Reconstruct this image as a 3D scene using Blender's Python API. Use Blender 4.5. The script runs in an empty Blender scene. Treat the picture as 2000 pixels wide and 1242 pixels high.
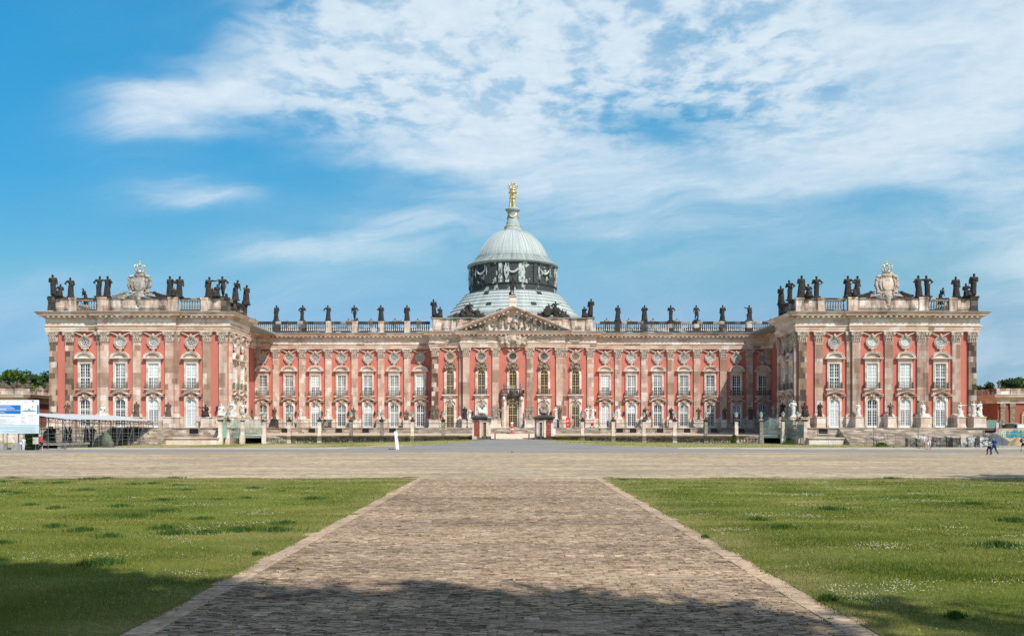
import bpy, math, random
import numpy as np
from mathutils import Vector, Matrix, noise as mnoise
R = math.radians
PI = math.pi
scn = bpy.context.scene
col = scn.collection
rnd = random.Random(7)

# measured photograph -> metres: f = 1755 px, eye 2.8 m, horizon row 836, axis column 1001.5
F, CX, HY, EYE = 1755.0, 1001.5, 836.0, 2.8
def X(px, D): return (px - CX) * D / F
def Z(py, D): return EYE + (HY - py) * D / F

# ------------------------------------------------------------------ nodes
def nd(nt, typ, ins=None, **props):
    n = nt.nodes.new('ShaderNode' + typ)
    for k, v in props.items(): setattr(n, k, v)
    for k, v in (ins or {}).items():
        s = n.inputs[k]
        if isinstance(v, bpy.types.NodeSocket): nt.links.new(v, s)
        else:
            if isinstance(v, (tuple, list)) and len(v) == 3 and s.type == 'RGBA': v = (*v, 1)
            s.default_value = v
    return n
def mth(nt, op, a, b=0.0, c=0.0, clamp=False):
    n = nd(nt, 'Math', {0: a, 1: b, 2: c}, operation=op); n.use_clamp = clamp
    return n.outputs[0]
def mixc(nt, fac, a, b, blend='MIX'):
    n = nd(nt, 'Mix', {0: fac, 6: a, 7: b}, data_type='RGBA', blend_type=blend)
    return n.outputs[2]
def ramp(nt, fac, stops, interp='LINEAR'):
    n = nd(nt, 'ValToRGB', {0: fac}); cr = n.color_ramp; cr.interpolation = interp
    while len(cr.elements) > 1: cr.elements.remove(cr.elements[0])
    cr.elements[0].position = stops[0][0]; cr.elements[0].color = (*stops[0][1], 1)
    for p, c in stops[1:]:
        e = cr.elements.new(p); e.color = (*c, 1)
    return n.outputs[0]
def g3(v): return (v, v, v)
def noise(nt, vec, scale, detail=3.0, rough=0.55, out=0, dist=0.0):
    return nd(nt, 'TexNoise', {'Vector': vec, 'Scale': scale, 'Detail': detail, 'Roughness': rough, 'Distortion': dist}).outputs[out]
def vmul(nt, vec, s): return nd(nt, 'VectorMath', {0: vec, 1: s}, operation='MULTIPLY').outputs[0]
def wpos(nt): return nd(nt, 'NewGeometry').outputs['Position']
def sep(nt, v):
    n = nd(nt, 'SeparateXYZ', {0: v}); return n.outputs[0], n.outputs[1], n.outputs[2]
def comb(nt, x, y, z): return nd(nt, 'CombineXYZ', {0: x, 1: y, 2: z}).outputs[0]
def newmat(name, rough=0.85, spec=0.25, metal=0.0):
    m = bpy.data.materials.new(name); m.use_nodes = True
    nt = m.node_tree; b = nt.nodes['Principled BSDF']
    b.inputs['Roughness'].default_value = rough
    b.inputs['Specular IOR Level'].default_value = spec
    b.inputs['Metallic'].default_value = metal
    return m, nt, b
def setc(nt, b, c):
    if isinstance(c, bpy.types.NodeSocket): nt.links.new(c, b.inputs['Base Color'])
    else: b.inputs['Base Color'].default_value = (*c, 1)
def bump(nt, b, h, strength=0.5, dist=0.05):
    n = nd(nt, 'Bump', {'Height': h, 'Strength': strength, 'Distance': dist})
    nt.links.new(n.outputs[0], b.inputs['Normal'])
def plain(name, c, rough=0.8, spec=0.25, metal=0.0, var=0.25, scale=3.0):
    m, nt, b = newmat(name, rough, spec, metal)
    n = noise(nt, wpos(nt), scale, 4)
    f = ramp(nt, n, [(0.3, g3(1 - var)), (0.7, g3(1.0))])
    setc(nt, b, mixc(nt, 1.0, (*c, 1), f, 'MULTIPLY'))
    return m

def blocks(nt, p, w, h, seed=0.0):
    """one random number per ashlar block"""
    x, y, z = sep(nt, p)
    row = mth(nt, 'FLOOR', mth(nt, 'DIVIDE', z, h))
    u = mth(nt, 'ADD', mth(nt, 'DIVIDE', mth(nt, 'ADD', x, mth(nt, 'MULTIPLY', y, 0.6)), w), mth(nt, 'MULTIPLY', row, 0.37))
    c = comb(nt, mth(nt, 'FLOOR', u), row, seed)
    return nd(nt, 'TexWhiteNoise', {'Vector': c}, noise_dimensions='3D').outputs[0]

def stone(name, w=1.1, h=0.7, tones=None, soot=0.35, sootlo=0.45, rough=0.9, seed=0.0, bumps=0.35, sootcol=(0.13, 0.1, 0.08), big=None):
    m, nt, b = newmat(name, rough, 0.2)
    p = wpos(nt)
    r = blocks(nt, p, w, h, seed)
    c = ramp(nt, r, tones, 'CONSTANT')
    if big:
        r2 = blocks(nt, p, w * 3.1, h * 2.6, seed + 5)
        c = mixc(nt, ramp(nt, r2, [(0.0, g3(0)), (0.62, g3(0.22)), (0.84, g3(0.75))], 'CONSTANT'), c, (*big, 1))
    n1 = noise(nt, vmul(nt, p, (0.9, 0.9, 0.22)), 1.0, 5, 0.62)
    n2 = noise(nt, p, 7.0, 4, 0.6)
    c = mixc(nt, 1.0, c, ramp(nt, n2, [(0.3, g3(0.78)), (0.7, g3(1.08))]), 'MULTIPLY')
    f = mth(nt, 'MULTIPLY', ramp(nt, n1, [(sootlo, g3(0)), (sootlo + 0.22, g3(1))]), soot)
    c = mixc(nt, f, c, (*sootcol, 1))
    # joints between blocks
    x, y, z = sep(nt, p)
    jz = mth(nt, 'LESS_THAN', mth(nt, 'FRACT', mth(nt, 'DIVIDE', z, h)), 0.035)
    c = mixc(nt, mth(nt, 'MULTIPLY', jz, 0.35), c, (0.15, 0.11, 0.08, 1))
    setc(nt, b, c)
    bump(nt, b, n2, bumps, 0.04)
    return m

WARM = [(0.0, (0.70, 0.53, 0.425)), (0.24, (0.64, 0.46, 0.365)), (0.46, (0.74, 0.60, 0.50)), (0.62, (0.58, 0.40, 0.31)),
        (0.70, (0.69, 0.51, 0.405)), (0.86, (0.78, 0.70, 0.62)), (0.95, (0.37, 0.26, 0.195))]
PALE = [(0.0, (0.70, 0.57, 0.475)), (0.3, (0.74, 0.63, 0.545)), (0.5, (0.65, 0.50, 0.405)), (0.7, (0.77, 0.69, 0.615)), (0.9, (0.56, 0.42, 0.33))]
GREYT = [(0.0, (0.36, 0.29, 0.225)), (0.3, (0.43, 0.35, 0.27)), (0.5, (0.27, 0.215, 0.17)), (0.7, (0.50, 0.42, 0.335)), (0.9, (0.60, 0.53, 0.44))]
DARKT = [(0.0, (0.07, 0.06, 0.055)), (0.35, (0.05, 0.043, 0.04)), (0.55, (0.16, 0.13, 0.11)), (0.72, (0.09, 0.075, 0.065)), (0.84, (0.36, 0.31, 0.26)), (0.93, (0.52, 0.46, 0.4))]
M = {}
M['pil'] = stone('sandstone_pilaster', 1.0, 0.92, WARM, 0.5, 0.5, big=(0.40, 0.27, 0.19), seed=1)
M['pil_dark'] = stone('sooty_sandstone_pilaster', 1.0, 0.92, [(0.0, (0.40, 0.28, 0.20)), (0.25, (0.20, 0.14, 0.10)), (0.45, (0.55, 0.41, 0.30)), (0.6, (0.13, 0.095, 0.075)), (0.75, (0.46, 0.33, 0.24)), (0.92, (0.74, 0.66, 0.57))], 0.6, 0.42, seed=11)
M['ent'] = stone('sandstone_entablature', 1.9, 0.55, PALE, 0.35, 0.5, seed=2)
M['cor'] = stone('sandstone_cornice', 1.6, 0.5, WARM, 0.3, 0.5, seed=3)
M['sur'] = stone('sandstone_surround', 0.9, 0.8, PALE, 0.2, 0.55, seed=4)
M['plinth'] = stone('sandstone_plinth', 1.4, 0.9, PALE, 0.3, 0.5, seed=6)
M['attic'] = stone('sandstone_attic', 1.3, 0.8, WARM, 0.9, 0.43, sootcol=(0.09, 0.07, 0.055), seed=7)
M['sooty'] = stone('sooty_sandstone', 1.1, 0.8, DARKT, 0.6, 0.45, sootcol=(0.035, 0.03, 0.028), seed=8)
M['steps'] = stone('worn_step_stone', 1.3, 0.17, GREYT, 0.5, 0.45, seed=9)
M['terr'] = stone('terrace_stone', 1.2, 0.35, GREYT[:3] + [(0.7, (0.5, 0.42, 0.34)), (0.9, (0.6, 0.52, 0.43))], 0.5, 0.45, seed=10)
M['orn'] = plain('carved_stone', (0.60, 0.49, 0.40), 0.9, var=0.42, scale=2.2)
M['orn_dark'] = plain('weathered_carving', (0.34, 0.27, 0.20), 0.9, var=0.6, scale=2.5)
M['st_dark'] = plain('blackened_statue_stone', (0.055, 0.045, 0.040), 0.85, var=0.6, scale=2.0)
M['st_brown'] = plain('brown_statue_stone', (0.16, 0.125, 0.095), 0.9, var=0.65, scale=2.5)
M['st_grey'] = plain('grey_statue_stone', (0.33, 0.29, 0.245), 0.9, var=0.6, scale=2.5)
M['st_pale'] = plain('lichen_grey_stone', (0.50, 0.45, 0.39), 0.9, var=0.7, scale=1.6)
M['st_white'] = plain('white_marble', (0.74, 0.71, 0.65), 0.7, var=0.35, scale=2.0)
M['white'] = plain('white_paint', (0.80, 0.80, 0.78), 0.5, var=0.06)
M['goldp'] = plain('ochre_paint', (0.60, 0.44, 0.21), 0.5, var=0.2)
M['gold'] = plain('gilding', (0.90, 0.69, 0.34), 0.32, 0.5, 0.75, var=0.25, scale=3)
M['gold_pale'] = plain('weathered_gilding', (0.88, 0.76, 0.52), 0.4, 0.5, 0.45, var=0.35, scale=4)
M['iron'] = plain('dark_iron', (0.045, 0.045, 0.045), 0.6, var=0.3)
M['railiron'] = plain('bronze_railing', (0.24, 0.20, 0.15), 0.6, var=0.4)
M['verd'] = plain('green_lamp_copper', (0.16, 0.30, 0.26), 0.6, var=0.3)
M['lampglass'] = plain('milky_lamp_glass', (0.62, 0.60, 0.52), 0.3, var=0.15)
M['greenpaint'] = plain('pale_green_paint', (0.30, 0.46, 0.40), 0.6, var=0.25)
M['steel'] = plain('galvanised_steel', (0.24, 0.25, 0.26), 0.45, 0.5, 0.5, var=0.3)
M['redpanel'] = plain('red_panel_paint', (0.42, 0.035, 0.028), 0.6, var=0.25)
M['signwhite'] = plain('white_sign_panel', (0.80, 0.82, 0.84), 0.5, var=0.03)
M['signblue'] = plain('blue_sign_print', (0.012, 0.17, 0.52), 0.5, var=0.06)
M['signpale'] = plain('pale_blue_sign_print', (0.55, 0.70, 0.76), 0.5, var=0.05)
M['print'] = plain('grey_print', (0.34, 0.40, 0.44), 0.6, var=0.2)
M['tarp'] = plain('white_sheet_roof', (0.52, 0.56, 0.60), 0.5, var=0.1)
M['cover'] = plain('olive_tarpaulin', (0.13, 0.15, 0.11), 0.75, var=0.4, scale=1.5)
M['concrete'] = plain('concrete', (0.42, 0.41, 0.37), 0.9, var=0.4, scale=2)
M['paper'] = plain('beige_notice', (0.66, 0.56, 0.44), 0.8, var=0.08)
M['black'] = plain('black_void', (0.012, 0.012, 0.014), 0.8, var=0.1)
M['sand'] = plain('builders_sand', (0.52, 0.34, 0.17), 0.95, var=0.35, scale=2.5)
M['gravel'] = plain('dark_gravel', (0.13, 0.135, 0.145), 0.95, var=0.45, scale=14)
M['redplastic'] = plain('red_plastic', (0.72, 0.04, 0.05), 0.4, 0.5, var=0.06)
M['whiteplastic'] = plain('white_plastic', (0.8, 0.8, 0.8), 0.4, 0.5, var=0.04)

def curtain(name, c1, c2, spec=0.5):
    m, nt, b = newmat(name, 0.08, spec)
    p = wpos(nt)
    n = noise(nt, vmul(nt, p, (1.3, 1.3, 0.5)), 1.3, 3)
    n2 = noise(nt, p, 0.31, 2)
    setc(nt, b, mixc(nt, ramp(nt, mth(nt, 'MULTIPLY', mth(nt, 'ADD', n, n2), 0.5), [(0.4, g3(0)), (0.6, g3(1))]), (*c1, 1), (*c2, 1)))
    return m
M['g_dark'] = curtain('window_glass', (0.012, 0.014, 0.016), (0.06, 0.07, 0.08), 0.8)
M['g_grey'] = curtain('glass_over_grey_curtain', (0.10, 0.12, 0.13), (0.34, 0.36, 0.36))
M['g_white'] = curtain('glass_over_white_blind', (0.50, 0.53, 0.54), (0.66, 0.68, 0.68))

# red brick with a fine diamond lattice
def redwall(name, base, light, dark):
    m, nt, b = newmat(name, 0.9, 0.15)
    p = wpos(nt); x, y, z = sep(nt, p)
    u = mth(nt, 'ADD', x, y)
    s = 0.36
    zz = mth(nt, 'MULTIPLY', z, 1.35)
    a = mth(nt, 'PINGPONG', mth(nt, 'ADD', u, zz), s / 2)
    c = mth(nt, 'PINGPONG', mth(nt, 'SUBTRACT', u, zz), s / 2)
    l = mth(nt, 'LESS_THAN', mth(nt, 'MINIMUM', a, c), 0.035)
    n = noise(nt, vmul(nt, p, (0.5, 0.5, 0.3)), 1.0, 5, 0.6)
    n2 = noise(nt, p, 9.0, 3, 0.6)
    cc = mixc(nt, ramp(nt, n, [(0.35, g3(0)), (0.7, g3(1))]), (*base, 1), (*dark, 1))
    cc = mixc(nt, mth(nt, 'MULTIPLY', l, 0.62), cc, (*light, 1))
    br = nd(nt, 'TexBrick', {'Vector': comb(nt, u, z, 0.0), 'Color1': g3(1.0), 'Color2': g3(0.8), 'Mortar': g3(0.72), 'Scale': 1.0, 'Mortar Size': 0.008, 'Brick Width': 0.27, 'Row Height': 0.08, 'Bias': 0.0})
    cc = mixc(nt, 0.75, cc, br.outputs[0], 'MULTIPLY')
    cc = mixc(nt, 1.0, cc, ramp(nt, n2, [(0.3, g3(0.86)), (0.7, g3(1.06))]), 'MULTIPLY')
    setc(nt, b, cc); bump(nt, b, n2, 0.2, 0.02)
    return m
M['red'] = redwall('red_painted_brick', (0.60, 0.15, 0.112), (0.78, 0.42, 0.34), (0.52, 0.115, 0.082))
M['brick'] = redwall('dark_red_brick', (0.36, 0.11, 0.075), (0.42, 0.2, 0.15), (0.28, 0.085, 0.06))

def copper(name, c1, c2, rust=0.25):
    m, nt, b = newmat(name, 0.75, 0.2)
    tc = nd(nt, 'TexCoord').outputs['Object']
    x, y, z = sep(nt, tc)
    ang = mth(nt, 'ARCTAN2', y, x)
    n = noise(nt, comb(nt, mth(nt, 'MULTIPLY', ang, 9.0), mth(nt, 'MULTIPLY', z, 0.12), 0.0), 1.3, 4, 0.6)
    n2 = noise(nt, tc, 0.9, 4, 0.6)
    c = mixc(nt, ramp(nt, n, [(0.35, g3(0)), (0.68, g3(1))]), (*c1, 1), (*c2, 1))
    c = mixc(nt, mth(nt, 'MULTIPLY', ramp(nt, n2, [(0.56, g3(0)), (0.74, g3(1))]), rust), c, (0.42, 0.33, 0.30, 1))
    setc(nt, b, c); return m
M['copper'] = copper('green_copper', (0.34, 0.385, 0.37), (0.455, 0.49, 0.475))
M['copper3'] = copper('stained_copper', (0.15, 0.175, 0.17), (0.36, 0.40, 0.385), 0.1)
M['copper2'] = copper('grey_green_copper', (0.27, 0.32, 0.305), (0.38, 0.43, 0.41), 0.15)
m, nt, b = newmat('drum_black_slate', 0.7, 0.3)
tc = nd(nt, 'TexCoord').outputs['Object']; x, y, z = sep(nt, tc)
ang = mth(nt, 'MULTIPLY', mth(nt, 'ARCTAN2', y, x), 9.4)
cell = comb(nt, mth(nt, 'FLOOR', mth(nt, 'MULTIPLY', ang, 2.4)), mth(nt, 'FLOOR', mth(nt, 'ADD', mth(nt, 'MULTIPLY', z, 1.1), mth(nt, 'MULTIPLY', mth(nt, 'FLOOR', mth(nt, 'MULTIPLY', ang, 2.4)), 0.53))), 0.0)
wn = nd(nt, 'TexWhiteNoise', {'Vector': cell}).outputs[0]
bn = noise(nt, comb(nt, mth(nt, 'MULTIPLY', ang, 0.45), mth(nt, 'MULTIPLY', z, 0.3), 3.0), 1.0, 2)
f = mth(nt, 'GREATER_THAN', mth(nt, 'ADD', mth(nt, 'MULTIPLY', wn, 0.35), bn), 0.86)
fn = noise(nt, tc, 3.0, 5, 0.7)
f = mth(nt, 'MULTIPLY', f, ramp(nt, fn, [(0.38, g3(0)), (0.46, g3(1))]))
dk = mixc(nt, ramp(nt, fn, [(0.3, g3(0)), (0.75, g3(1))]), (0.022, 0.026, 0.028, 1), (0.085, 0.095, 0.095, 1))
setc(nt, b, mixc(nt, f, dk, (0.42, 0.47, 0.44, 1)))
M['drum'] = m
m, nt, b = newmat('flaking_strip', 0.75, 0.2)
p = wpos(nt); n = noise(nt, vmul(nt, p, (1.3, 1.3, 0.8)), 1.6, 5, 0.7)
setc(nt, b, ramp(nt, n, [(0.42, (0.05, 0.055, 0.055)), (0.48, (0.36, 0.40, 0.385)), (0.6, (0.55, 0.60, 0.57))]))
M['flake'] = m
M['garland'] = plain('pale_copper_garland', (0.52, 0.58, 0.54), 0.7, var=0.25)

# ------------------------------------------------------------------ geometry accumulator
class G:
    def __init__(s): s.v = []; s.f = []; s.mi = []
    def _add(s, vs, fs, mi=0):
        o = len(s.v); s.v.extend(vs); s.f.extend([tuple(i + o for i in f) for f in fs]); s.mi.extend([mi] * len(fs)); return s
    def box(s, x0, x1, y0, y1, z0, z1, mi=0):
        if x0 > x1: x0, x1 = x1, x0
        if y0 > y1: y0, y1 = y1, y0
        vs = [(x, y, z) for z in (z0, z1) for y in (y0, y1) for x in (x0, x1)]
        return s._add(vs, [(0, 2, 3, 1), (4, 5, 7, 6), (0, 1, 5, 4), (2, 6, 7, 3), (0, 4, 6, 2), (1, 3, 7, 5)], mi)
    def prism(s, poly, y0, y1, mi=0):           # polygon in xz, extruded along y (y0 = front)
        n = len(poly)
        vs = [(x, y0, z) for x, z in poly] + [(x, y1, z) for x, z in poly]
        fs = [tuple(range(n)), tuple(range(2 * n - 1, n - 1, -1))]
        fs += [(i, i + n, (i + 1) % n + n, (i + 1) % n) for i in range(n)]
        return s._add(vs, fs, mi)
    def plan(s, poly, z0, z1, mi=0):            # polygon in xy, extruded up
        n = len(poly)
        vs = [(x, y, z0) for x, y in poly] + [(x, y, z1) for x, y in poly]
        fs = [tuple(range(n - 1, -1, -1)), tuple(range(n, 2 * n))] + [(i, (i + 1) % n, (i + 1) % n + n, i + n) for i in range(n)]
        return s._add(vs, fs, mi)
    def ring(s, outer, inner, y0, y1, closed=True, mi=0):   # two equal-length xz outlines -> frame
        n = len(outer)
        vs = [(x, y0, z) for x, z in outer] + [(x, y0, z) for x, z in inner] + [(x, y1, z) for x, z in outer] + [(x, y1, z) for x, z in inner]
        fs = []
        for i in range(n if closed else n - 1):
            j = (i + 1) % n
            fs += [(i, j, n + j, n + i), (2 * n + i, 2 * n + j, j, i), (n + i, n + j, 3 * n + j, 3 * n + i)]
        return s._add(vs, fs, mi)
    def lathe(s, prof, n=16, cx=0, cy=0, mi=0, cap=True, fn=None):
        vs = []; fs = []
        for k, (r, z) in enumerate(prof):
            for i in range(n):
                a = 2 * PI * i / n; rr = r * (fn(a, z) if fn else 1)
                vs.append((cx + rr * math.cos(a), cy + rr * math.sin(a), z))
        for k in range(len(prof) - 1):
            for i in range(n):
                j = (i + 1) % n; fs.append((k * n + i, k * n + j, (k + 1) * n + j, (k + 1) * n + i))
        if cap:
            fs.append(tuple(range(n - 1, -1, -1))); fs.append(tuple(range((len(prof) - 1) * n, len(prof) * n)))
        return s._add(vs, fs, mi)
    def ball(s, c, r, nu=8, nv=6, mi=0, rot=None):
        if not hasattr(r, '__len__'): r = (r, r, r)
        vs = [Vector((0, 0, -r[2]))]
        for k in range(1, nv):
            t = PI * k / nv - PI / 2
            for i in range(nu):
                a = 2 * PI * i / nu
                vs.append(Vector((r[0] * math.cos(t) * math.cos(a), r[1] * math.cos(t) * math.sin(a), r[2] * math.sin(t))))
        vs.append(Vector((0, 0, r[2])))
        if rot: 
            rm = rot if isinstance(rot, Matrix) else Matrix.Rotation(rot, 3, 'Y')
            vs = [rm @ q for q in vs]
        vs = [tuple(q + Vector(c)) for q in vs]
        fs = [(0, 1 + (i + 1) % nu, 1 + i) for i in range(nu)]
        for k in range(nv - 2):
            for i in range(nu):
                a = 1 + k * nu; j = (i + 1) % nu
                fs.append((a + i, a + j, a + nu + j, a + nu + i))
        t = len(vs) - 1; a = 1 + (nv - 2) * nu
        fs += [(a + i, a + (i + 1) % nu, t) for i in range(nu)]
        return s._add(vs, fs, mi)
    def tube(s, pts, r, n=6, mi=0, closed=False):
        pts = [Vector(p) for p in pts]; m = len(pts)
        rs = r if hasattr(r, '__len__') else [r] * m
        vs = []; fs = []
        prev = None
        for i, p in enumerate(pts):
            if closed: d = pts[(i + 1) % m] - pts[i - 1]
            else: d = pts[min(i + 1, m - 1)] - pts[max(i - 1, 0)]
            d.normalize()
            u = d.cross(Vector((0, 0, 1)) if abs(d.z) < 0.95 else Vector((0, 1, 0)))
            if prev and u.dot(prev) < 0: u = -u
            u.normalize(); prev = u; w = d.cross(u)
            for k in range(n):
                a = 2 * PI * k / n; q = p + (u * math.cos(a) + w * math.sin(a)) * rs[i]; vs.append(tuple(q))
        for i in range(m if closed else m - 1):
            for k in range(n):
                j = (k + 1) % n; a = i * n; bb = ((i + 1) % m) * n
                fs.append((a + k, a + j, bb + j, bb + k))
        if not closed: fs += [tuple(range(n - 1, -1, -1)), tuple(range((m - 1) * n, m * n))]
        return s._add(vs, fs, mi)
    def caps(s, p0, r0, p1, r1, n=8):
        s.ball(p0, r0, n, 6); s.ball(p1, r1, n, 6); s.tube([p0, p1], [r0, r1], n); return s
    def beam(s, p0, p1, w=0.05, mi=0): return s.tube([p0, p1], w, 4, mi)
    def put(s, g, mat, mi=None):
        o = len(s.v); s.v.extend([tuple(mat @ Vector(q)) for q in g.v]); s.f.extend([tuple(i + o for i in f) for f in g.f])
        s.mi.extend(g.mi if mi is None else [mi] * len(g.f)); return s
    def mesh(s, name, smooth=False):
        me = bpy.data.meshes.new(name); me.from_pydata(s.v, [], s.f)
        me.update()
        if any(s.mi): me.polygons.foreach_set('material_index', s.mi)
        if smooth: me.polygons.foreach_set('use_smooth', [True] * len(me.polygons))
        me.validate()
        import bmesh
        bm = bmesh.new(); bm.from_mesh(me); bmesh.ops.recalc_face_normals(bm, faces=bm.faces); bm.to_mesh(me); bm.free()
        return me

def obj(name, data, mats, parent=None, loc=(0, 0, 0), rz=0.0, sc=1.0, smooth=False):
    if isinstance(data, G): data = data.mesh(name, smooth)
    o = bpy.data.objects.new(name, data); col.objects.link(o)
    mats = mats if isinstance(mats, (list, tuple)) else [mats]
    while len(data.materials) < len(mats): data.materials.append(None)
    for i, mm in enumerate(mats):
        o.material_slots[i].link = 'OBJECT'; o.material_slots[i].material = M[mm] if isinstance(mm, str) else mm
    o.location = loc; o.rotation_euler = (0, 0, rz)
    o.scale = (sc, sc, sc) if not hasattr(sc, '__len__') else sc
    if parent: o.parent = parent
    return o
def tag(o, label, cat, group=None):
    o['label'] = label; o['category'] = cat
    if group: o['group'] = group
    return o
def thing(name, label, cat, loc=(0, 0, 0), rz=0.0, group=None, sc=1.0):
    o = bpy.data.objects.new(name, None); col.objects.link(o); o.location = loc; o.rotation_euler = (0, 0, rz)
    o.empty_display_size = 0.5; o.scale = (sc, sc, sc)
    return tag(o, label, cat, group)
def struct(name, data, mats, kind='structure'):
    o = obj(name, data, mats); o['kind'] = kind; return o

# ------------------------------------------------------------------ camera, light, world
cam_d = bpy.data.cameras.new('camera'); cam = bpy.data.objects.new('camera', cam_d); col.objects.link(cam)
cam.location = (0, 0, EYE); cam.rotation_euler = (R(90), 0, 0)
cam_d.sensor_width = 36; cam_d.lens = 36 * F / 2000; cam_d.shift_y = (HY - 621) / 2000; cam_d.shift_x = -0.00075
cam_d.clip_start = 0.1; cam_d.clip_end = 8000
scn.camera = cam
SAZ, SEL = R(32), R(48)
sun_dir = Vector((math.sin(SAZ) * math.cos(SEL), -math.cos(SAZ) * math.cos(SEL), math.sin(SEL)))
sd = bpy.data.lights.new('sun', 'SUN'); sd.energy = 5.0; sd.angle = R(0.5); sd.color = (1.0, 0.955, 0.885)
so = bpy.data.objects.new('sun', sd); col.objects.link(so); so.rotation_euler = sun_dir.to_track_quat('Z', 'Y').to_euler(); so.location = (60, -80, 100)
scn.view_settings.view_transform = 'Standard'; scn.view_settings.look = 'None'
scn.view_settings.exposure = 0; scn.view_settings.gamma = 1

w = bpy.data.worlds.new('World'); scn.world = w; w.use_nodes = True
nt = w.node_tree; nt.nodes.clear()
sky = nd(nt, 'TexSky', sky_type='NISHITA'); sky.sun_disc = False; sky.sun_elevation = SEL
sky.sun_rotation = math.atan2(sun_dir.x, sun_dir.y); sky.air_density = 1.0; sky.dust_density = 0.6; sky.ozone_density = 2.5
vec = nd(nt, 'TexCoord').outputs['Generated']
dx, dy, dz = sep(nt, vec)
dyc = mth(nt, 'MAXIMUM', mth(nt, 'ABSOLUTE', dy), 0.12)
U = mth(nt, 'DIVIDE', dx, dyc); V = mth(nt, 'DIVIDE', dz, dyc)          # direction from the square towards the palace
UV = comb(nt, U, V, 0.0)
# plane of the cloud layer seen in perspective
dzc = mth(nt, 'MAXIMUM', dz, 0.06)
PL = comb(nt, mth(nt, 'DIVIDE', dx, dzc), mth(nt, 'DIVIDE', mth(nt, 'ABSOLUTE', dy), dzc), 0.0)
def centred(v, s): return vmul(nt, nd(nt, 'VectorMath', {0: v, 1: (0.5, 0.5, 0.5)}, operation='SUBTRACT').outputs[0], s)
def vadd(a, b_): return nd(nt, 'VectorMath', {0: a, 1: b_}, operation='ADD').outputs[0]
UVw = vadd(UV, centred(noise(nt, vmul(nt, UV, (1, 1.6, 1)), 3.2, 5, 0.55, out=1), (0.13, 0.085, 0.0)))
uw, vw, _z = sep(nt, UVw)
# cover of cloud over the sky, by direction
ROWS = [(0, '.05 .05 .07 .10 .38 .76 .80 .82 .80 .78 .72 .80 .80 .80 .80 .80'), (60, '.0 .07 .08 .13 .62 .88 .95 .9 .84 .84 .62 .72 .88 .88 .84 .84'),
        (120, '.0 .05 .15 .38 .72 .92 .9 .86 .80 .84 .78 .84 .88 .86 .86 .86'), (180, '.0 .10 1.0 1.1 .75 .76 .80 .86 .80 .55 .60 .70 .68 .55 .82 .86'),
        (240, '.02 .12 1.05 .42 .18 .58 .80 .9 .9 .20 .26 .60 .76 .78 .88 .84'), (300, '.02 .08 .18 .05 .08 .40 .78 .92 .9 .70 .62 .76 .84 .84 .76 .6'),
        (345, '.0 .05 .18 .12 .06 .14 .38 .76 .80 .84 .78 .74 .64 .58 .5 .62'), (400, '.02 .04 .55 .85 .10 .12 .30 .34 .5 .68 .62 .46 .26 .20 .46 .74'),
        (445, '.03 .03 .04 .08 .12 .18 .58 .46 .30 .52 .60 .42 .22 .24 .40 .62'), (500, '.05 .08 .08 .08 .74 .82 .55 .26 .14 .28 .32 .20 .26 .40 .20 .60'),
        (550, '.22 .24 .20 .18 .22 .28 .18 .18 .18 .26 .22 .20 .22 .24 .26 .56'), (640, '.28 .28 .26 .26 .26 .26 .24 .24 .24 .26 .26 .25 .25 .26 .3 .40')]
ufac = nd(nt, 'MapRange', {0: uw, 1: -CX / F, 2: (2000 - CX) / F, 3: 0.0, 4: 1.0}).outputs[0]
pyw = mth(nt, 'SUBTRACT', HY, mth(nt, 'MULTIPLY', vw, F))
cover = None
for k, (ry, st_) in enumerate(ROWS):
    vals = [float(q) for q in st_.split()]
    rv = ramp(nt, ufac, [(i / 15, g3(q)) for i, q in enumerate(vals)], 'B_SPLINE')
    if cover is None: cover = rv
    else:
        f_ = nd(nt, 'MapRange', {0: pyw, 1: ROWS[k - 1][0], 2: ry, 3: 0.0, 4: 1.0}, interpolation_type='SMOOTHSTEP').outputs[0]
        cover = mixc(nt, f_, cover, rv)
cover = nd(nt, 'SeparateColor', {0: cover}).outputs[0]
# cotton-like ripples high up, drawn-out wisps elsewhere
puff = noise(nt, vadd(vmul(nt, PL, (1.0, 0.72, 1)), centred(noise(nt, PL, 4.0, 2, out=1), (0.10, 0.10, 0))), 8.6, 6, 0.6)
puff2 = noise(nt, PL, 3.2, 4, 0.6)
puff = nd(nt, 'MapRange', {0: mth(nt, 'ADD', mth(nt, 'MULTIPLY', puff, 0.75), mth(nt, 'MULTIPLY', puff2, 0.25)), 1: 0.38, 2: 0.60, 3: 0.0, 4: 1.0}, interpolation_type='SMOOTHSTEP').outputs[0]
rot = nd(nt, 'VectorRotate', {'Vector': UVw, 'Angle': R(-9)}, rotation_type='Z_AXIS').outputs[0]
wisp = noise(nt, vadd(vmul(nt, rot, (3.4, 15.0, 1)), centred(noise(nt, rot, 5.0, 3, out=1), (0.9, 0.9, 0))), 1.0, 7, 0.60)
wisp = nd(nt, 'MapRange', {0: wisp, 1: 0.30, 2: 0.70, 3: 0.0, 4: 1.0}, interpolation_type='SMOOTHSTEP').outputs[0]
hp = mth(nt, 'MULTIPLY', nd(nt, 'MapRange', {0: V, 1: 0.27, 2: 0.38, 3: 0.0, 4: 1.0}, interpolation_type='SMOOTHSTEP').outputs[0],
         mth(nt, 'MULTIPLY', nd(nt, 'MapRange', {0: uw, 1: -0.36, 2: -0.20, 3: 0.0, 4: 1.0}, interpolation_type='SMOOTHSTEP').outputs[0], nd(nt, 'MapRange', {0: uw, 1: 0.28, 2: 0.45, 3: 1.0, 4: 0.15}, interpolation_type='SMOOTHSTEP').outputs[0]))
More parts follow.
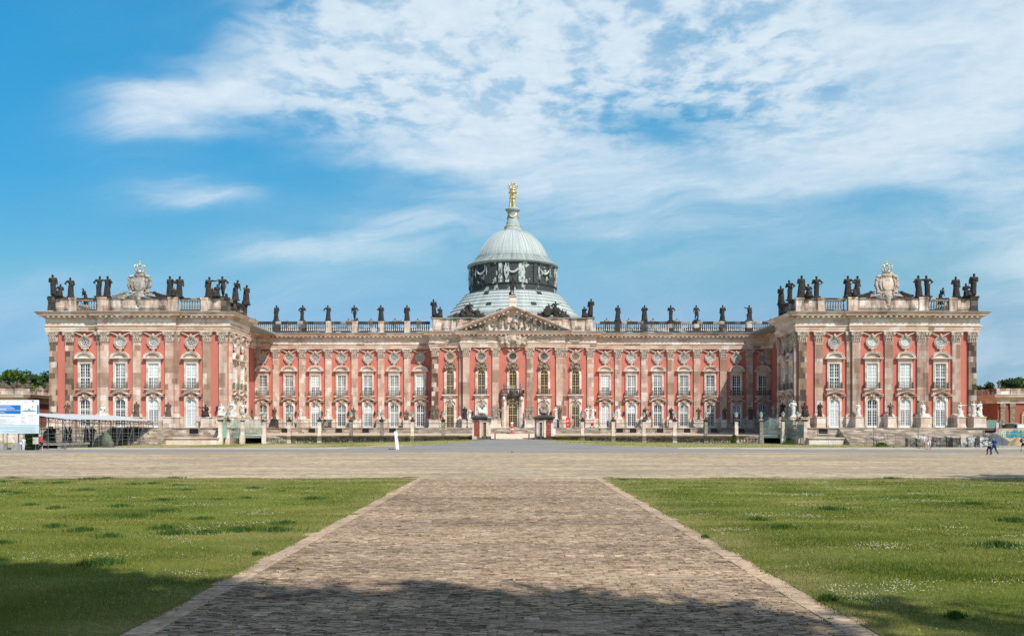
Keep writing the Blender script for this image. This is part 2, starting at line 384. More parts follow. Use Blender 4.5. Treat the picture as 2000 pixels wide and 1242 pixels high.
tex = nd(nt, 'Mix', {0: hp, 2: wisp, 3: puff}, data_type='FLOAT').outputs[0]
amp = nd(nt, 'Mix', {0: hp, 2: 0.46, 3: 0.56}, data_type='FLOAT').outputs[0]
env = mth(nt, 'MINIMUM', mth(nt, 'MULTIPLY', cover, 2.2), 1.0)
cl = mth(nt, 'ADD', cover, mth(nt, 'MULTIPLY', mth(nt, 'MULTIPLY', mth(nt, 'SUBTRACT', tex, 0.55), amp), env), clamp=True)
cl = mth(nt, 'MULTIPLY', nd(nt, 'MapRange', {0: cl, 1: 0.0, 2: 1.04, 3: 0.0, 4: 1.0}, interpolation_type='SMOOTHSTEP').outputs[0], mth(nt, 'ADD', 0.72, mth(nt, 'MULTIPLY', noise(nt, PL, 14.0, 5, 0.65), 0.36)))
tint = ramp(nt, V, [(0.0, (0.43, 0.68, 1.02)), (0.045, (0.44, 0.68, 1.0)), (0.123, (0.62, 0.83, 0.95)), (0.18, (0.66, 1.04, 1.00)), (0.294, (0.38, 1.18, 1.26)), (0.459, (0.34, 1.46, 1.56)), (0.8, (0.5, 1.3, 1.5)), (1.0, (0.8, 1.1, 1.2))])
base = mixc(nt, 1.0, sky.outputs[0], tint, 'MULTIPLY')
base = mixc(nt, 1.0, base, ramp(nt, nd(nt, 'MapRange', {0: U, 1: -0.6, 2: 0.1, 3: 0.0, 4: 1.0}).outputs[0], [(0, (0.70, 0.84, 0.92)), (1, g3(1.0))]), 'MULTIPLY')
skyc = mixc(nt, cl, base, mixc(nt, noise(nt, PL, 6.0, 3), (6.2, 7.25, 8.1, 1), (7.1, 7.9, 8.5, 1)))
bg = nd(nt, 'Background', {'Color': skyc, 'Strength': 0.113})
nt.links.new(bg.outputs[0], nd(nt, 'OutputWorld').inputs[0])

# ------------------------------------------------------------------ ground
def sst(a, b, x):
    t = min(max((x - a) / (b - a), 0.0), 1.0); return t * t * (3 - 2 * t)
def terrain(x, y):
    return sst(104, 150, y) * (0.22 + 0.73 * math.exp(-(x / 22.0) ** 2))
def sheet(xs, ys, dz=0.0, inside=None, fn=terrain):
    vs = [(x, y, fn(x, y) + dz) for y in ys for x in xs]; n = len(xs); fs = []
    for j in range(len(ys) - 1):
        for i in range(n - 1):
            if inside is None or inside((xs[i] + xs[i + 1]) / 2, (ys[j] + ys[j + 1]) / 2): fs.append((j * n + i, j * n + i + 1, (j + 1) * n + i + 1, (j + 1) * n + i))
    g = G(); g._add(vs, fs); return g
def rng(a, b, s): return [a + s * i for i in range(int(round((b - a) / s)) + 1)]

# dry verge / earth
m, nt, b = newmat('dry_grass_and_sand', 0.95, 0.1)
p = wpos(nt)
n1 = noise(nt, vmul(nt, p, (0.10, 0.42, 1)), 1.0, 5, 0.6); n2 = noise(nt, p, 5.0, 5, 0.7)
c = ramp(nt, n1, [(0.36, (0.47, 0.36, 0.24)), (0.47, (0.36, 0.30, 0.16)), (0.56, (0.20, 0.23, 0.065)), (0.66, (0.37, 0.31, 0.17))])
c = mixc(nt, 1.0, c, ramp(nt, n2, [(0.3, g3(0.7)), (0.7, g3(1.15))]), 'MULTIPLY')
setc(nt, b, c); bump(nt, b, n2, 0.5, 0.08); M['verge'] = m
xs = [-3500, -1200, -400, -200, -120] + rng(-84, 84, 2) + [120, 200, 400, 1200, 3500]
ys = [-1500, -300, -80, -20, 0, 30, 60, 90, 100] + rng(102, 156, 1) + [170, 190, 220, 300, 600, 1500, 4000]
struct('ground', sheet(xs, ys, -0.05), 'verge')

# courtyard of pale sand behind the fence
m, nt, b = newmat('pale_courtyard_sand', 0.95, 0.1)
n2 = noise(nt, wpos(nt), 2.0, 5, 0.65)
setc(nt, b, ramp(nt, n2, [(0.3, (0.60, 0.47, 0.35)), (0.7, (0.74, 0.60, 0.47))])); M['court'] = m
def courtz(x, y):
    e = 1.52 - 0.55 * math.exp(-(x / 6.0) ** 4)
    return e + (1.80 - e) * min(max((y - 152) / 22.0, 0), 1)
struct('courtyard_ground', sheet(rng(-54, 54, 1), [150.9] + rng(152, 178, 2), 0.0, lambda x, y: abs(x) < 48.5 or y > 162, fn=courtz), 'court')

# road
m, nt, b = newmat('asphalt', 0.9, 0.2)
p = wpos(nt); n1 = noise(nt, vmul(nt, p, (0.05, 0.7, 1)), 1.0, 5, 0.6); n2 = noise(nt, p, 12.0, 4, 0.7)
c = ramp(nt, n1, [(0.35, (0.20, 0.19, 0.182)), (0.5, (0.245, 0.235, 0.222)), (0.68, (0.30, 0.285, 0.265))])
x_, y_, z_ = sep(nt, p)
ed = mth(nt, 'MINIMUM', mth(nt, 'SUBTRACT', y_, 102.3), mth(nt, 'MAXIMUM', mth(nt, 'SUBTRACT', 118.7, y_), mth(nt, 'MULTIPLY', mth(nt, 'SUBTRACT', 22.0, mth(nt, 'ABSOLUTE', x_)), 10.0)))
en = noise(nt, vmul(nt, p, (0.35, 0.5, 1)), 1.0, 5, 0.65)
ef = nd(nt, 'MapRange', {0: mth(nt, 'SUBTRACT', mth(nt, 'MULTIPLY', en, 4.6), ed), 1: 1.0, 2: 1.5, 3: 0.0, 4: 1.0}).outputs[0]
c = mixc(nt, mth(nt, 'MULTIPLY', ef, 0.8), c, (0.44, 0.36, 0.26, 1))
pt = noise(nt, vmul(nt, p, (0.12, 0.5, 1)), 1.3, 3)
c = mixc(nt, ramp(nt, pt, [(0.60, g3(0)), (0.615, g3(0.5))]), c, (0.13, 0.128, 0.125, 1))
setc(nt, b, mixc(nt, 1.0, c, ramp(nt, n2, [(0.3, g3(0.8)), (0.7, g3(1.1))]), 'MULTIPLY')); M['asphalt'] = m
fan = [(150.5, 4.2), (146, 4.6), (138, 6.6), (132, 9.0), (127, 12.5), (123, 17.0), (120.5, 23.0), (119, 30)]
def road_half(y):
    if y <= 119: return 999
    for (y1, h1), (y0, h0) in zip(fan, fan[1:]):
        if y0 <= y <= y1: return h0 + (h1 - h0) * (y - y0) / (y1 - y0)
    return 0
vs = []; fs = []
yy = [102.3] + rng(103, 150, 1) + [150.7]
for y in yy:
    far = 230 if y <= 118.5 else road_half(y)
    if y <= 118.5: row = [-230, -120, -84] + rng(-60, 60, 4) + [84, 120, 230]
    else: row = [far * t / 18.0 for t in range(-18, 19)]
    vs.append([(x, y, terrain(x, y) + 0.0) for x in row])
g = G(); 
for r0, r1 in zip(vs, vs[1:]):
    if len(r0) != len(r1): r0 = [(r1[i][0], r0[0][1], terrain(r1[i][0], r0[0][1])) for i in range(len(r1))]
    o = len(g.v); n = len(r0); g.v += r0 + r1; g.f += [(o + i, o + i + 1, o + n + i + 1, o + n + i) for i in range(n - 1)]; g.mi += [0] * (n - 1)
struct('road', g, 'asphalt')

# cobbled square and clinker path
def paving(name, cols, bw, bh, sx, patch, dirt, streaks=1.0, joint=(0.09, 0.07, 0.05), fade=0.5, tone=False, big=False):
    m, nt, b = newmat(name, 0.92, 0.15)
    p = wpos(nt); x, y, z = sep(nt, p)
    wv = noise(nt, p, 0.9, 5, 0.65, out=1)
    pw = nd(nt, 'VectorMath', {0: p, 1: vmul(nt, wv, (0.45, 0.30, 0.0))}, operation='ADD').outputs[0]
    br = nd(nt, 'TexBrick', {'Vector': pw, 'Color1': g3(0.0), 'Color2': g3(1.0), 'Mortar': g3(0.5), 'Scale': 1.0, 'Mortar Size': 0.006, 'Mortar Smooth': 0.3, 'Brick Width': bw, 'Row Height': bh})
    px_, py_, pz_ = sep(nt, pw)
    row = mth(nt, 'FLOOR', mth(nt, 'DIVIDE', py_, bh))
    cell = comb(nt, mth(nt, 'FLOOR', mth(nt, 'ADD', mth(nt, 'DIVIDE', px_, bw), mth(nt, 'MULTIPLY', row, 0.5))), row, 0.0)
    wn = nd(nt, 'TexWhiteNoise', {'Vector': cell}, noise_dimensions='3D').outputs[0]
    if tone: wn = nd(nt, 'Attribute', attribute_name='tone').outputs['Fac']
    c = ramp(nt, wn, cols)
    n1 = noise(nt, vmul(nt, p, (0.35, 1.9, 1)), 1.0, 5, 0.68)
    n3 = noise(nt, vmul(nt, p, (sx, sx * 6.0, 1)), 1.0, 5, 0.72)
    n4 = noise(nt, vmul(nt, p, (0.09, 0.16, 1)), 1.0, 4, 0.6)
    c = mixc(nt, mth(nt, 'MULTIPLY', ramp(nt, n1, [(0.4, g3(0)), (0.62, g3(1))]), patch), c, (*dirt, 1))
    c = mixc(nt, 1.0, c, ramp(nt, n3, [(0.30, g3(1 - 0.5 * streaks)), (0.52, g3(1.0)), (0.72, g3(1 + 0.22 * streaks))]), 'MULTIPLY')
    c = mixc(nt, 1.0, c, ramp(nt, n4, [(0.32, g3(0.78)), (0.68, g3(1.14))]), 'MULTIPLY')
    n6 = noise(nt, vmul(nt, p, (5.5, 17.0, 1)), 1.0, 5, 0.78)
    c = mixc(nt, 1.0, c, ramp(nt, n6, [(0.34, (0.36, 0.33, 0.31)), (0.48, (0.95, 0.94, 0.92)), (0.64, (1.38, 1.35, 1.30))]), 'MULTIPLY')
    if big:
        n8 = noise(nt, vmul(nt, p, (1.1, 1.3, 1)), 1.0, 6, 0.8)
        c = mixc(nt, 1.0, c, ramp(nt, n8, [(0.36, (0.58, 0.56, 0.54)), (0.5, (0.98, 0.97, 0.95)), (0.66, (1.2, 1.18, 1.14))]), 'MULTIPLY')
        px2, py2, pz2 = sep(nt, p)
        n9 = noise(nt, vmul(nt, p, (0.012, 0.16, 1)), 1.0, 3, 0.5)
        c = mixc(nt, ramp(nt, n9, [(0.5, g3(0)), (0.62, g3(0.45))]), c, (0.30, 0.255, 0.205, 1))
    n7 = noise(nt, vmul(nt, p, (0.05, 0.55, 1)), 1.0, 4, 0.6)
    c = mixc(nt, 1.0, c, ramp(nt, n7, [(0.36, (0.80, 0.80, 0.82)), (0.62, (1.10, 1.09, 1.06))]), 'MULTIPLY')
    if not tone: c = mixc(nt, mth(nt, 'MULTIPLY', br.outputs[1], fade), c, (*joint, 1))
    setc(nt, b, c)
    if tone: return m
    h = mth(nt, 'SUBTRACT', mth(nt, 'ADD', mth(nt, 'MULTIPLY', wn, 0.5), mth(nt, 'MULTIPLY', n3, 0.5)), br.outputs[1])
    bump(nt, b, h, 0.8, 0.03)
    return m
M['path'] = paving('worn_clinker_paving', [(0.0, (0.19, 0.125, 0.085)), (0.3, (0.34, 0.25, 0.18)), (0.55, (0.43, 0.33, 0.24)), (0.75, (0.29, 0.195, 0.14)), (1.0, (0.50, 0.40, 0.30))], 0.26, 0.085, 1.6, 0.5, (0.42, 0.335, 0.25))
M['plaza'] = paving('sandy_cobbles', [(0.0, (0.36, 0.28, 0.185)), (0.5, (0.49, 0.39, 0.27)), (1.0, (0.59, 0.48, 0.345))], 0.3, 0.2, 0.9, 0.5, (0.60, 0.49, 0.37), 1.35, joint=(0.22, 0.18, 0.13), fade=0.45, big=True)
M['kerb'] = paving('pale_edge_bricks', [(0.0, (0.48, 0.35, 0.25)), (0.5, (0.60, 0.46, 0.335)), (1.0, (0.42, 0.30, 0.21))], 0.6, 0.13, 3.0, 0.35, (0.36, 0.29, 0.2), 0.7)
PL0, PL1 = -5.2, 4.85
LY = 49.7
struct('paved_square', G().box(-230, 230, LY, 102.6, -0.3, -0.005), 'plaza')
struct('brick_path', G().box(PL0 + 0.3, PL1 - 0.3, -30, LY - 0.002, -0.3, 0.0), 'path')
g = G()
for s_ in (0, 1):
    yy_ = -30.0; r_ = random.Random(8 + s_)
    while yy_ < LY - .3:
        L_ = r_.uniform(.45, .9); x0 = (PL0 if s_ == 0 else PL1 - .1) + r_.uniform(-.05, .05); w_ = r_.uniform(.20, .30)
        x0, x1 = (x0 - .22, PL0 + .299) if s_ == 0 else (PL1 - .299, x0 + .32)
        g.box(x0, x1, yy_, min(yy_ + L_ - .02, LY - .002), -.3, .004 + r_.uniform(0, .02)); yy_ += L_
struct('path_edging', g, 'kerb')

# lawn soil, gently uneven
m, nt, b = newmat('lawn_turf', 0.95, 0.1)
p = wpos(nt)
n1 = noise(nt, vmul(nt, p, (0.22, 0.42, 1)), 1.0, 5, 0.6); n2 = noise(nt, vmul(nt, p, (5, 16, 1)), 1.0, 6, 0.8)
c = ramp(nt, n1, [(0.30, (0.070, 0.118, 0.014)), (0.44, (0.128, 0.172, 0.025)), (0.58, (0.195, 0.21, 0.044)), (0.72, (0.30, 0.255, 0.09))])
x_, y_, z_ = sep(nt, p)
edge = nd(nt, 'MapRange', {0: y_, 1: 41.0, 2: 50.0, 3: 0.0, 4: 1.0}).outputs[0]
side = nd(nt, 'MapRange', {0: mth(nt, 'ABSOLUTE', x_), 1: 5.0, 2: 7.6, 3: 0.8, 4: 0.0}).outputs[0]
n5 = noise(nt, vmul(nt, p, (0.5, 0.9, 1)), 1.0, 4, 0.65)
ef = mth(nt, 'MULTIPLY', mth(nt, 'MAXIMUM', edge, side), ramp(nt, n5, [(0.36, g3(0)), (0.56, g3(1))]))
c = mixc(nt, mth(nt, 'MULTIPLY', ef, 0.8), c, (0.33, 0.26, 0.13, 1))
c = mixc(nt, 1.0, c, ramp(nt, n2, [(0.34, g3(0.45)), (0.5, g3(0.95)), (0.68, g3(1.45))]), 'MULTIPLY')
setc(nt, b, c); bump(nt, b, n2, 0.9, 0.06); M['turf'] = m
def lawnz(x, y):
    d = min(abs(x - PL0), abs(x - PL1)); e = sst(0.0, 2.0, d)
    return 0.02 + e * 0.06 * (mnoise.noise(Vector((x * 0.22, y * 0.22, 1.0))) + 0.3)
struct('lawn_ground', sheet([-150, -100, -80] + rng(-60, -6.0, 1.0) + [PL0 - 0.1], rng(-12, 48, 1.0) + [LY - 0.01], 0.0, fn=lawnz), 'turf')
struct('lawn_ground', sheet([PL1 + 0.1] + rng(6.0, 60, 1.0) + [80, 100, 150], rng(-12, 48, 1.0) + [LY - 0.01], 0.0, fn=lawnz), 'turf')

# grass blades, tufts, clover: numpy soups
def soup(name, V3, tone, mat, label, cat, nper=3):
    n = len(V3) // nper
    me = bpy.data.meshes.new(name)
    me.vertices.add(len(V3)); me.vertices.foreach_set('co', V3.astype(np.float32).ravel())
    me.loops.add(len(V3)); me.loops.foreach_set('vertex_index', np.arange(len(V3), dtype=np.int32))
    me.polygons.add(n); me.polygons.foreach_set('loop_start', np.arange(0, n * nper, nper, dtype=np.int32))
    me.polygons.foreach_set('loop_total', np.full(n, nper, dtype=np.int32))
    a = me.attributes.new('tone', 'FLOAT', 'FACE'); a.data.foreach_set('value', tone.astype(np.float32))
    me.update(calc_edges=True); me.validate()
    o = bpy.data.objects.new(name, me); col.objects.link(o); me.materials.append(M[mat]); 
    return o
def tonemat(name, stops, rough=0.7, trans=0.25, worldvar=None):
    m, nt, b = newmat(name, rough, 0.2)
    a = nd(nt, 'Attribute', attribute_name='tone').outputs['Fac']
    c = ramp(nt, a, stops)
    if worldvar:
        n = noise(nt, vmul(nt, wpos(nt), worldvar), 1.0, 4, 0.6)
        c = mixc(nt, ramp(nt, n, [(0.42, g3(0)), (0.68, g3(0.75))]), c, (0.28, 0.275, 0.065, 1))
    setc(nt, b, c)
    tr = nd(nt, 'BsdfTranslucent', {'Color': c}); mx = nd(nt, 'MixShader', {0: trans, 1: b.outputs[0], 2: tr.outputs[0]})
    nt.links.new(mx.outputs[0], nt.nodes['Material Output'].inputs[0]); return m
M['grass'] = tonemat('grass_blades', [(0.0, (0.045, 0.085, 0.010)), (0.5, (0.150, 0.188, 0.022)), (0.85, (0.25, 0.255, 0.045)), (1.0, (0.38, 0.32, 0.13))], worldvar=(0.22, 0.45, 1))
M['tuft'] = tonemat('dark_grass_tufts', [(0.0, (0.030, 0.075, 0.012)), (0.6, (0.060, 0.125, 0.022)), (1.0, (0.11, 0.175, 0.035))])
M['clover'] = tonemat('clover_heads', [(0.0, (0.36, 0.34, 0.20)), (1.0, (0.66, 0.62, 0.48))], trans=0.1)
NR = np.random.default_rng(3)
def blades(P, h, wd, lean=0.5):
    n = len(P); a = NR.uniform(0, 2 * PI, n); l = NR.uniform(0, lean, n) * h; la = NR.uniform(0, 2 * PI, n)
    A = P.copy(); A[:, 0] -= np.cos(a) * wd / 2; A[:, 1] -= np.sin(a) * wd / 2
    B = P.copy(); B[:, 0] += np.cos(a) * wd / 2; B[:, 1] += np.sin(a) * wd / 2
    C = P.copy(); C[:, 0] += np.cos(la) * l; C[:, 1] += np.sin(la) * l; C[:, 2] += h
    return np.stack([A, B, C], 1).reshape(-1, 3)
def lawn_pts(n, y0, y1, side):
    y = NR.uniform(y0, y1, n); half = 0.585 * y + 1.5
    x = NR.uniform(0, 1, n)
    fr_ = 0.05 + 0.16 * NR.uniform(-1, 1, n) ** 2 * np.sin(y * 1.7)
    if side < 0: xx = PL0 - fr_ - x * (half + PL0)
    else: xx = PL1 + fr_ + x * (half - PL1)
    keep = x >= 0
    return np.stack([xx, y, np.full(n, 0.0)], 1)
parts = []; hh = []; ww = []
for side in (-1, 1):
    for y0, y1, n, h, wd in ((10.5, 16, 60000, 0.045, 0.009), (16, 24, 80000, 0.05, 0.014), (24, 34, 80000, 0.05, 0.022), (34, 49.7, 75000, 0.05, 0.035)):
        P = lawn_pts(n, y0, y1, side)
        parts.append(P); hh.append(NR.uniform(0.4, 1.3, n) * h); ww.append(np.full(n, wd) * NR.uniform(0.6, 1.3, n))
P = np.concatenate(parts); h = np.concatenate(hh); wd = np.concatenate(ww)
patch = np.array([mnoise.noise(Vector((x * 0.35, y * 0.7, 5.0))) for x, y, _ in P])
# low mown sward; blades are thinner where the turf is dry
keep = NR.uniform(0, 1, len(P)) < np.clip(0.75 + patch, 0.25, 1)
P, h, wd, patch = P[keep], h[keep], wd[keep], patch[keep]
P[:, 2] = np.array([lawnz(a_, b_) - .025 for a_, b_ in P[:, :2]])
o = soup('grass', blades(P, h + 0.025, wd), np.clip(0.5 - patch * 0.55 + NR.normal(0, 0.33, len(P)), 0, 1), 'grass', '', '')
o['kind'] = 'stuff'; tag(o, 'short mown grass of the two lawns beside the brick path', 'grass')

tufts = [(350, 155, 1.4), (230, 170, .9), (105, 170, .8), (520, 175, .6), (600, 172, .8), (690, 180, .7), (330, 200, 1.3), (70, 210, .7), (730, 198, .6), (850, 237, .6),
         (640, 240, 1.2), (120, 257, .6), (215, 270, .8), (470, 263, .9), (640, 282, 1.0), (525, 302, 1.1), (785, 313, .8), (965, 230, .6), (1220, 232, 1.0), (1105, 205, .5),
         (995, 190, .7), (650, 350, 1.2), (680, 370, 1.2), (800, 368, .9), (940, 357, 1.3), (1080, 357, 1.2), (1110, 330, .9), (320, 358, 1.1), (430, 383, .9), (400, 490, 1.4), (210, 342, .8),
         (1600, 147, .8), (680, 150, .9), (420, 150, .6), (50, 150, .7), (2385, 148, .8), (2430, 157, .5), (3480, 151, .9), (1385, 288, .35), (1005, 452, .4), (1030, 560, .5), (1160, 503, .25),
         (3230, 632, 0.75), (2755, 385, 0.35), (1310, 398, .35), (1570, 318, .35), (1560, 337, .3), (940, 590, .3), (3730, 700, .6), (3240, 700, .5), (15, 165, .6), (10, 410, .8), (15, 205, .6), (2960, 318, 1.1), (3250, 275, 1.3), (3050, 350, 1.4), (3900, 420, 1.6), (3800, 255, 1.4), (3960, 320, 1.2)]
Ps = []; hs = []
for zx, zy, s in tufts:
    py = zy / 2 + 860; D = EYE * F / (py - HY); x0 = X(zx / 2, D)
    n = int(300 * s + 60); rr = np.abs(NR.normal(0, 0.5, n)) * s * D / 62.0; a = NR.uniform(0, 2 * PI, n)
    q = np.stack([x0 + rr * np.cos(a) * 1.25, D + rr * np.sin(a) * 1.1, np.full(n, .04 if x0 < PL0 or x0 > PL1 else 0.0)], 1)
    Ps.append(q); hs.append(NR.uniform(0.06, 0.14, n) * (0.6 + 0.4 * s) * (1 if D < LY and (x0 < PL0 or x0 > PL1) else .35))
P = np.concatenate(Ps); h = np.concatenate(hs)
o = soup('grass_tufts', blades(P, h, 0.022 + 0.0 * h, 0.7), NR.uniform(0, 1, len(P)), 'tuft', '', ''); o['kind'] = 'stuff'
tag(o, 'dark coarse grass tufts dotted over the lawns and path joints', 'grass')
# the clinkers themselves: worn bricks laid in rows, each a little higher, lower or tilted
CL = [(0.0, (0.14, 0.10, 0.076)), (0.25, (0.265, 0.19, 0.138)), (0.5, (0.36, 0.268, 0.195)), (0.75, (0.425, 0.325, 0.238)), (0.9, (0.31, 0.21, 0.16)), (1.0, (0.55, 0.46, 0.365))]
M['clinker'] = paving('single_clinkers', CL, 0.26, 0.085, 1.6, 0.35, (0.46, 0.365, 0.265), 0.8, tone=True)
rows_y = np.arange(10.6, LY - .1, 0.078); bx_ = []
for j, y in enumerate(rows_y):
    xs_ = np.arange(PL0 + .34 + (j % 2) * .12, PL1 - .42, .245) ; bx_.append(np.stack([xs_, np.full(len(xs_), y)], 1))
B0 = np.concatenate(bx_); n = len(B0)
sag = np.array([mnoise.noise(Vector((x * .6, y * .8, 3.3))) for x, y in B0])
B0 = B0[(NR.uniform(0, 1, n) > .035) & (sag < .52)]; n = len(B0)
x0 = B0[:, 0] + NR.normal(0, .008, n); y0 = B0[:, 1] + NR.normal(0, .006, n) + .012 * np.sin(B0[:, 0] * 1.3 + B0[:, 1] * .4)
w_ = NR.uniform(.20, .238, n); d_ = NR.uniform(.054, .070, n); h_ = .012 + NR.normal(0, .006, n); tx = NR.normal(0, .006, n); ty = NR.normal(0, .005, n)
def cn(a, c, zz, k=0): return np.stack([x0 + a * w_, y0 + c * d_, (h_ + tx * (a * 2 - 1) + ty * (c * 2 - 1)) if zz else np.full(n, -.02)], 1)
top = np.stack([cn(0, 0, 1), cn(1, 0, 1), cn(1, 1, 1), cn(0, 1, 1)], 1); fr_ = np.stack([cn(0, 0, 0), cn(1, 0, 0), cn(1, 0, 1), cn(0, 0, 1)], 1)
rt = np.stack([cn(1, 0, 0), cn(1, 1, 0), cn(1, 1, 1), cn(1, 0, 1)], 1); lf = np.stack([cn(0, 1, 0), cn(0, 0, 0), cn(0, 0, 1), cn(0, 1, 1)], 1)
tn_ = np.clip(NR.beta(2.2, 2.2, n) + .25 * np.array([mnoise.noise(Vector((x * .5, y * 1.3, 8.0))) for x, y in B0]), 0, 1)
o = soup('brick_path', np.concatenate([top, fr_, rt, lf]).reshape(-1, 3), np.tile(tn_, 4), 'clinker', '', '', 4); o['kind'] = 'structure'
# weeds between the clinkers and in the square
n = 9000
y = NR.uniform(11, 90, n); x = NR.uniform(-1, 1, n) * np.where(y < LY, 5.0, 0.6 * y)
cl_ = np.array([mnoise.noise(Vector((a_ * 0.7, b_ * 0.9, 9.0))) for a_, b_ in zip(x, y)])
k = cl_ > np.where(y < LY, 0.22, 0.3); P = np.stack([x[k], y[k], np.zeros(k.sum())], 1)
P = np.repeat(P, 5, 0) + np.concatenate([NR.normal(0, 0.05, (k.sum() * 5, 2)), np.zeros((k.sum() * 5, 1))], 1)
o = soup('weeds', blades(P, NR.uniform(0.02, 0.05, len(P)), 0.02), NR.uniform(0.3, 1, len(P)), 'grass', '', ''); o['kind'] = 'stuff'
tag(o, 'small weeds growing in the paving joints', 'weeds')
# clover flowers
n = 200000
y = NR.uniform(11, 48, n); sgn = np.where(NR.uniform(0, 1, n) < 0.42, -1, 1)
x = np.where(sgn < 0, PL0 - 0.4 - NR.uniform(0, 1, n) * (0.585 * y + 1 + PL0), PL1 + 0.5 + NR.uniform(0, 1, n) * (0.585 * y + 1 - PL1))
cv = np.array([mnoise.noise(Vector((a_ * 0.30, b_ * 0.55, 2.0))) + 0.6 * mnoise.noise(Vector((a_ * 1.1, b_ * 1.9, 4.0))) for a_, b_ in zip(x, y)])
k = NR.uniform(0, 1, n) < np.clip((cv - 0.26) * 0.75, 0.003, .3)
x, y = x[k], y[k]; n = len(x); s = NR.uniform(0.004, 0.0075, n) * (1 + y / 60); z = np.array([lawnz(a_, b_) for a_, b_ in zip(x, y)]) + NR.uniform(0.035, 0.065, n)
Q = np.stack([np.stack([x + s * ca, y + s * sa, z + s * cz], 1) for ca, sa, cz in ((-1, 0, -.6), (1, 0, -.6), (1, .3, .8), (-1, .3, .8))], 1).reshape(-1, 3)
o = soup('clover_flowers', Q, NR.uniform(0, 1, n), 'clover', '', '', 4); o['kind'] = 'stuff'
tag(o, 'white clover flowers scattered in patches over the lawns', 'flowers')
# rough grass on the verge before the fence
n = 60000
x = NR.uniform(-80, 80, n); y = NR.uniform(119, 152, n)
vn = np.array([mnoise.noise(Vector((a_ * 0.10, b_ * 0.42, 7.0))) for a_, b_ in zip(x, y)])
rh = np.array([road_half(q) for q in y])
k = (np.abs(x) > rh + 0.3) & (vn + 0.35 * (y > 148) > 0.08) & ~((x < -56) & (y < 146))
P = np.stack([x[k], y[k], np.array([terrain(a_, b_) - 0.05 for a_, b_ in zip(x[k], y[k])])], 1)
hv = NR.uniform(0.05, 0.16, len(P)) * np.where(P[:, 1] > 148.5, 1.9, 1.0)
o = soup('verge_grass', blades(P, hv, 0.07), np.clip(NR.normal(0.62, 0.25, len(P)), 0, 1), 'grass', '', ''); o['kind'] = 'stuff'
tag(o, 'dry patchy grass on the verge between the road and the fence', 'grass')

# ------------------------------------------------------------------ palace
ZF, ZP, ZA = 2.9, 4.7, 18.87         # floor, top of plinth, underside of architrave
ZC, ZR = 22.03, 24.5                 # cornice top, parapet top
WC = 62.45                            # axis of each wing
half_path = [(-77.4, 206), (-77.4, 150), (-WC - 6.1, 150), (-WC - 6.1, 149.5), (-WC + 6.1, 149.5), (-WC + 6.1, 150), (-47.5, 150), (-47.5, 160.7),
             (-56.5, 160.7), (-56.5, 179.3), (-52.5, 179.3), (-52.5, 183), (-16.3, 183), (-16.3, 180), (-10.0, 180), (-10.0, 179.2)]
path = half_path + [(-x, y) for x, y in reversed(half_path)]
def offs(pts, d):
    out = []
    n = len(pts)
    def nrm(a, b):
        v = Vector((b[0] - a[0], b[1] - a[1])).normalized(); return Vector((v.y, -v.x))
    for i, p in enumerate(pts):
        if i == 0: q = Vector(p) + nrm(pts[0], pts[1]) * d
        elif i == n - 1: q = Vector(p) + nrm(pts[-2], pts[-1]) * d
        else:
            a, b = nrm(pts[i - 1], p), nrm(p, pts[i + 1]); mt = a + b
            q = Vector(p) + mt * (d / max(1e-3, (1 + a.dot(b)) ))
        out.append((q.x, q.y))
    return out
def loft(prof, pts=path, closed_prof=False):
    g = G(); n = len(pts)
    vs = []
    for d, z in prof: vs += [(x, y, z) for x, y in offs(pts, d)]
    fs = []
    m = len(prof)
    for k in range(m if closed_prof else m - 1):
        k2 = (k + 1) % m
        for i in range(n - 1): fs.append((k * n + i, k * n + i + 1, k2 * n + i + 1, k2 * n + i))
    g._add(vs, fs); return g
palace = thing('palace', 'long pink and sandstone baroque palace with two projecting wings and a central green dome', 'palace', (0, 183, 0))
def pobj(name, data, mats, parent=None, loc=(0, 0, 0), rz=0.0, sc=1.0, smooth=False):
    """a part placed by world coordinates under the palace"""
    o = obj(name, data, mats, None, loc, rz, sc, smooth)
    o.parent = parent or palace
    if parent is None: o.matrix_parent_inverse = Matrix.Translation((0, -183, 0))
    return o

pobj('wall', loft([(0, 1.2), (0, ZA)]), 'red')
pobj('plinth', loft([(0.045, 0.0), (0.045, ZP - 0.2), (0.075, ZP - 0.18), (0.075, ZP), (-0.1, ZP)]), 'plinth')
pobj('architrave', loft([(-0.1, ZA), (0.42, ZA), (0.42, ZA + 0.38), (0.50, ZA + 0.40), (0.50, ZA + 0.78), (0.66, ZA + 0.86), (0.66, ZA + 1.03), (-0.1, ZA + 1.03)]), 'cor')
pobj('frieze', loft([(0.40, ZA + 1.0), (0.40, 21.02)]), 'ent')
pobj('cornice', loft([(0.1, 21.0), (0.50, 21.0), (0.56, 21.14), (0.76, 21.26), (0.76, 21.40), (1.34, 21.44), (1.38, 21.74), (1.50, 21.80), (1.68, 21.98), (1.68, ZC), (-0.9, ZC + 0.10)]), 'cor')
pobj('cornice_flashing', loft([(1.72, ZC + 0.0), (1.72, ZC + 0.045), (0.1, ZC + 0.17)]), 'copper2')
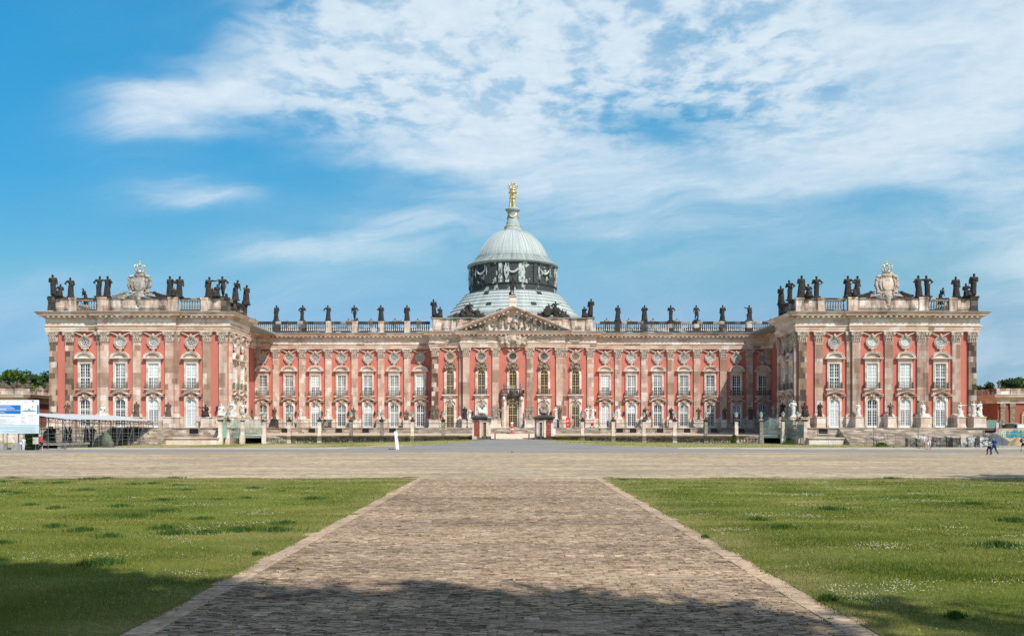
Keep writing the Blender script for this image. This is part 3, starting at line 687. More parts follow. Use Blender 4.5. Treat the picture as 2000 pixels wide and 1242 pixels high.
# modillions and dentils, one piece per straight run
for (x0, y0), (x1, y1) in zip(path, path[1:]):
    L = math.hypot(x1 - x0, y1 - y0)
    if L < 2 or (x0 == x1 and abs(x0) > 60) : continue
    if abs(y0) > 161 and x0 != x1 and abs(x0 - x1) < 6 and abs(x0) > 47: continue
    g = G(); d = Vector((x1 - x0, y1 - y0)) / L
    k = max(1, int(L / 0.88)); st = L / k
    for i in range(k):
        c = (i + 0.5) * st
        g.box(c - 0.17, c + 0.17, -1.22, -0.68, 21.18, 21.42)
    k = int(L / 0.36); st = L / k
    g.box(0.3, L - 0.3, -0.8, -0.45, 21.13, 21.2)
    for i in range(k): g.box((i + .5) * st - 0.09, (i + .5) * st + 0.09, -0.66, -0.5, 21.02, 21.16)
    pobj('cornice_brackets', g, 'ent', loc=(x0, y0, 0), rz=math.atan2(d.y, d.x))
pobj('wall', G().box(-77.35, 77.35, 205.8, 206, 0, ZC), 'red')
# roofs
g = G()
for s in (-1, 1):
    g.box(s * 77.2, s * 47.9, 150.4, 205.8, ZC - 0.3, ZC + 0.02)
    g.box(s * 52.7, s * 10, 183.3, 205.8, ZC - 0.3, ZC + 0.02)
g.box(-16, 16, 180.1, 205.8, ZC - 0.3, ZC + 0.02)
pobj('roof', g, 'copper2')
for s in (-1, 1):
    x0, x1 = sorted((s * 16.4, s * 70))
    g = G(); vs = [(x0, 185, ZC + .05), (x1, 185, ZC + .05), (x1, 193, 24.3), (x0, 193, 24.3), (x1, 204, ZC + .05), (x0, 204, ZC + .05)]
    g._add(vs, [(0, 1, 2, 3), (3, 2, 4, 5), (0, 3, 5), (1, 4, 2)])
    for i in range(int((x1 - x0) / 1.2)):
        x = x0 + 0.6 + i * 1.2; g.beam((x, 185, ZC + .1), (x, 193, 24.34), 0.05)
    pobj('roof', g, 'copper')

# ---- prototypes of repeated façade parts (local: x along the wall, -y outwards)
def arc(cx, cz, rx, rz, a0, a1, n):
    return [(cx + rx * math.cos(R(a0 + (a1 - a0) * i / n)), cz + rz * math.sin(R(a0 + (a1 - a0) * i / n))) for i in range(n + 1)]
def pil_mesh(wd, z0, z1, dep=0.36, name='pilaster'):
    g = G(); n = 6; gw = wd / (n * 1.5 + 0.9); 
    outline = [(-wd / 2, 0), (-wd / 2, -dep)]
    x = -wd / 2 + gw * 0.7
    for i in range(n):
        outline += [(x, -dep), (x + gw * .25, -dep + 0.09), (x + gw * .75, -dep + 0.09), (x + gw, -dep)]; x += gw * 1.55
    outline += [(wd / 2, -dep), (wd / 2, 0)]
    o = [(a, b_) for a, b_ in outline]
    nn = len(o)
    vs = [(a, b_, z0 + 0.5) for a, b_ in o] + [(a, b_, z1) for a, b_ in o]
    g._add(vs, [(i, i + 1, nn + i + 1, nn + i) for i in range(nn - 1)])
    return g.mesh(name)
def pilbase(wd, dep=0.36):
    g = G()
    g.box(-wd / 2 - .22, wd / 2 + .22, -dep - .22, 0, ZP + 0.002, ZP + 0.26)
    g.box(-wd / 2 - .15, wd / 2 + .15, -dep - .15, 0, ZP + 0.26, ZP + 0.38)
    g.box(-wd / 2 - .06, wd / 2 + .06, -dep - .06, 0, ZP + 0.38, ZP + 0.52)
    g.box(-wd / 2 - .3, wd / 2 + .3, -dep - .42, 0, ZF - 0.0, ZF + 0.3)
    g.box(-wd / 2 - .22, wd / 2 + .22, -dep - .34, 0, ZF + 0.3, ZP - 0.2)
    g.box(-wd / 2 - .3, wd / 2 + .3, -dep - .42, 0, ZP - 0.2, ZP)
    return g.mesh('pilaster_base')
def capital(wd, dep=0.36, z0=17.07, z1=ZA):
    g = G(); H = z1 - z0; hw = wd / 2
    vs = []; fs = []
    for z, e in ((z0, 0.02), (z0 + .12, .07), (z0 + .2, .02), (z0 + H * .55, .05), (z0 + H * .85, .26)):
        vs += [(-hw - e, 0, z), (-hw - e, -dep - e, z), (hw + e, -dep - e, z), (hw + e, 0, z)]
    for k in range(4): fs += [(k * 4 + i, k * 4 + i + 1, k * 4 + 5 + i, k * 4 + 4 + i) for i in range(3)]
    g._add(vs, fs)
    for row, (zz, nn, s) in enumerate(((z0 + .42, 4, .2), (z0 + .86, 3, .22))):
        for i in range(nn):
            x = -hw + wd * (i + .5) / nn
            g.ball((x, -dep - .08, zz), (wd / nn * .40, .10, .30), 6, 5)
            g.ball((x, -dep - .21, zz + .24), (wd / nn * .34, .11, .10), 6, 4)
        for sx in (-1, 1): g.ball((sx * (hw + .07), -dep * .5, zz), (.08, .16, .28), 6, 4); g.ball((sx * (hw + .17), -dep * .5, zz + .24), (.09, .16, .09), 6, 4)
    for sx in (-1, 1):
        c = (sx * (hw + .10), z1 - .42)
        g.prism([(c[0] + .21 * math.cos(2 * PI * i / 10), c[1] + .21 * math.sin(2 * PI * i / 10)) for i in range(10)], -dep - .36, -dep + .05)
        g.ball((sx * hw * .3, -dep - .16, z1 - .42), (.13, .1, .13), 6, 4)
    g.ball((0, -dep - .3, z1 - .14), (.15, .1, .14), 6, 4)
    ab = [(-hw - .36, 0), (-hw - .36, -dep - .36), (-hw * .5, -dep - .24), (hw * .5, -dep - .24), (hw + .36, -dep - .36), (hw + .36, 0)]
    g.plan(ab, z1 - .2, z1 - .002)
    return g.mesh('capital')
PM = {}
for wd, w0 in ((1.4, 1.27), (1.0, .92), (0.7, .66)):
    PM[wd] = (pil_mesh(w0, ZP, 17.1), pilbase(w0), capital(w0 * 1.04))
def place(fr, x, y=0.0):
    (ox, oy), rz = fr
    return (ox + x * math.cos(rz) - y * math.sin(rz), oy + x * math.sin(rz) + y * math.cos(rz), 0.0)
def kids(name, data, mats, par, smooth=False):
    o = obj(name, data, mats, None, (0, 0, 0), 0.0, 1.0, smooth); o.parent = par; return o
def pilaster(fr, x, wd=1.4, mt='pil'):
    a, b_, c = PM[wd]
    p_ = pobj('pilaster', a, mt, loc=place(fr, x), rz=fr[1])
    kids('base', b_, 'plinth', p_); kids('capital', c, 'orn', p_)
    return p_

def ornament(w_, h_, n, seed, dep=0.25, taper=0.4, head=True):
    """mirrored carved shell-work"""
    r_ = random.Random(seed); g = G()
    for i in range(n):
        z = r_.uniform(0, 1); ww = 1 - taper * z; x = r_.uniform(0.12, 1) * ww
        s = r_.uniform(.10, .2) * min(w_, h_)
        for sx in (-1, 1):
            g.ball((sx * x * w_ / 2, -dep * r_.uniform(.3, 1), z * h_), (s * r_.uniform(.6, 1.5), s * .7, s * r_.uniform(.6, 1.4)), 6, 4, rot=sx * r_.uniform(-.9, .9))
    for i in range(7):
        t = i / 6 * PI
        for sx in (-1, 1): pass
        g.ball((math.cos(t) * w_ * .5, -dep * .5, h_ * (.35 + .55 * math.sin(t))), (w_ * .1, dep * .5, h_ * .12), 6, 4)
    if head: g.ball((0, -dep - .05, h_ * .5), (w_ * .13, dep * .7, w_ * .16), 8, 6)
    return g

# upper window: stone surround with segmental pediment
def bars(g, x0, x1, z0, z1, nx, nz, y, t=0.045, thick=True, mid=0.1):
    for i in range(1, nx):
        x = x0 + (x1 - x0) * i / nx; tt = mid if (thick and i * 2 == nx) else t
        g.box(x - tt / 2, x + tt / 2, y - 0.03, y + 0.03, z0, z1)
    for i in range(1, nz):
        z = z0 + (z1 - z0) * i / nz
        g.box(x0, x1, y - 0.026, y + 0.026, z - t / 2, z + t / 2)
W1w, W1z0, W1z1 = 0.86, 9.42, 13.52
g = G(); y = -0.12
g.ring([(-W1w, W1z0), (-W1w, W1z1), (W1w, W1z1), (W1w, W1z0)], [(-W1w + .1, W1z0 + .1), (-W1w + .1, W1z1 - .1), (W1w - .1, W1z1 - .1), (W1w - .1, W1z0 + .1)], y - .05, y + .1)
bars(g, -W1w + .1, W1w - .1, W1z0 + .1, W1z1 - .1, 4, 7, y, .05, mid=.15); g.box(-W1w + .1, W1w - .1, y - .05, y + .04, 11.15, 11.31)
UP_FRAME = g.mesh('window')
def rectpane(w_, z0, z1, zs=None):
    g = G(); y = -0.085; zs = zs or (z0 + z1) / 2
    g._add([(-w_, y, z0), (w_, y, z0), (w_, y, zs), (-w_, y, zs)], [(0, 1, 2, 3)], 0)
    g._add([(-w_, y, zs), (w_, y, zs), (w_, y, z1), (-w_, y, z1)], [(0, 1, 2, 3)], 1)
    return g.mesh('pane')
UP_PANE = rectpane(W1w, W1z0, W1z1, 11.2)
g = G(); so_, si = 1.19, W1w - .002
g.ring([(-so_, 9.3), (-so_, 13.95), (so_, 13.95), (so_, 9.3)], [(-si, 9.3), (-si, W1z1), (si, W1z1), (si, 9.3)], -0.30, 0, closed=False)
g.ring([(-si - .16, 9.3), (-si - .16, W1z1 + .16), (si + .16, W1z1 + .16), (si + .16, 9.3)], [(-si - .04, 9.3), (-si - .04, W1z1 + .04), (si + .04, W1z1 + .04), (si + .04, 9.3)], -0.36, -0.3, closed=False)
g.box(-1.2, 1.2, -.28, 0, 13.952, 14.34)
g.box(-1.5, 1.5, -.62, 0, 9.18, 9.36); g.box(-1.38, 1.38, -.45, 0, 9.04, 9.18); g.box(-1.22, 1.22, -.24, 0, 8.45, 9.04)
g.box(-1.0, 1.0, -.30, -.24, 8.58, 8.95)
UP_SUR = g.mesh('surround')
g = G()
g.box(-1.72, 1.72, -.74, 0, 14.342, 14.50)
g.box(-1.55, 1.55, -.55, 0, 14.24, 14.338)
oa = arc(0, 14.50, 1.45, 0.98, 0, 180, 16); ia = arc(0, 14.50, 1.20, 0.74, 0, 180, 16)
g.ring(oa, ia, -.72, 0, closed=False); g.prism(arc(0, 14.5, 1.21, .75, 0, 180, 16), -.36, 0)
g.ring(arc(0, 14.5, 1.53, 1.07, 0, 180, 16), arc(0, 14.5, 1.45, .99, 0, 180, 16), -.80, 0, closed=False)
UP_PED = g.mesh('pediment')
def railing(w_, z0, h_, bow=.45, n=14, front=-.36):
    g = G()
    pts = [(-w_, front, 0)] + [(-w_ + .02 + (2 * w_ - .04) * t / 8, front - .18 - bow * math.sin(PI * t / 8) * .5, 0) for t in range(9)] + [(w_, front, 0)]
    for z in (z0 + .06, z0 + h_ * .62, z0 + h_): g.tube([(a, b_, z) for a, b_, _ in pts], .035, 5)
    for i in range(n + 1):
        t = i / n; x = -w_ + .02 + (2 * w_ - .04) * t; yy = front - .18 - bow * math.sin(PI * t) * .5
        g.tube([(x, yy, z0 + .03), (x, yy - .09, z0 + h_ * .35), (x, yy, z0 + h_)], .018, 4)
    for sx in (-1, 1): g.box(sx * w_ - .07, sx * w_ + .07, front - .3, front + .05, z0, z0 + h_ + .08); g.ball((sx * w_, front - .13, z0 + h_ + .12), .08, 6, 4)
    for i in range(5):
        x = -w_ * .7 + w_ * 1.4 * i / 4; g.tube([(x - .12, front - .42, z0 + .3), (x, front - .46, z0 + .5), (x + .12, front - .42, z0 + .3), (x, front - .44, z0 + .12), (x - .12, front - .42, z0 + .3)], .016, 4)
    return g
RAIL = railing(1.22, 9.37, 0.98).mesh('railing')
# lower french window with a moulded hood
def archtop(w_, zs, rise, n=10): return arc(0, zs, w_, rise, 180, 0, n)
def door_mesh(w_, z0, zs, rise, nz, tz, name, nx=4):
    g = G(); y = -.12
    out = [(-w_, z0)] + archtop(w_, zs, rise) + [(w_, z0)]; inn = [(-w_ + .1, z0 + .12)] + archtop(w_ - .1, zs, rise - .1) + [(w_ - .1, z0 + .12)]
    g.ring(out, inn, y - .05, y + .1)
    g.box(-w_ + .1, w_ - .1, y - .05, y + .04, tz, tz + .15)
    for i in range(1, nx):
        x = -w_ + 2 * w_ * i / nx; t = .14 if i * 2 == nx else .045
        zt = zs + (rise - .1) * math.sqrt(max(0, 1 - (x / (w_ - .1)) ** 2)); g.box(x - t / 2, x + t / 2, y - .03, y + .03, z0 + .1, zt)
    for i in range(1, nz):
        z = z0 + (zs - z0) * i / nz; g.box(-w_ + .1, w_ - .1, y - .026, y + .026, z - .024, z + .024)
    g.box(-w_ + .1, w_ - .1, y - .045, y + .04, z0 + .05, z0 + .3)
    return g.mesh(name)
def archpane(w_, z0, zs, rise, split):
    g = G(); y = -.085
    g._add([(-w_, y, z0), (w_, y, z0), (w_, y, split), (-w_, y, split)], [(0, 1, 2, 3)], 0)
    pts = [(-w_, split)] + archtop(w_, zs, rise) + [(w_, split)]
    g._add([(a, y, b_) for a, b_ in pts], [tuple(range(len(pts)))], 1)
    return g.mesh('pane')
LOW_FRAME = door_mesh(.84, ZF, 7.05, .58, 9, 5.85, 'french_window'); LOW_PANE = archpane(.84, ZF, 7.05, .58, 5.9)
g = G()
out = [(-1.2, ZF)] + [(-1.2, 8.12)] * 1 + archtop(1.2, 8.10, .02, 8)[0:9] + [(1.2, 8.12), (1.2, ZF)]
inn = [(-.838, ZF), (-.838, 7.0)] + archtop(.838, 7.05, .58, 8) + [(.838, 7.0), (.838, ZF)]
g.ring(out, inn, -.28, 0, closed=False)
i2 = [(-.88, ZF)] + archtop(.88, 7.05, .62, 10) + [(.88, ZF)]; o2 = [(-1.05, ZF)] + archtop(1.05, 7.05, .8, 10) + [(1.05, ZF)]
g.ring(o2, i2, -.36, -.28, closed=False)
LOW_SUR = g.mesh('surround')
g = G()
prof = [(-1.80, 8.15), (-1.45, 8.15), (-1.15, 8.25), (-.8, 8.48), (-.4, 8.64), (0, 8.70), (.4, 8.64), (.8, 8.48), (1.15, 8.25), (1.45, 8.15), (1.80, 8.15)]
for d, t0, t1 in ((-.50, 0, .09), (-.66, .09, .2), (-.74, .2, .27)):
    g.ring([(a, z + t1) for a, z in prof], [(a, z + t0) for a, z in prof], d, 0, closed=False)
for sx in (-1, 1): g.box(sx * 1.80, sx * 1.05, -.6, 0, 8.10, 8.15)
LOW_HOOD = g.mesh('hood')
g = ornament(1.2, .75, 7, 11, .38, .3)
LOW_HEAD = G().put(g, Matrix.Translation((0, -.2, 7.62))).mesh('keystone_head', True)
# round window
g = G(); y = -.10
def ell(rx, rz, n=24, cz=17.1): return [(rx * math.cos(2 * PI * i / n), cz + rz * math.sin(2 * PI * i / n)) for i in range(n)]
g.ring(ell(.76, .64), ell(.67, .55), y - .05, y + .06)
for i in range(8):
    a = 2 * PI * i / 8; ca, sa = math.cos(a), math.sin(a)
    g.tube([(ca * .22, y, 17.1 + sa * .18), (ca * .70, y, 17.1 + sa * .58)], .026, 4)
g.ring(ell(.25, .2, 12), ell(.2, .15, 12), y - .04, y + .03)
g.ring(ell(.5, .4, 16), ell(.455, .36, 16), y - .03, y + .02)
RND_FRAME = g.mesh('round_window')
g = G(); g._add([(a, -.07, z) for a, z in ell(.74, .62)], [tuple(range(24))], 0); RND_PANE = g.mesh('pane')
g = G()
g.ring(ell(1.02, .90), ell(.75, .63), -.22, 0); g.ring(ell(1.10, .98), ell(.98, .86), -.34, 0); g.ring(ell(.86, .74), ell(.76, .64), -.30, -.22)
RND_SUR = g.mesh('surround')
g = G()
g.ball((0, -.38, 18.22), (.26, .26, .30), 8, 6); g.ball((0, -.3, 17.98), (.34, .2, .2), 8, 5)
for sx in (-1, 1):
    for i in range(6):
        t = i / 5
        g.ball((sx * (.35 + 1.15 * t), -.24, 18.08 + .52 * t ** .8), (.24 - .05 * t, .12, .17 - .07 * t), 6, 4, rot=-sx * .5)
    for i in range(4): g.ball((sx * (.45 + .22 * i), -.2, 17.98 + .14 * i), (.16, .1, .1), 6, 4, rot=-sx * .7)
    g.ball((sx * .5, -.24, 16.12), (.24, .16, .16), 6, 4, rot=sx * .5)
g.ball((0, -.28, 15.98), (.42, .2, .26), 8, 5); g.ball((0, -.24, 15.66), (.26, .16, .2), 6, 4); g.ball((0, -.2, 15.44), (.12, .1, .14), 6, 4)
g.ring(ell(1.0, .88), ell(.94, .82), -.2, -.1)
RND_ORN = g.mesh('cherub_carving', True)

STY = {'d': ('g_dark', 'g_dark'), 'g': ('g_grey', 'g_grey'), 'w': ('g_white', 'g_white'), 'x': ('g_dark', 'g_grey'), 'y': ('g_dark', 'g_white'), 'z': ('g_grey', 'g_dark'), 'v': ('g_grey', 'g_white')}
def bay(fr, x, up, low, rd):
    L = place(fr, x); rz = fr[1]
    w_ = pobj('window', UP_FRAME, 'white', loc=L, rz=rz)
    kids('pane', UP_PANE, list(STY[up]), w_); kids('surround', UP_SUR, 'sur', w_); kids('pediment', UP_PED, 'sur', w_); kids('railing', RAIL, 'railiron', w_)
    w_ = pobj('french_window', LOW_FRAME, 'white', loc=L, rz=rz)
    kids('pane', LOW_PANE, list(STY[low]), w_); kids('surround', LOW_SUR, 'sur', w_); kids('hood', LOW_HOOD, 'cor', w_); kids('keystone_head', LOW_HEAD, 'orn', w_)
    w_ = pobj('round_window', RND_FRAME, 'white', loc=L, rz=rz)
    kids('pane', RND_PANE, STY[rd][0], w_); kids('surround', RND_SUR, 'orn', w_); kids('cherub_carving', RND_ORN, 'orn', w_)

FR_M = ((0.0, 183.0), 0.0); FR_C = ((0.0, 180.0), 0.0); FR_P = ((0.0, 179.2), 0.0)
FR_W = {s: ((s * WC, 150.0), 0.0) for s in (-1, 1)}; FR_R = {s: ((s * WC, 149.5), 0.0) for s in (-1, 1)}
FR_S = {-1: ((-47.5, 150.0), R(90)), 1: ((47.5, 150.0), R(-90))}
# main ranges
lu = 'gggggww'[::-1]; 
for s, ups, lows, rds in ((-1, 'vgxgvgz', 'dgvxvgd', 'gdggddg'), (1, 'vgxgzdd', 'wydxdxg', 'gggdgdd')):
    for k in range(7):
        bay(FR_M, s * (18.78 + 5.345 * k), ups[k], lows[k], rds[k])
        if k < 6: pilaster(FR_M, s * (21.45 + 5.345 * k), 1.4)
    pilaster(FR_M, s * 51.95, 1.0)
# wings
for s, ups, lows, rds in ((-1, 'dgvv', 'ddvw', 'dggd'), (1, 'dwwx', 'wdvv', 'dwwg')):
    for k, x in enumerate((-8.85, -2.75, 2.75, 8.85)):
        bay(FR_R[s] if abs(x) < 6 else FR_W[s], x, ups[k], lows[k], rds[k])
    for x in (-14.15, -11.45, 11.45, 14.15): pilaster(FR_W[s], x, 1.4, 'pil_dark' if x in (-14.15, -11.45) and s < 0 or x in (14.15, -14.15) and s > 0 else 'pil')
    for x in (-6.46, 6.46): pilaster(FR_W[s], x, .7)
    for x in (-5.38, 0, 5.38): pilaster(FR_R[s], x, 1.4)
    fr = FR_S[s]; q = -s
    for x in (0.75, 4.85, 9.9): pilaster(fr, q * x if s > 0 else x, 1.0)
    for x, a, b_, c in ((2.75, 'g', 'w', 'g'), (7.0, 'v', 'w', 'g')) if s < 0 else ((2.75, 'g', 'g', 'd'), (7.0, 'g', 'g', 'd')):
        bay(fr, x if s < 0 else -x, a, b_, c)
# centre block
for s in (-1, 1):
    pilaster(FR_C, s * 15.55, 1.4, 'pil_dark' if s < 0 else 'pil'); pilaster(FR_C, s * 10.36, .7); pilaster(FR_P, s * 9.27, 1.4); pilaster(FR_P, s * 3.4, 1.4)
def gdoor(w_, z0, zs, nz, tzs, name):
    g = G(); y = -.12; rise = w_
    out = [(-w_, z0)] + archtop(w_, zs, rise, 14) + [(w_, z0)]; inn = [(-w_ + .1, z0 + .1)] + archtop(w_ - .1, zs, rise - .1, 14) + [(w_ - .1, z0 + .1)]
    g.ring(out, inn, y - .06, y + .1)
    for t in tzs: g.box(-w_ + .1, w_ - .1, y - .06, y + .04, t, t + .13)
    for i in range(1, 4):
        x = -w_ + 2 * w_ * i / 4; t = .10 if i == 2 else .03
        g.box(x - t / 2, x + t / 2, y - .035, y + .03, z0 + .1, zs + (rise - .1 if i == 2 else 0))
    for i in range(1, nz):
        z = z0 + (zs - z0) * i / nz; g.box(-w_ + .1, w_ - .1, y - .028, y + .028, z - .018, z + .018)
    for a in (35, 65, 115, 145): g.tube([(w_ * .3 * math.cos(R(a)), y, zs + w_ * .3 * math.sin(R(a))), (w_ * .92 * math.cos(R(a)), y, zs + w_ * .92 * math.sin(R(a)))], .026, 4)
    g.ring(arc(0, zs, w_ * .55, w_ * .55, 0, 180, 10), arc(0, zs, w_ * .49, w_ * .49, 0, 180, 10), y - .03, y + .03, closed=False)
    return g.mesh(name)
CU = gdoor(.74, 9.6, 13.55, 7, (11.2, 13.5), 'window'); CUp = archpane(.74, 9.6, 13.55, .74, 11.2)
CL = gdoor(.74, ZF + .05, 7.1, 8, (5.3, 7.05), 'french_window'); CLp = archpane(.74, ZF + .05, 7.1, .74, 5.3)
CD = gdoor(.9, ZF + .05, 6.95, 8, (5.35, 6.9), 'entrance_door'); CDp = archpane(.9, ZF + .05, 6.95, .9, 5.35)
def archsur(wi, wo, z0, zs, zo, name='surround', extra=None):
    g = G()
    out = [(-wo, z0)] + arc(0, zo, wo, wo * .92, 180, 0, 14) + [(wo, z0)]; inn = [(-wi, z0)] + arc(0, zs, wi, wi, 180, 0, 14) + [(wi, z0)]
    g.ring(out, inn, -.28, 0, closed=False)
    o2 = [(-wi - .2, z0)] + arc(0, zs, wi + .2, wi + .2, 180, 0, 14) + [(wi + .2, z0)]; i2 = [(-wi - .04, z0)] + arc(0, zs, wi + .04, wi + .04, 180, 0, 14) + [(wi + .04, z0)]
    g.ring(o2, i2, -.38, -.28, closed=False)
    if extra: extra(g)
    return g.mesh(name)
def ex1(g):
    g.box(-1.6, 1.6, -.72, 0, 9.30, 9.5); g.box(-1.45, 1.45, -.5, 0, 9.12, 9.3); g.box(-1.28, 1.28, -.22, 0, 7.9, 9.12)
CUs = archsur(.738, 1.18, 9.5, 13.55, 13.6, extra=ex1)
def ex2(g):
    p_ = arc(0, 7.25, 1.22, 1.12, 20, 160, 12); g.ring([(a, z + .2) for a, z in p_], p_, -.55, 0, closed=False)
    g.box(-1.26, 1.26, -.2, 0, 7.4, 7.9)
CLs = archsur(.738, 1.26, ZF, 7.1, 7.2, extra=ex2)
CROWN = G().put(ornament(2.2, 1.55, 26, 21, .5, .35), Matrix.Translation((0, -.12, 14.25))).mesh('shell_carving', True)
CHEAD = G().put(ornament(1.15, .95, 10, 31, .4, .3), Matrix.Translation((0, -.2, 8.05))).mesh('keystone_head', True)
CRAIL = railing(1.12, 9.5, 1.05).mesh('railing')
for x in (-12.55, -6.25, 0, 6.25, 12.55):
    fr = FR_C if abs(x) > 10 else FR_P; L = place(fr, x)
    w_ = pobj('window', CU, 'goldp', loc=L); kids('pane', CUp, ['g_grey' if x == 0 else 'g_dark', 'g_dark'], w_); kids('surround', CUs, 'sur', w_); kids('shell_carving', CROWN, 'orn_dark', w_)
    if x: kids('railing', CRAIL, 'railiron', w_)
    w_ = pobj('round_window', RND_FRAME, 'goldp' if abs(x) > 10 else ('railiron'), loc=L)
    kids('pane', RND_PANE, 'g_dark' if abs(x) > 10 or x == 0 else 'g_grey', w_); kids('surround', RND_SUR, 'orn', w_); kids('cherub_carving', RND_ORN, 'orn', w_)
    if x:
        w_ = pobj('french_window', CL, 'goldp', loc=L); kids('pane', CLp, ['g_dark', 'g_dark'], w_); kids('surround', CLs, 'sur', w_); kids('keystone_head', CHEAD, 'orn', w_)
# portal with balcony
w_ = pobj('entrance_door', CD, 'goldp', loc=place(FR_P, 0)); kids('pane', CDp, ['g_dark', 'g_dark'], w_)
kids('surround', archsur(.898, 1.22, ZF, 6.95, 6.98), 'sur', w_)
kids('shell_carving', G().put(ornament(2.1, 1.35, 24, 41, .5, .1), Matrix.Translation((0, -.2, 7.75))).mesh('shell_carving', True), 'orn_dark', w_)
g = G()
for s in (-1, 1):
    pl = [(s * 1.25, 0), (s * 1.25, -.7), (s * 1.75, -1.0), (s * 2.2, -.7), (s * 2.2, 0)]
    g.plan(pl, ZF, 9.0); g.plan([(a * 1.02 + s * .04, b_ * 1.06) for a, b_ in pl], ZF + 1.75, ZF + 1.95); g.plan([(a * 1.02 + s * .04, b_ * 1.1) for a, b_ in pl], ZF, ZF + .3)
    g.tube([(s * 1.75, -.95, 8.95), (s * 1.75, -1.5, 8.85), (s * 1.75, -1.6, 8.55), (s * 1.75, -1.2, 8.2), (s * 1.75, -1.05, 7.4)], [.25, .28, .26, .2, .14], 8)
    g.plan([(s * 1.3, -.1), (s * 1.3, -.85), (s * 1.75, -1.12), (s * 2.1, -.85), (s * 2.1, -.1)], 8.2, 8.42)
g.box(-1.3, 1.3, -.25, 0, 8.2, 9.15)
pobj('portal', g, 'sur', loc=place(FR_P, 0))
g = G(); pl = [(-2.35, 0), (-2.35, -1.25), (-1.75, -1.75), (-.7, -1.45), (.7, -1.45), (1.75, -1.75), (2.35, -1.25), (2.35, 0)]
g.plan([(a, b_) for a, b_ in pl], 9.35, 9.6); g.plan([(a * .94, b_ * .92) for a, b_ in pl], 9.15, 9.35)
rl = [(a * .95, b_ * .95) for a, b_ in pl]
for z in (9.68, 10.5): g.tube([(a, b_, z) for a, b_ in rl], .10, 6)
for (a0, b0), (a1, b1) in zip(rl, rl[1:]):
    L = math.hypot(a1 - a0, b1 - b0); k = max(2, int(L / .27))
    for i in range(k + 1):
        t = i / k; g.tube([(a0 + (a1 - a0) * t, b0 + (b1 - b0) * t, 9.65), (a0 + (a1 - a0) * t, b0 + (b1 - b0) * t - .07, 9.95), (a0 + (a1 - a0) * t, b0 + (b1 - b0) * t, 10.5)], [.05, .085, .05], 5)
g.put(ornament(1.0, .7, 8, 51, .25, .3), Matrix.Translation((0, -1.4, 9.65)))
bal = pobj('balcony', g, 'sooty', loc=place(FR_P, 0))
for s in (-1, 1):
    g = G().box(s * 1.62 - .16, s * 1.62 + .16, -1.8, -1.48, 10.55, 10.75)
    g.lathe([(.13, 10.75), (.2, 10.95), (.26, 11.3), (.2, 11.45), (.28, 11.5), (.1, 11.68), (.05, 11.85)], 10, s * 1.62, -1.64)
    kids('urn_lamp', g, 'st_grey', bal, True)

# pediment
g = G(); D0 = -0.0
px0, pz0, pz1 = 10.9, ZC + 0.02, 26.55
def raking(t0, t1, d, g):
    sl = (pz1 - pz0) / px0; n_ = math.hypot(1, sl)
    g.ring([(-px0 - .9, pz0 - .12 + t1 * 1), (0, pz1 + .2 + t1 * n_), (px0 + .9, pz0 - .12 + t1)], [(-px0 - .9, pz0 - .12 + t0), (0, pz1 + .2 + t0 * n_), (px0 + .9, pz0 - .12 + t0)], d, 0.3, closed=False)
for t0, t1, d in ((-.45, -.16, -.8), (-.16, .12, -1.62), (.12, .28, -1.84)): raking(t0, t1, d, g)
sl = (pz1 - pz0) / px0
for i in range(-11, 12):
    if i == 0: continue
    x = i * .92; z = pz1 - sl * abs(x) - .38; g.box(x - .16, x + .16, -1.45, -.8, z - .1, z + .14)
pobj('pediment', g, 'cor', loc=place(FR_P, 0))
pobj('tympanum', G().prism([(-px0 + .3, pz0), (0, pz1 - .1), (px0 - .3, pz0)], -.38, .2), 'sur', loc=place(FR_P, 0))
# attic behind the pediment
g = G().box(-16.1, 16.1, .1, 6.0, ZC + .02, 24.55); g.box(-16.3, 16.3, -.1, 6.2, 24.55, 24.82); g.box(-16.25, 16.25, -.05, .1, ZC + .05, 22.5)
for s in (-1, 1):
    for x in (15.3, 10.6): g.box(s * x - .65, s * x + .65, -.1, .1, 22.5, 24.55)
    g.box(s * 14.2, s * 11.6, 0.02, .1, 22.75, 24.3)
pobj('attic', g, 'attic', loc=place(FR_C, 0))
pobj('attic_flashing', G().box(-16.5, 16.5, 179.7, 186.4, 24.822, 24.9), 'copper')

# ---- parapets, pedestals and balusters round the roof
bl_g = G(); bl_g.lathe([(.11, 22.62), (.11, 22.70), (.07, 22.76), (.13, 22.95), (.155, 23.12), (.12, 23.35), (.065, 23.65), (.06, 23.82), (.10, 23.9), (.10, 24.0)], 7)
def parapet(fr, x0, x1, kind, mat, y0=0.0, y1=.55):
    L = abs(x1 - x0); g = G()
    a, b_ = min(x0, x1), max(x0, x1)
    g.box(a, b_, y0, y1, ZC + .05, 22.5); g.box(a, b_, y0 - .04, y1 + .04, 22.5, 22.62, 1)
    g.box(a, b_, y0 - .06, y1 + .06, 24.0 if kind == 'b' else 24.2, 24.3); g.box(a, b_, y0 - .12, y1 + .12, 24.3, ZR, 1)
    if kind == 's':
        g.box(a, b_, y0 + .04, y1 - .04, 22.62, 24.2)
        k = max(1, int(L / 3.2))
        for i in range(k): g.box(a + L * i / k + .25, a + L * (i + 1) / k - .25, y0 - .03, y0 + .04, 22.85, 24.0)
    else:
        k = max(2, int(round(L / .43)))
        for i in range(k): g.put(bl_g, Matrix.Translation((a + L * (i + .5) / k, (y0 + y1) / 2, 0)))
    pobj('balustrade' if kind == 'b' else 'parapet', g, [mat, 'sooty'], loc=place(fr, 0), rz=fr[1])
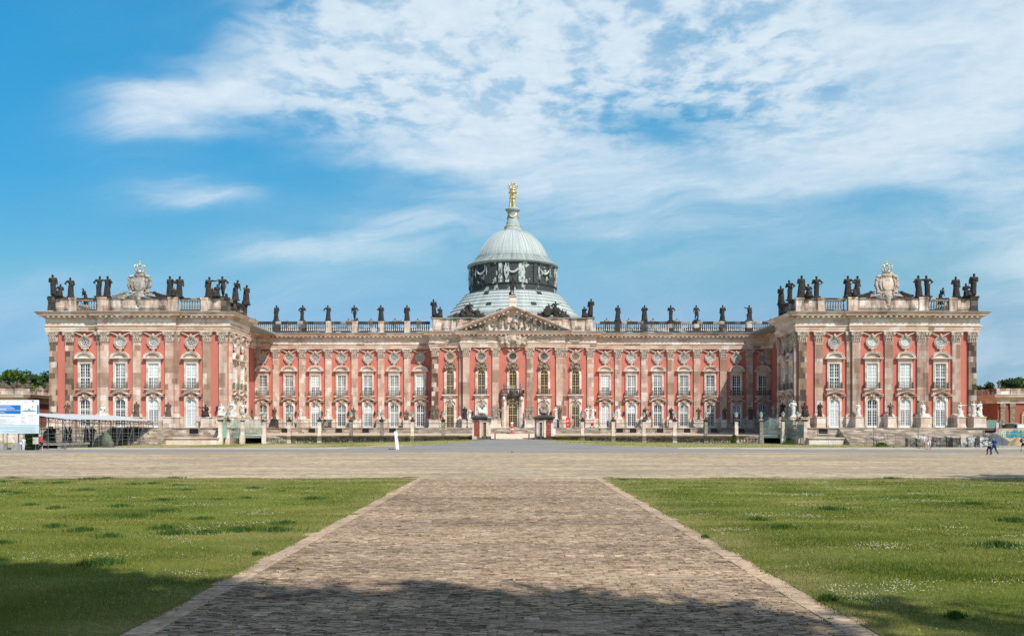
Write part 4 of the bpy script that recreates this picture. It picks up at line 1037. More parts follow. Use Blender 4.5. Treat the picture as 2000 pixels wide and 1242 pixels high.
def pedestal(fr, x, wd, mat, y0=-.14, y1=.69):
    g = G().box(x - wd / 2, x + wd / 2, y0, y1, ZC + .06, 24.28).box(x - wd / 2 - .08, x + wd / 2 + .08, y0 - .08, y1 + .08, 24.28, ZR + .06)
    g.box(x - wd / 2 - .06, x + wd / 2 + .06, y0 - .06, y1 + .06, ZC + .06, 22.5)
    pobj('pedestal', g, mat, loc=place(fr, 0), rz=fr[1])
rr_ = random.Random(5)
for s in (-1, 1):
    wm = 'attic'
    for q in (-1, 1):
        parapet(FR_W[s], q * 14.1, q * 11.6, 's', wm); parapet(FR_W[s], q * 10.4, q * 6.9, 'b', 'orn_dark')
        pedestal(FR_W[s], q * 14.5, 1.3, 'sooty' if q * s > 0 or s < 0 else wm); pedestal(FR_W[s], q * 11.0, 1.2, 'sooty' if rr_.random() < .5 else wm)
        pedestal(FR_R[s], q * 5.9, 1.5, wm)
        parapet(FR_R[s], q * 5.1, 0, 's', wm)
    fr = FR_S[s]; m_ = -1 if s > 0 else 1
    parapet(fr, m_ * 1.2, m_ * 3.0, 'b', 'sooty'); parapet(fr, m_ * 4.2, m_ * 9.0, 'b', 'sooty')
    for x in (3.6, 9.6): pedestal(fr, m_ * x, 1.2, 'sooty')
    # outer flank and back stretches seen from the side
    fo = ((s * 77.4, 150.0), R(-90) if s < 0 else R(90)); mo = -1 if s < 0 else 1
    parapet(fo, mo * 1.2, mo * 50, 's', wm)
    for k in range(7):
        x0 = 18.78 + 5.345 * k - 2.1; x1 = x0 + 4.2
        if k == 0: x0 = 16.9
        parapet(FR_M, s * x0, s * x1, 'b', 'sooty', .0, .5)
        pedestal(FR_M, s * (21.45 + 5.345 * k), 1.15, 'sooty' if rr_.random() < .6 else 'attic', -.1, .6)
    parapet(((0, 205.3), 0.0), s * 16, s * 60, 'b', 'sooty')

# ---- dome (local origin on its axis)
DX, DY = 0.0, 197.0
def dobj(name, g, mat, smooth=False): return pobj(name, g, mat, loc=(DX, DY, 0), smooth=smooth)
g = G(); prof = []
tiers = [(14.35, 26.9), (13.65, 27.75), (12.95, 28.6), (12.3, 29.4), (11.65, 30.15), (11.05, 30.85), (10.5, 31.5)]
dark = G()
for i, (r0, z0) in enumerate(tiers[:-1]):
    r1, z1 = tiers[i + 1]
    g.lathe([(r0, z0), (r1 + .06, z1 - .08)], 48, cap=False)
    dark.lathe([(r1 + .06, z1 - .08), (r1 + .16, z1 - .10), (r1 + .14, z1 + .05), (r1, z1 + .02)], 48, cap=False)
    for k in range(96):
        a = 2 * PI * k / 96 + .01 * i; g.beam((r0 * math.cos(a), r0 * math.sin(a), z0 + .02), (r1 * math.cos(a), r1 * math.sin(a), z1 - .03), .035)
dobj('dome_skirt', g, 'copper'); dobj('skirt_edges', dark, 'copper2')
dobj('dome_base', G().lathe([(14.6, 21.8), (14.6, 26.6), (14.45, 26.95), (13.0, 26.97)], 48, cap=False), 'copper2')
for a, t in ((-120, .88), (-60, .88), (-112, .3), (-71, .3)):
    r = 14.3 - 3.8 * t; z = 27.0 + 4.5 * t; aa = R(a); c = Vector((r * math.cos(aa), r * math.sin(aa), z)); tn = Vector((-math.sin(aa), math.cos(aa), 0)); up = Vector((-math.cos(aa), -math.sin(aa), 1.15)).normalized(); nn = tn.cross(up)
    q = [c + tn * sx * .55 + up * sz * .4 + (nn if nn.z > 0 else -nn) * .14 for sx, sz in ((-1, -1), (1, -1), (1, 1), (-1, 1))]
    g = G(); g._add([tuple(v) for v in q] + [tuple(v - (nn if nn.z > 0 else -nn) * .3) for v in q], [(0, 1, 2, 3), (0, 4, 5, 1), (1, 5, 6, 2), (2, 6, 7, 3), (3, 7, 4, 0)])
    dobj('roof_hatch', g, 'iron')
dobj('drum', G().lathe([(9.75, 31.3), (9.75, 31.9), (9.5, 32.0), (9.5, 33.05), (9.68, 33.1), (9.68, 33.3), (9.4, 33.35), (9.4, 37.2), (9.5, 37.3), (9.5, 37.6)], 64, cap=False), 'drum')
dobj('drum_cornice', G().lathe([(9.5, 37.55), (9.62, 37.65), (9.95, 37.8), (10.02, 38.05), (9.85, 38.15), (9.2, 38.4)], 64, cap=False), 'copper2')
dobj('drum_roof', G().lathe([(9.85, 38.12), (9.3, 38.5), (8.75, 38.95), (8.3, 39.4), (8.25, 39.6), (7.7, 39.68)], 64, cap=False), 'copper3')
for k in range(16):
    a = 2 * PI * (k + .5) / 16 - PI / 2
    g = G()
    for da in (-.075, .075) if k % 2 else (-.03, .03):
        aa = a + da; g.plan([((9.3 if i in (0, 3) else 9.72) * math.cos(aa + sx), (9.3 if i in (0, 3) else 9.72) * math.sin(aa + sx)) for i, sx in ((0, -.04), (1, -.04), (2, .04), (3, .04))], 33.3, 37.25)
    pobj('drum_pilaster', g, 'flake' if k % 4 in (0, 3) else 'drum', loc=(DX, DY, 0))
for k in range(8):
    a = 2 * PI * k / 8 - PI / 2; g = G(); pts = []
    for i in range(13):
        t = i / 12 * 2 - 1; aa = a + t * .155; z = 36.5 - 1.15 * (1 - t * t); pts.append((9.62 * math.cos(aa), 9.62 * math.sin(aa), z))
    g.tube(pts, [.10 + .16 * (1 - abs(i / 6 - 1)) for i in range(13)], 7)
    for sx in (-1, 1):
        aa = a + sx * .17; g.tube([(9.6 * math.cos(aa), 9.6 * math.sin(aa), 36.75), (9.62 * math.cos(aa + sx * .012), 9.62 * math.sin(aa + sx * .012), 35.6), (9.6 * math.cos(aa), 9.6 * math.sin(aa), 34.6)], [.13, .17, .10], 6)
    pobj('festoon', g, 'garland', loc=(DX, DY, 0))
dp = [(7.8, 39.65), (7.68, 40.3), (7.3, 41.2), (6.8, 42.05), (6.25, 42.85), (5.7, 43.5), (5.0, 44.2), (4.2, 44.85), (3.3, 45.38), (2.4, 45.74), (1.8, 45.9)]
g = G().lathe(dp, 64, cap=False)
for k in range(64):
    a = 2 * PI * k / 64; big = k % 8 == 4
    g.tube([((r + .02) * math.cos(a), (r + .02) * math.sin(a), z + .02) for r, z in dp], .075 if big else .03, 4)
dobj('dome', g, 'copper')
dobj('lantern_neck', G().lathe([(2.1, 45.6), (2.08, 46.1), (1.85, 46.3), (1.8, 46.7), (1.55, 47.1), (1.4, 47.5), (1.42, 47.8), (1.24, 47.95), (1.15, 48.8), (1.12, 49.9), (1.25, 50.15), (1.6, 50.45), (1.62, 50.7), (1.4, 50.85), (.9, 50.95)], 32), 'copper2', True)
g = G()
for k in range(4):
    a0 = -PI / 2 + k * PI / 2; pts = []
    for i in range(11):
        t = i / 10 * 2 - 1; aa = a0 + t * .74; pts.append((1.24 * math.cos(aa), 1.24 * math.sin(aa), 49.7 - 1.0 * (1 - t * t)))
    g.tube(pts, [.05 + .11 * (1 - abs(i / 5 - 1)) for i in range(11)], 6)
for k in range(16):
    a = 2 * PI * k / 16; b_ = 2 * PI * (k + 1) / 16; g.tube([(1.86 * math.cos(a), 1.86 * math.sin(a), 46.95 if k % 2 else 46.6), (1.86 * math.cos(b_), 1.86 * math.sin(b_), 46.6 if k % 2 else 46.95)], .05, 5)
dobj('gilded_garland', g, 'gold')

# ---- terraces, steps and basement openings
g = G()
g.box(-52.4, 52.4, 176.6, 182.72, 0.6, ZF - .14); g.box(-52.4, 52.4, 176.45, 182.72, ZF - .14, ZF)
g.box(-18.2, 18.2, 174.6, 176.44, .6, ZF)
for s in (-1, 1):
    g.box(s * 45.8, s * 79.6, 146.2, 149.24, -.2, ZF - .14); g.box(s * 45.6, s * 79.8, 146.05, 149.24, ZF - .14, ZF)
    g.box(s * 45.6, s * 47.2, 149.25, 164, 0, ZF); 
pobj('terrace', g, 'terr')
pobj('steps', (lambda g: [g.box(-18.2, 18.2, 174.6 - .36 * i, 174.6 - .36 * (i - 1) - .002, .6, ZF - .157 * i) for i in range(1, 8)] and g)(G()), 'steps')
for s in (-1, 1):
    for nm, x0, x1 in (('steps', WC - 9.5 if s > 0 else WC - 7.0, WC + 11),):
        g = G()
        for i in range(1, 16): g.box(s * x0, s * x1, 146.04 - .33 * i, 146.04 - .33 * (i - 1) - .002, -.2, ZF - .165 * i)
        pobj('steps', g, 'steps')
    g = G().box(s * 47.2, s * (WC - 9.6 if s > 0 else WC - 7.1), 143.2, 146.04, -.2, 1.15).box(s * 47.0, s * (WC - 9.6 if s > 0 else WC - 7.1), 143.0, 146.04, 1.15, 1.3)
    pobj('terrace_step', g, 'plinth')
def vent(cx, y, w_, z0, z1):
    g = G(); g.ring([(cx - w_ / 2 - .15, z0 - .12), (cx - w_ / 2 - .15, z1 + .02), (cx + w_ / 2 + .15, z1 + .02), (cx + w_ / 2 + .15, z0 - .12)], [(cx - w_ / 2, z0), (cx - w_ / 2, z1), (cx + w_ / 2, z1), (cx + w_ / 2, z0)], y - .12, y)
    v = pobj('basement_window', g, 'terr')
    g = G(); g._add([(cx - w_ / 2, y - .01, z0), (cx + w_ / 2, y - .01, z0), (cx + w_ / 2, y - .01, z1), (cx - w_ / 2, y - .01, z1)], [(0, 1, 2, 3)])
    kids('opening', g, 'black', v)
    g = G()
    for i in range(1, 6): g.beam((cx - w_ / 2 + w_ * i / 6, y - .08, z0), (cx - w_ / 2 + w_ * i / 6, y - .08, z1), .02)
    g.beam((cx - w_ / 2, y - .085, z1 - .1), (cx + w_ / 2, y - .085, z1 - .1), .02)
    kids('grille', g, 'iron', v)
for px in (556, 609, 661.5, 714, 766.5, 1210, 1236.5, 1289, 1342, 1395, 1447.5, 500, 1500): vent(X(px, 176.5), 176.6, 1.35, 1.93, 2.72)
vent(-WC + 10.6, 146.2, 1.5, 1.9, 2.68); vent(WC - 12, 146.2, 1.5, 1.9, 2.68); vent(WC + 15.2, 146.2, 1.9, 1.7, 2.5)

# wall lanterns
g = G().tube([(0, 0, 6.1), (0, -.35, 6.2), (0, -.55, 6.05)], .035, 5).lathe([(.05, 5.25), (.17, 5.45), (.22, 5.95), (.04, 6.12)], 6, 0, -.55).lathe([(.25, 5.95), (.12, 6.1), (.03, 6.28)], 6, 0, -.55)
g.tube([(0, 0, 5.5), (0, -.3, 5.6), (0, -.5, 5.3)], .03, 4)
WL = g.mesh('wall_lantern')
for px in (578, 629, 680.5, 732, 783, 839): pobj('wall_lantern', WL, 'iron', loc=(X(px, 182.6), 183, 0))
for px in (1162, 1218, 1270): pobj('wall_lantern', WL, 'iron', loc=(X(px, 182.6), 183, 0))
for px in (863, 923.5, 979, 1021, 1076, 1137): pobj('wall_lantern', WL, 'iron', loc=(X(px, 178.9), 179.2 if 905 < px < 1100 else 180, 0))
pobj('wall_lantern', WL, 'iron', loc=(-49.2, 150, 0.3)); pobj('wall_lantern', WL, 'iron', loc=(-47.5, 157.9, 0.2), rz=R(90))

# ------------------------------------------------------------------ figures
def figure(al='down', ar='down', stride=0.0, sit=False, lean=0.0, tilt=0.0, robe=None, bulk=1.0, armr=1.0, hair=False):
    """a human figure 1 unit tall facing -y, built from tapered limbs"""
    g = G(); dz = -.235 if sit else 0
    def P(x, y, z): 
        v = Vector((x, y, z)); k = max(0, z - .5 - dz); v.y += lean * k; v.x += tilt * k; return v
    pel = P(0, 0, .53 + dz)
    g.ball(pel, (.088 * bulk, .066 * bulk, .075), 10, 8)
    g.caps(pel, .074 * bulk, P(0, 0, .66 + dz), .066 * bulk, 10)
    g.ball(P(0, 0, .73 + dz), (.098 * bulk, .068 * bulk, .10), 10, 8)
    g.caps(P(-.075, 0, .80 + dz), .043, P(.075, 0, .80 + dz), .043, 8)
    g.caps(P(0, .005, .80 + dz), .034, P(0, -.008, .875 + dz), .030, 8)
    hd = P(0, -.012, .932 + dz)
    g.ball(hd, (.052, .062, .068), 12, 10); g.ball(hd + Vector((0, -.062, -.008)), (.009, .014, .016), 6, 4)
    g.ball(hd + Vector((0, -.045, -.042)), (.024, .02, .02), 8, 5)
    for sx in (-1, 1): g.ball(hd + Vector((sx * .052, .004, -.002)), (.007, .012, .017), 6, 4)
    pos = {'down': ((.035, .02, -.165), (.01, -.045, -.145)), 'bent': ((.045, .02, -.165), (-.10, -.09, .035)), 'up': ((.13, -.03, .085), (.03, -.03, .15)),
           'head': ((.12, -.03, .03), (-.07, -.02, .13)), 'out': ((.15, -.03, -.03), (.13, -.06, .05)), 'hip': ((.12, .03, -.13), (-.075, -.06, -.07)), 'front': ((.03, -.08, -.14), (-.01, -.14, .03)),
           'swingf': ((.03, -.08, -.15), (.0, -.11, -.09)), 'swingb': ((.03, .09, -.145), (.01, .03, -.14))}
    ends = {}
    for sx, a in ((-1, al), (1, ar)):
        S = P(sx * .108 * (0.5 + .5 * bulk), 0, .805 + dz); e, w_ = pos[a]
        E = S + Vector((sx * e[0], e[1], e[2])); W = E + Vector((sx * w_[0], w_[1], w_[2]))
        g.caps(S, .034 * armr, E, .026 * armr); g.caps(E, .025 * armr, W, .017 * armr)
        dr = (W - E).normalized(); g.caps(W, .016, W + dr * .04, .019, 6)
        side = dr.cross(Vector((0, 1, 0.2))).normalized()
        ends[sx] = (W, dr, side)
    for sx in (-1, 1):
        hp = Vector((sx * .048, 0, .515 + dz))
        if sit: kn = Vector((sx * .085, -.225, .30)); an = Vector((sx * .08, -.24, .045))
        else:
            f_ = -sx * stride; kn = Vector((sx * .052, -.115 * f_ - .012 - .05 * abs(stride), .285 + .0 * f_)); an = Vector((sx * .055, -.19 * f_ + .01, .048 + (.05 * stride if f_ < 0 else 0)))
        g.caps(hp, .060 * bulk, kn, .038 * bulk); g.caps(kn, .038 * bulk, an, .023); g.ball((kn + an) / 2 + Vector((0, .012, .03)), (.034, .034, .07), 8, 6)
        g.caps(an + Vector((0, .015, -.02)), .022, an + Vector((sx * .01, -.085, -.030)), .016, 6)
    if robe:
        r0, r1, z0, k_, ph = robe; z0 += dz
        def fn(a, z): t = max(0, min(1, (z0 - z) / max(.01, z0))); return 1 + (.05 + .11 * t) * math.sin(k_ * a + ph + 3.0 * t)
        pr = [(r0, z0), (r0 * 1.05, z0 * .85), ((r0 * .6 + r1 * .4), z0 * .6), (r0 * .3 + r1 * .7, z0 * .3), (r1, .02), (r1 * .98, 0.0)]
        o = len(g.v); g.lathe(pr, 22, 0, -.02 - (.08 if sit else 0), fn=fn)
        for i in range(o, len(g.v)): x, y, z = g.v[i]; g.v[i] = (x, y * .82 if not sit else y * 1.15, z)
        g.tube([P(-.10, -.03, .80 + dz), P(-.02, -.085, .72 + dz), P(.07, -.06, .62 + dz), P(.10, .02, .54 + dz)], [.028, .034, .036, .03], 6)
        g.tube([P(.09, .04, .82 + dz), P(.05, .075, .66 + dz), P(.02, .09, .4 + dz if not sit else .3)], [.035, .05, .045], 6)
    return g, ends
def remesh(g, name, vox, extra=None, rough=0.0, seed=0):
    me = g.mesh(name + '_soup'); o = bpy.data.objects.new('tmp', me); col.objects.link(o)
    r = o.modifiers.new('r', 'REMESH'); r.mode = 'VOXEL'; r.voxel_size = vox; r.use_smooth_shade = True
    sm = o.modifiers.new('s', 'SMOOTH'); sm.factor = .5; sm.iterations = 2
    dg = bpy.context.evaluated_depsgraph_get(); m2 = bpy.data.meshes.new_from_object(o.evaluated_get(dg)); m2.name = name
    bpy.data.objects.remove(o); bpy.data.meshes.remove(me); m2.materials.clear()
    if rough:
        for v in m2.vertices:
            d = mnoise.noise(v.co * 22 + Vector((seed, 0, 0))) * rough; v.co += v.normal * d
    m2.polygons.foreach_set('use_smooth', [True] * len(m2.polygons)); m2.update()
    return m2
def base_blk(g, w_=.17, h_=.05): g.box(-w_, w_, -w_ * .8, w_ * .8, -h_, .015); return g
ST = []
def mkstat(*a, child=None, staff=None, **k):
    k.setdefault('armr', 1.4); k['bulk'] = k.get('bulk', 1.0) * 1.12; g, e = figure(*a, **k); base_blk(g)
    if staff: W = e[staff][0]; g.tube([(W.x, W.y - .01, .02), (W.x + .01 * staff, W.y - .01, min(1.12, W.z + .35))], .013, 5)
    if child is not None:
        c, _ = figure('bent', 'up' if child > 0 else 'front', robe=(.09, .13, .5, 5, 1)); g.put(c, Matrix.Translation((child, -.03, 0)) @ Matrix.Scale(.48, 4)); g.box(child - .09, child + .09, -.13, .1, -.05, .01)
    g.ball((rnd.uniform(-.12, .12), .07, .08), (.07, .06, .12), 8, 6)
    ST.append(remesh(g, 'statue', .02, rough=.006, seed=len(ST) * 7))
mkstat('down', 'bent', robe=(.10, .15, .62, 7, 0), tilt=.05)                  # 0
mkstat('hip', 'bent', robe=(.10, .14, .60, 6, 1), tilt=-.06)                  # 1
mkstat('bent', 'down', robe=(.11, .16, .66, 8, 2), lean=-.08)                 # 2
mkstat('hip', 'down', stride=.3, tilt=.08, bulk=1.12, staff=1)                # 3
mkstat('down', 'out', robe=(.10, .13, .58, 6, 3), tilt=.1, child=.17)         # 4
mkstat('bent', 'hip', stride=.2, bulk=1.1, robe=(.09, .10, .56, 6, .5))       # 5
mkstat('front', 'bent', robe=(.12, .17, .68, 9, .3), lean=-.12, bulk=1.05)    # 6
mkstat('bent', 'hip', stride=.25, tilt=-.08, robe=(.085, .11, .5, 5, 0))        # 7
mkstat('bent', 'front', sit=True, robe=(.12, .20, .56, 7, 0), bulk=1.1)       # 8 seated
mkstat('front', 'down', robe=(.10, .15, .6, 6, 2), lean=-.3, tilt=.1)         # 9 bowed
mkstat('out', 'bent', sit=True, robe=(.13, .22, .56, 8, 2), child=-.2, lean=-.2)  # 10
# reclining figure
c, _ = figure('bent', 'out', robe=(.11, .12, .62, 6, 0)); g = G(); g.put(c, Matrix.Translation((-.42, 0, .10)) @ Matrix.Rotation(R(68), 4, 'Y')); 
c2, _ = figure('front', 'bent', sit=True); g.put(c2, Matrix.Translation((.38, .02, -.03)) @ Matrix.Rotation(R(18), 4, 'Y') @ Matrix.Scale(.55, 4)); g.box(-.5, .55, -.12, .12, -.05, .03); g.ball((0, .03, .1), (.4, .12, .13), 10, 6); g.ball((-.5, 0, .12), (.16, .1, .12), 8, 6)
RECL = remesh(g, 'reclining_figure', .024, rough=.01)
def group_mesh(spec, name, vox=.021, extra=None):
    g = G()
    for k, x, y, z, s, rz, ry in spec:
        c, e = figure(*k[0], **{'armr': 1.4, 'bulk': 1.12, **k[1]}); g.put(c, Matrix.Translation((x, y, z)) @ Matrix.Rotation(rz, 4, 'Z') @ Matrix.Rotation(ry, 4, 'Y') @ Matrix.Scale(s, 4))
    if extra: extra(g)
    return remesh(g, name, vox, rough=.008)
RB = dict(robe=(.11, .16, .62, 7, 0)); A = (('bent', 'hip'), RB); Bf = (('bent', 'down'), dict(robe=(.10, .14, .6, 6, 2), tilt=.05)); Cs = (('front', 'bent'), dict(sit=True, robe=(.13, .19, .56, 7, 1)))
Dn = (('hip', 'out'), dict(stride=.3, tilt=.1, robe=(.09, .11, .55, 6, 1))); 
PAIR1 = group_mesh([(A, -.19, 0, 0, 1, -.4, 0), (Bf, .19, .02, 0, 1, .4, 0), (Cs, .02, -.12, 0, .55, 0, 0)], 'pair_group', extra=lambda g: g.box(-.36, .36, -.16, .16, -.05, .015))
PAIR2 = group_mesh([(Dn, -.17, 0, 0, 1, .3, 0), (A, .18, 0, 0, 1, -.5, .05)], 'pair_group', extra=lambda g: g.box(-.34, .34, -.14, .14, -.05, .015))
PAIR3 = group_mesh([(Bf, -.08, .02, .1, .95, .3, -.08), (Cs, .16, -.06, 0, .8, .4, .1)], 'pair_group', extra=lambda g: g.box(-.28, .34, -.16, .16, -.05, .02).ball((0, .05, .1), (.22, .12, .14), 8, 6))
def ex(seed):
    def f(g):
        r_ = random.Random(seed); g.box(-.95, .95, -.2, .2, -.05, .05)
        for i in range(34): x = r_.uniform(-.85, .85); g.ball((x, r_.uniform(-.1, .12), r_.uniform(.02, .62) * (1 - abs(x))), (r_.uniform(.08, .2), .13, r_.uniform(.08, .2)), 8, 6)
        for i in range(7): x = r_.uniform(-.5, .6); g.tube([(x, .05, .1), (x + r_.uniform(-.35, .35), .06, r_.uniform(.8, 1.12))], .014, 5)
    return f
TROPH = [group_mesh([(Dn, -.05, 0, .14, .88, .2, 0), (Cs, -.38, -.05, .05, .8, -.5, -.25), (Cs, .33, -.05, .05, .8, .6, .2), (A, .12, .08, .15, .75, .4, .1), (Cs, -.66, 0, -.02, .62, -.9, -.5), (Cs, .66, 0, -.02, .62, .9, .45)], 'trophy_group', .028, ex(1)),
         group_mesh([(Dn, .1, 0, .16, .9, -.2, 0), (Cs, -.3, -.05, .1, .85, -.5, -.15), (Dn, -.2, .06, .12, .8, .5, -.1), (Cs, .4, -.05, .02, .75, .6, .3), (Cs, -.7, 0, -.02, .6, -.9, -.5), (A, .62, .02, -.02, .55, .9, .35)], 'trophy_group', .028, ex(2))]
BULK = {'statue': 1.15}
def statue(me, px, D, z, h, mat, label, group, rz=0.0, name='statue', cat='statue', ped=None, flip=False, x=None):
    xx = X(px, D) if x is None else x
    t = thing(name, label, cat, (xx, D, z), rz, group)
    zz = 0
    o = obj('figure', me, mat, t, (0, 0, .05 * h), 0, ((-h if flip else h) * BULK.get(name, 1.0), h * 1.12, h))
    if ped:
        pw, ph, pm = ped
        g = G().box(-pw / 2, pw / 2, -pw / 2, pw / 2, -ph + .22, -.14).box(-pw / 2 - .08, pw / 2 + .08, -pw / 2 - .08, pw / 2 + .08, -.14, 0).box(-pw / 2 - .08, pw / 2 + .08, -pw / 2 - .08, pw / 2 + .08, -ph, -ph + .22)
        obj('pedestal', g, pm, t)
    return t
ORD = ['first', 'second', 'third', 'fourth', 'fifth', 'sixth', 'seventh', 'eighth', 'ninth', 'tenth', 'eleventh', 'twelfth']
# roof of the main ranges
for s, pxs, var in ((-1, (539.7, 590.3, 641, 693, 744.5, 794.9), (0, 7, 1, 3, 6, 2)), (1, (1206.3, 1258.5, 1310, 1360.5, 1411, 1464.4), (2, 6, 5, 3, 0, 4))):
    for i, (px, v) in enumerate(zip(pxs, var)):
        side = 'left' if s < 0 else 'right'
        lb = 'blackened standing statue on the %s main balustrade, %s of six from the left' % (side, ORD[i])
        statue(ST[v], px, 183.3, ZR + .08, 3.15, 'st_dark', lb, 'statues on the main balustrades', rnd.uniform(-.5, .5), flip=(i % 2 == 1))
for i, px in enumerate((498, 560, 681, 726, 770.5, 817, 1184.7, 1227.8, 1274.8, 1321, 1367, 1506)):
    statue(ST[(i * 3) % 8], px, 205.3, 24.5, 3.3 if px not in (1367, 560) else 2.9, 'st_grey', 'grey statue head above the far garden balustrade, %s from the left' % ORD[i], 'statues on the far balustrade')
# centre block
statue(PAIR3, 851.5, 180.9, 24.9, 3.5, 'st_dark', 'dark seated statue group on the left corner of the central attic', 'statue groups on the central attic')
statue(PAIR3, 1149.5, 180.9, 24.9, 3.6, 'st_dark', 'dark seated statue group on the right corner of the central attic', 'statue groups on the central attic', flip=True)
statue(TROPH[0], 917, 181.5, 24.9, 3.05, 'st_dark', 'wide blackened trophy group left of the pediment below the dome', 'statue groups on the central attic', flip=True)
statue(TROPH[1], 1080, 181.5, 24.9, 3.2, 'st_dark', 'wide blackened trophy group right of the pediment below the dome', 'statue groups on the central attic')
t = statue(ST[3], 1000.3, 179.0, 29.15, 3.4, 'st_dark', 'dark statue with a staff standing on the tip of the pediment', None)
pobj('acroterion', G().box(-.66, .66, 178.4, 179.7, 26.3, 28.9).box(-.8, .8, 178.25, 179.85, 28.9, 29.12).box(-.78, .78, 178.3, 179.8, 26.3, 26.9), 'ent')
# wings
def wing(s, L):
    side = 'left' if s < 0 else 'right'
    for i, (me, px, D, z, h, mt, rz, fl, desc) in enumerate(L):
        statue(me, px, D, z, h, mt, desc % side, 'statues on the wing parapets', rz, flip=fl)
zt = ZR + .06
wing(-1, [(PAIR3, 109, 150.4, zt, 3.6, 'st_dark', 0, False, 'dark two-figure group on the outer corner of the %s wing roof'),
          (ST[1], 138.5, 150.4, zt, 3.3, 'st_dark', .2, False, 'dark standing statue second from the outer corner of the %s wing roof'),
          (ST[9], 167.5, 151.5, 23.6, 2.6, 'st_dark', -.6, True, 'small bowed dark statue behind the outer baluster bay of the %s wing'),
          (PAIR2, 201, 150.0, zt, 3.45, 'st_dark', 0, False, 'pair of dark statues left of the coat of arms on the %s wing'),
          (PAIR1, 341, 150.0, zt, 3.45, 'st_dark', 0, False, 'pair of dark statues right of the coat of arms on the %s wing'),
          (ST[4], 407, 150.4, zt, 3.4, 'st_dark', .1, False, 'dark statue with a child near the inner corner of the %s wing roof'),
          (ST[8], 424.5, 150.2, zt, 2.8, 'st_dark', 0, False, 'small seated dark statue next to the inner corner of the %s wing roof'),
          (ST[3], 436, 150.4, zt, 3.5, 'st_dark', -.2, True, 'dark statue with a staff at the inner corner of the %s wing roof'),
          (ST[9], 459.5, 153.5, zt, 3.35, 'st_dark', .8, False, 'dark bowed statue on the inner flank parapet of the %s wing'),
          (ST[6], 480.5, 159.4, zt, 3.45, 'st_dark', .9, False, 'dark cloaked statue at the rear end of the inner flank of the %s wing')])
wing(1, [(ST[6], 1526, 159.4, zt, 3.3, 'st_dark', -.8, True, 'dark cloaked statue at the rear end of the inner flank of the %s wing'),
         (ST[7], 1542.8, 153.7, zt, 3.4, 'st_dark', -.6, False, 'dark statue on the inner flank parapet of the %s wing'),
         (ST[2], 1564.5, 150.4, zt, 3.6, 'st_dark', .2, False, 'dark draped statue at the inner corner of the %s wing roof'),
         (ST[8], 1578.5, 150.2, zt, 2.9, 'st_dark', 0, False, 'small seated dark statue beside the inner corner of the %s wing roof'),
         (ST[5], 1594.5, 150.4, zt, 3.5, 'st_dark', -.2, False, 'dark statue with bent arm third from the inner corner of the %s wing roof'),
         (PAIR1, 1665, 150.0, zt, 3.5, 'st_dark', 0, False, 'pair of dark statues left of the coat of arms on the %s wing'),
         (PAIR2, 1803, 150.0, zt, 3.55, 'st_dark', 0, True, 'pair of dark statues right of the coat of arms on the %s wing'),
         (ST[9], 1836.5, 151.5, 23.6, 2.7, 'st_dark', .4, False, 'small hunched dark statue behind the outer baluster bay of the %s wing'),
         (ST[0], 1867.5, 150.4, zt, 3.45, 'st_dark', -.2, True, 'dark draped statue second from the outer corner of the %s wing roof'),
         (PAIR3, 1896, 150.4, zt, 3.75, 'st_dark', 0, True, 'dark two-figure group on the outer corner of the %s wing roof')])
def crown_g(r=1.0, arches=8):
    g = G(); g.lathe([(r * .55, 0), (r * .62, .02), (r * .66, r * .28), (r * .6, r * .3)], 16, cap=False)
    for k in range(arches):
        a = 2 * PI * k / arches; ca, sa = math.cos(a), math.sin(a)
        pts = [(ca * q * r, sa * q * r, z * r) for q, z in ((.62, .28), (.82, .5), (.95, .85), (.85, 1.15), (.5, 1.3), (.14, 1.2))]
        g.tube(pts, [r * .10, r * .08, r * .075, r * .07, r * .06, r * .05], 6)
        g.ball((ca * r * .62, sa * r * .62, r * .36), r * .12, 6, 4)
    g.ball((0, 0, r * 1.38), r * .2, 8, 6); g.box(-r * .04, r * .04, -r * .04, r * .04, r * 1.5, r * 2.0); g.box(-r * .15, r * .15, -r * .04, r * .04, r * 1.68, r * 1.78)
    return g
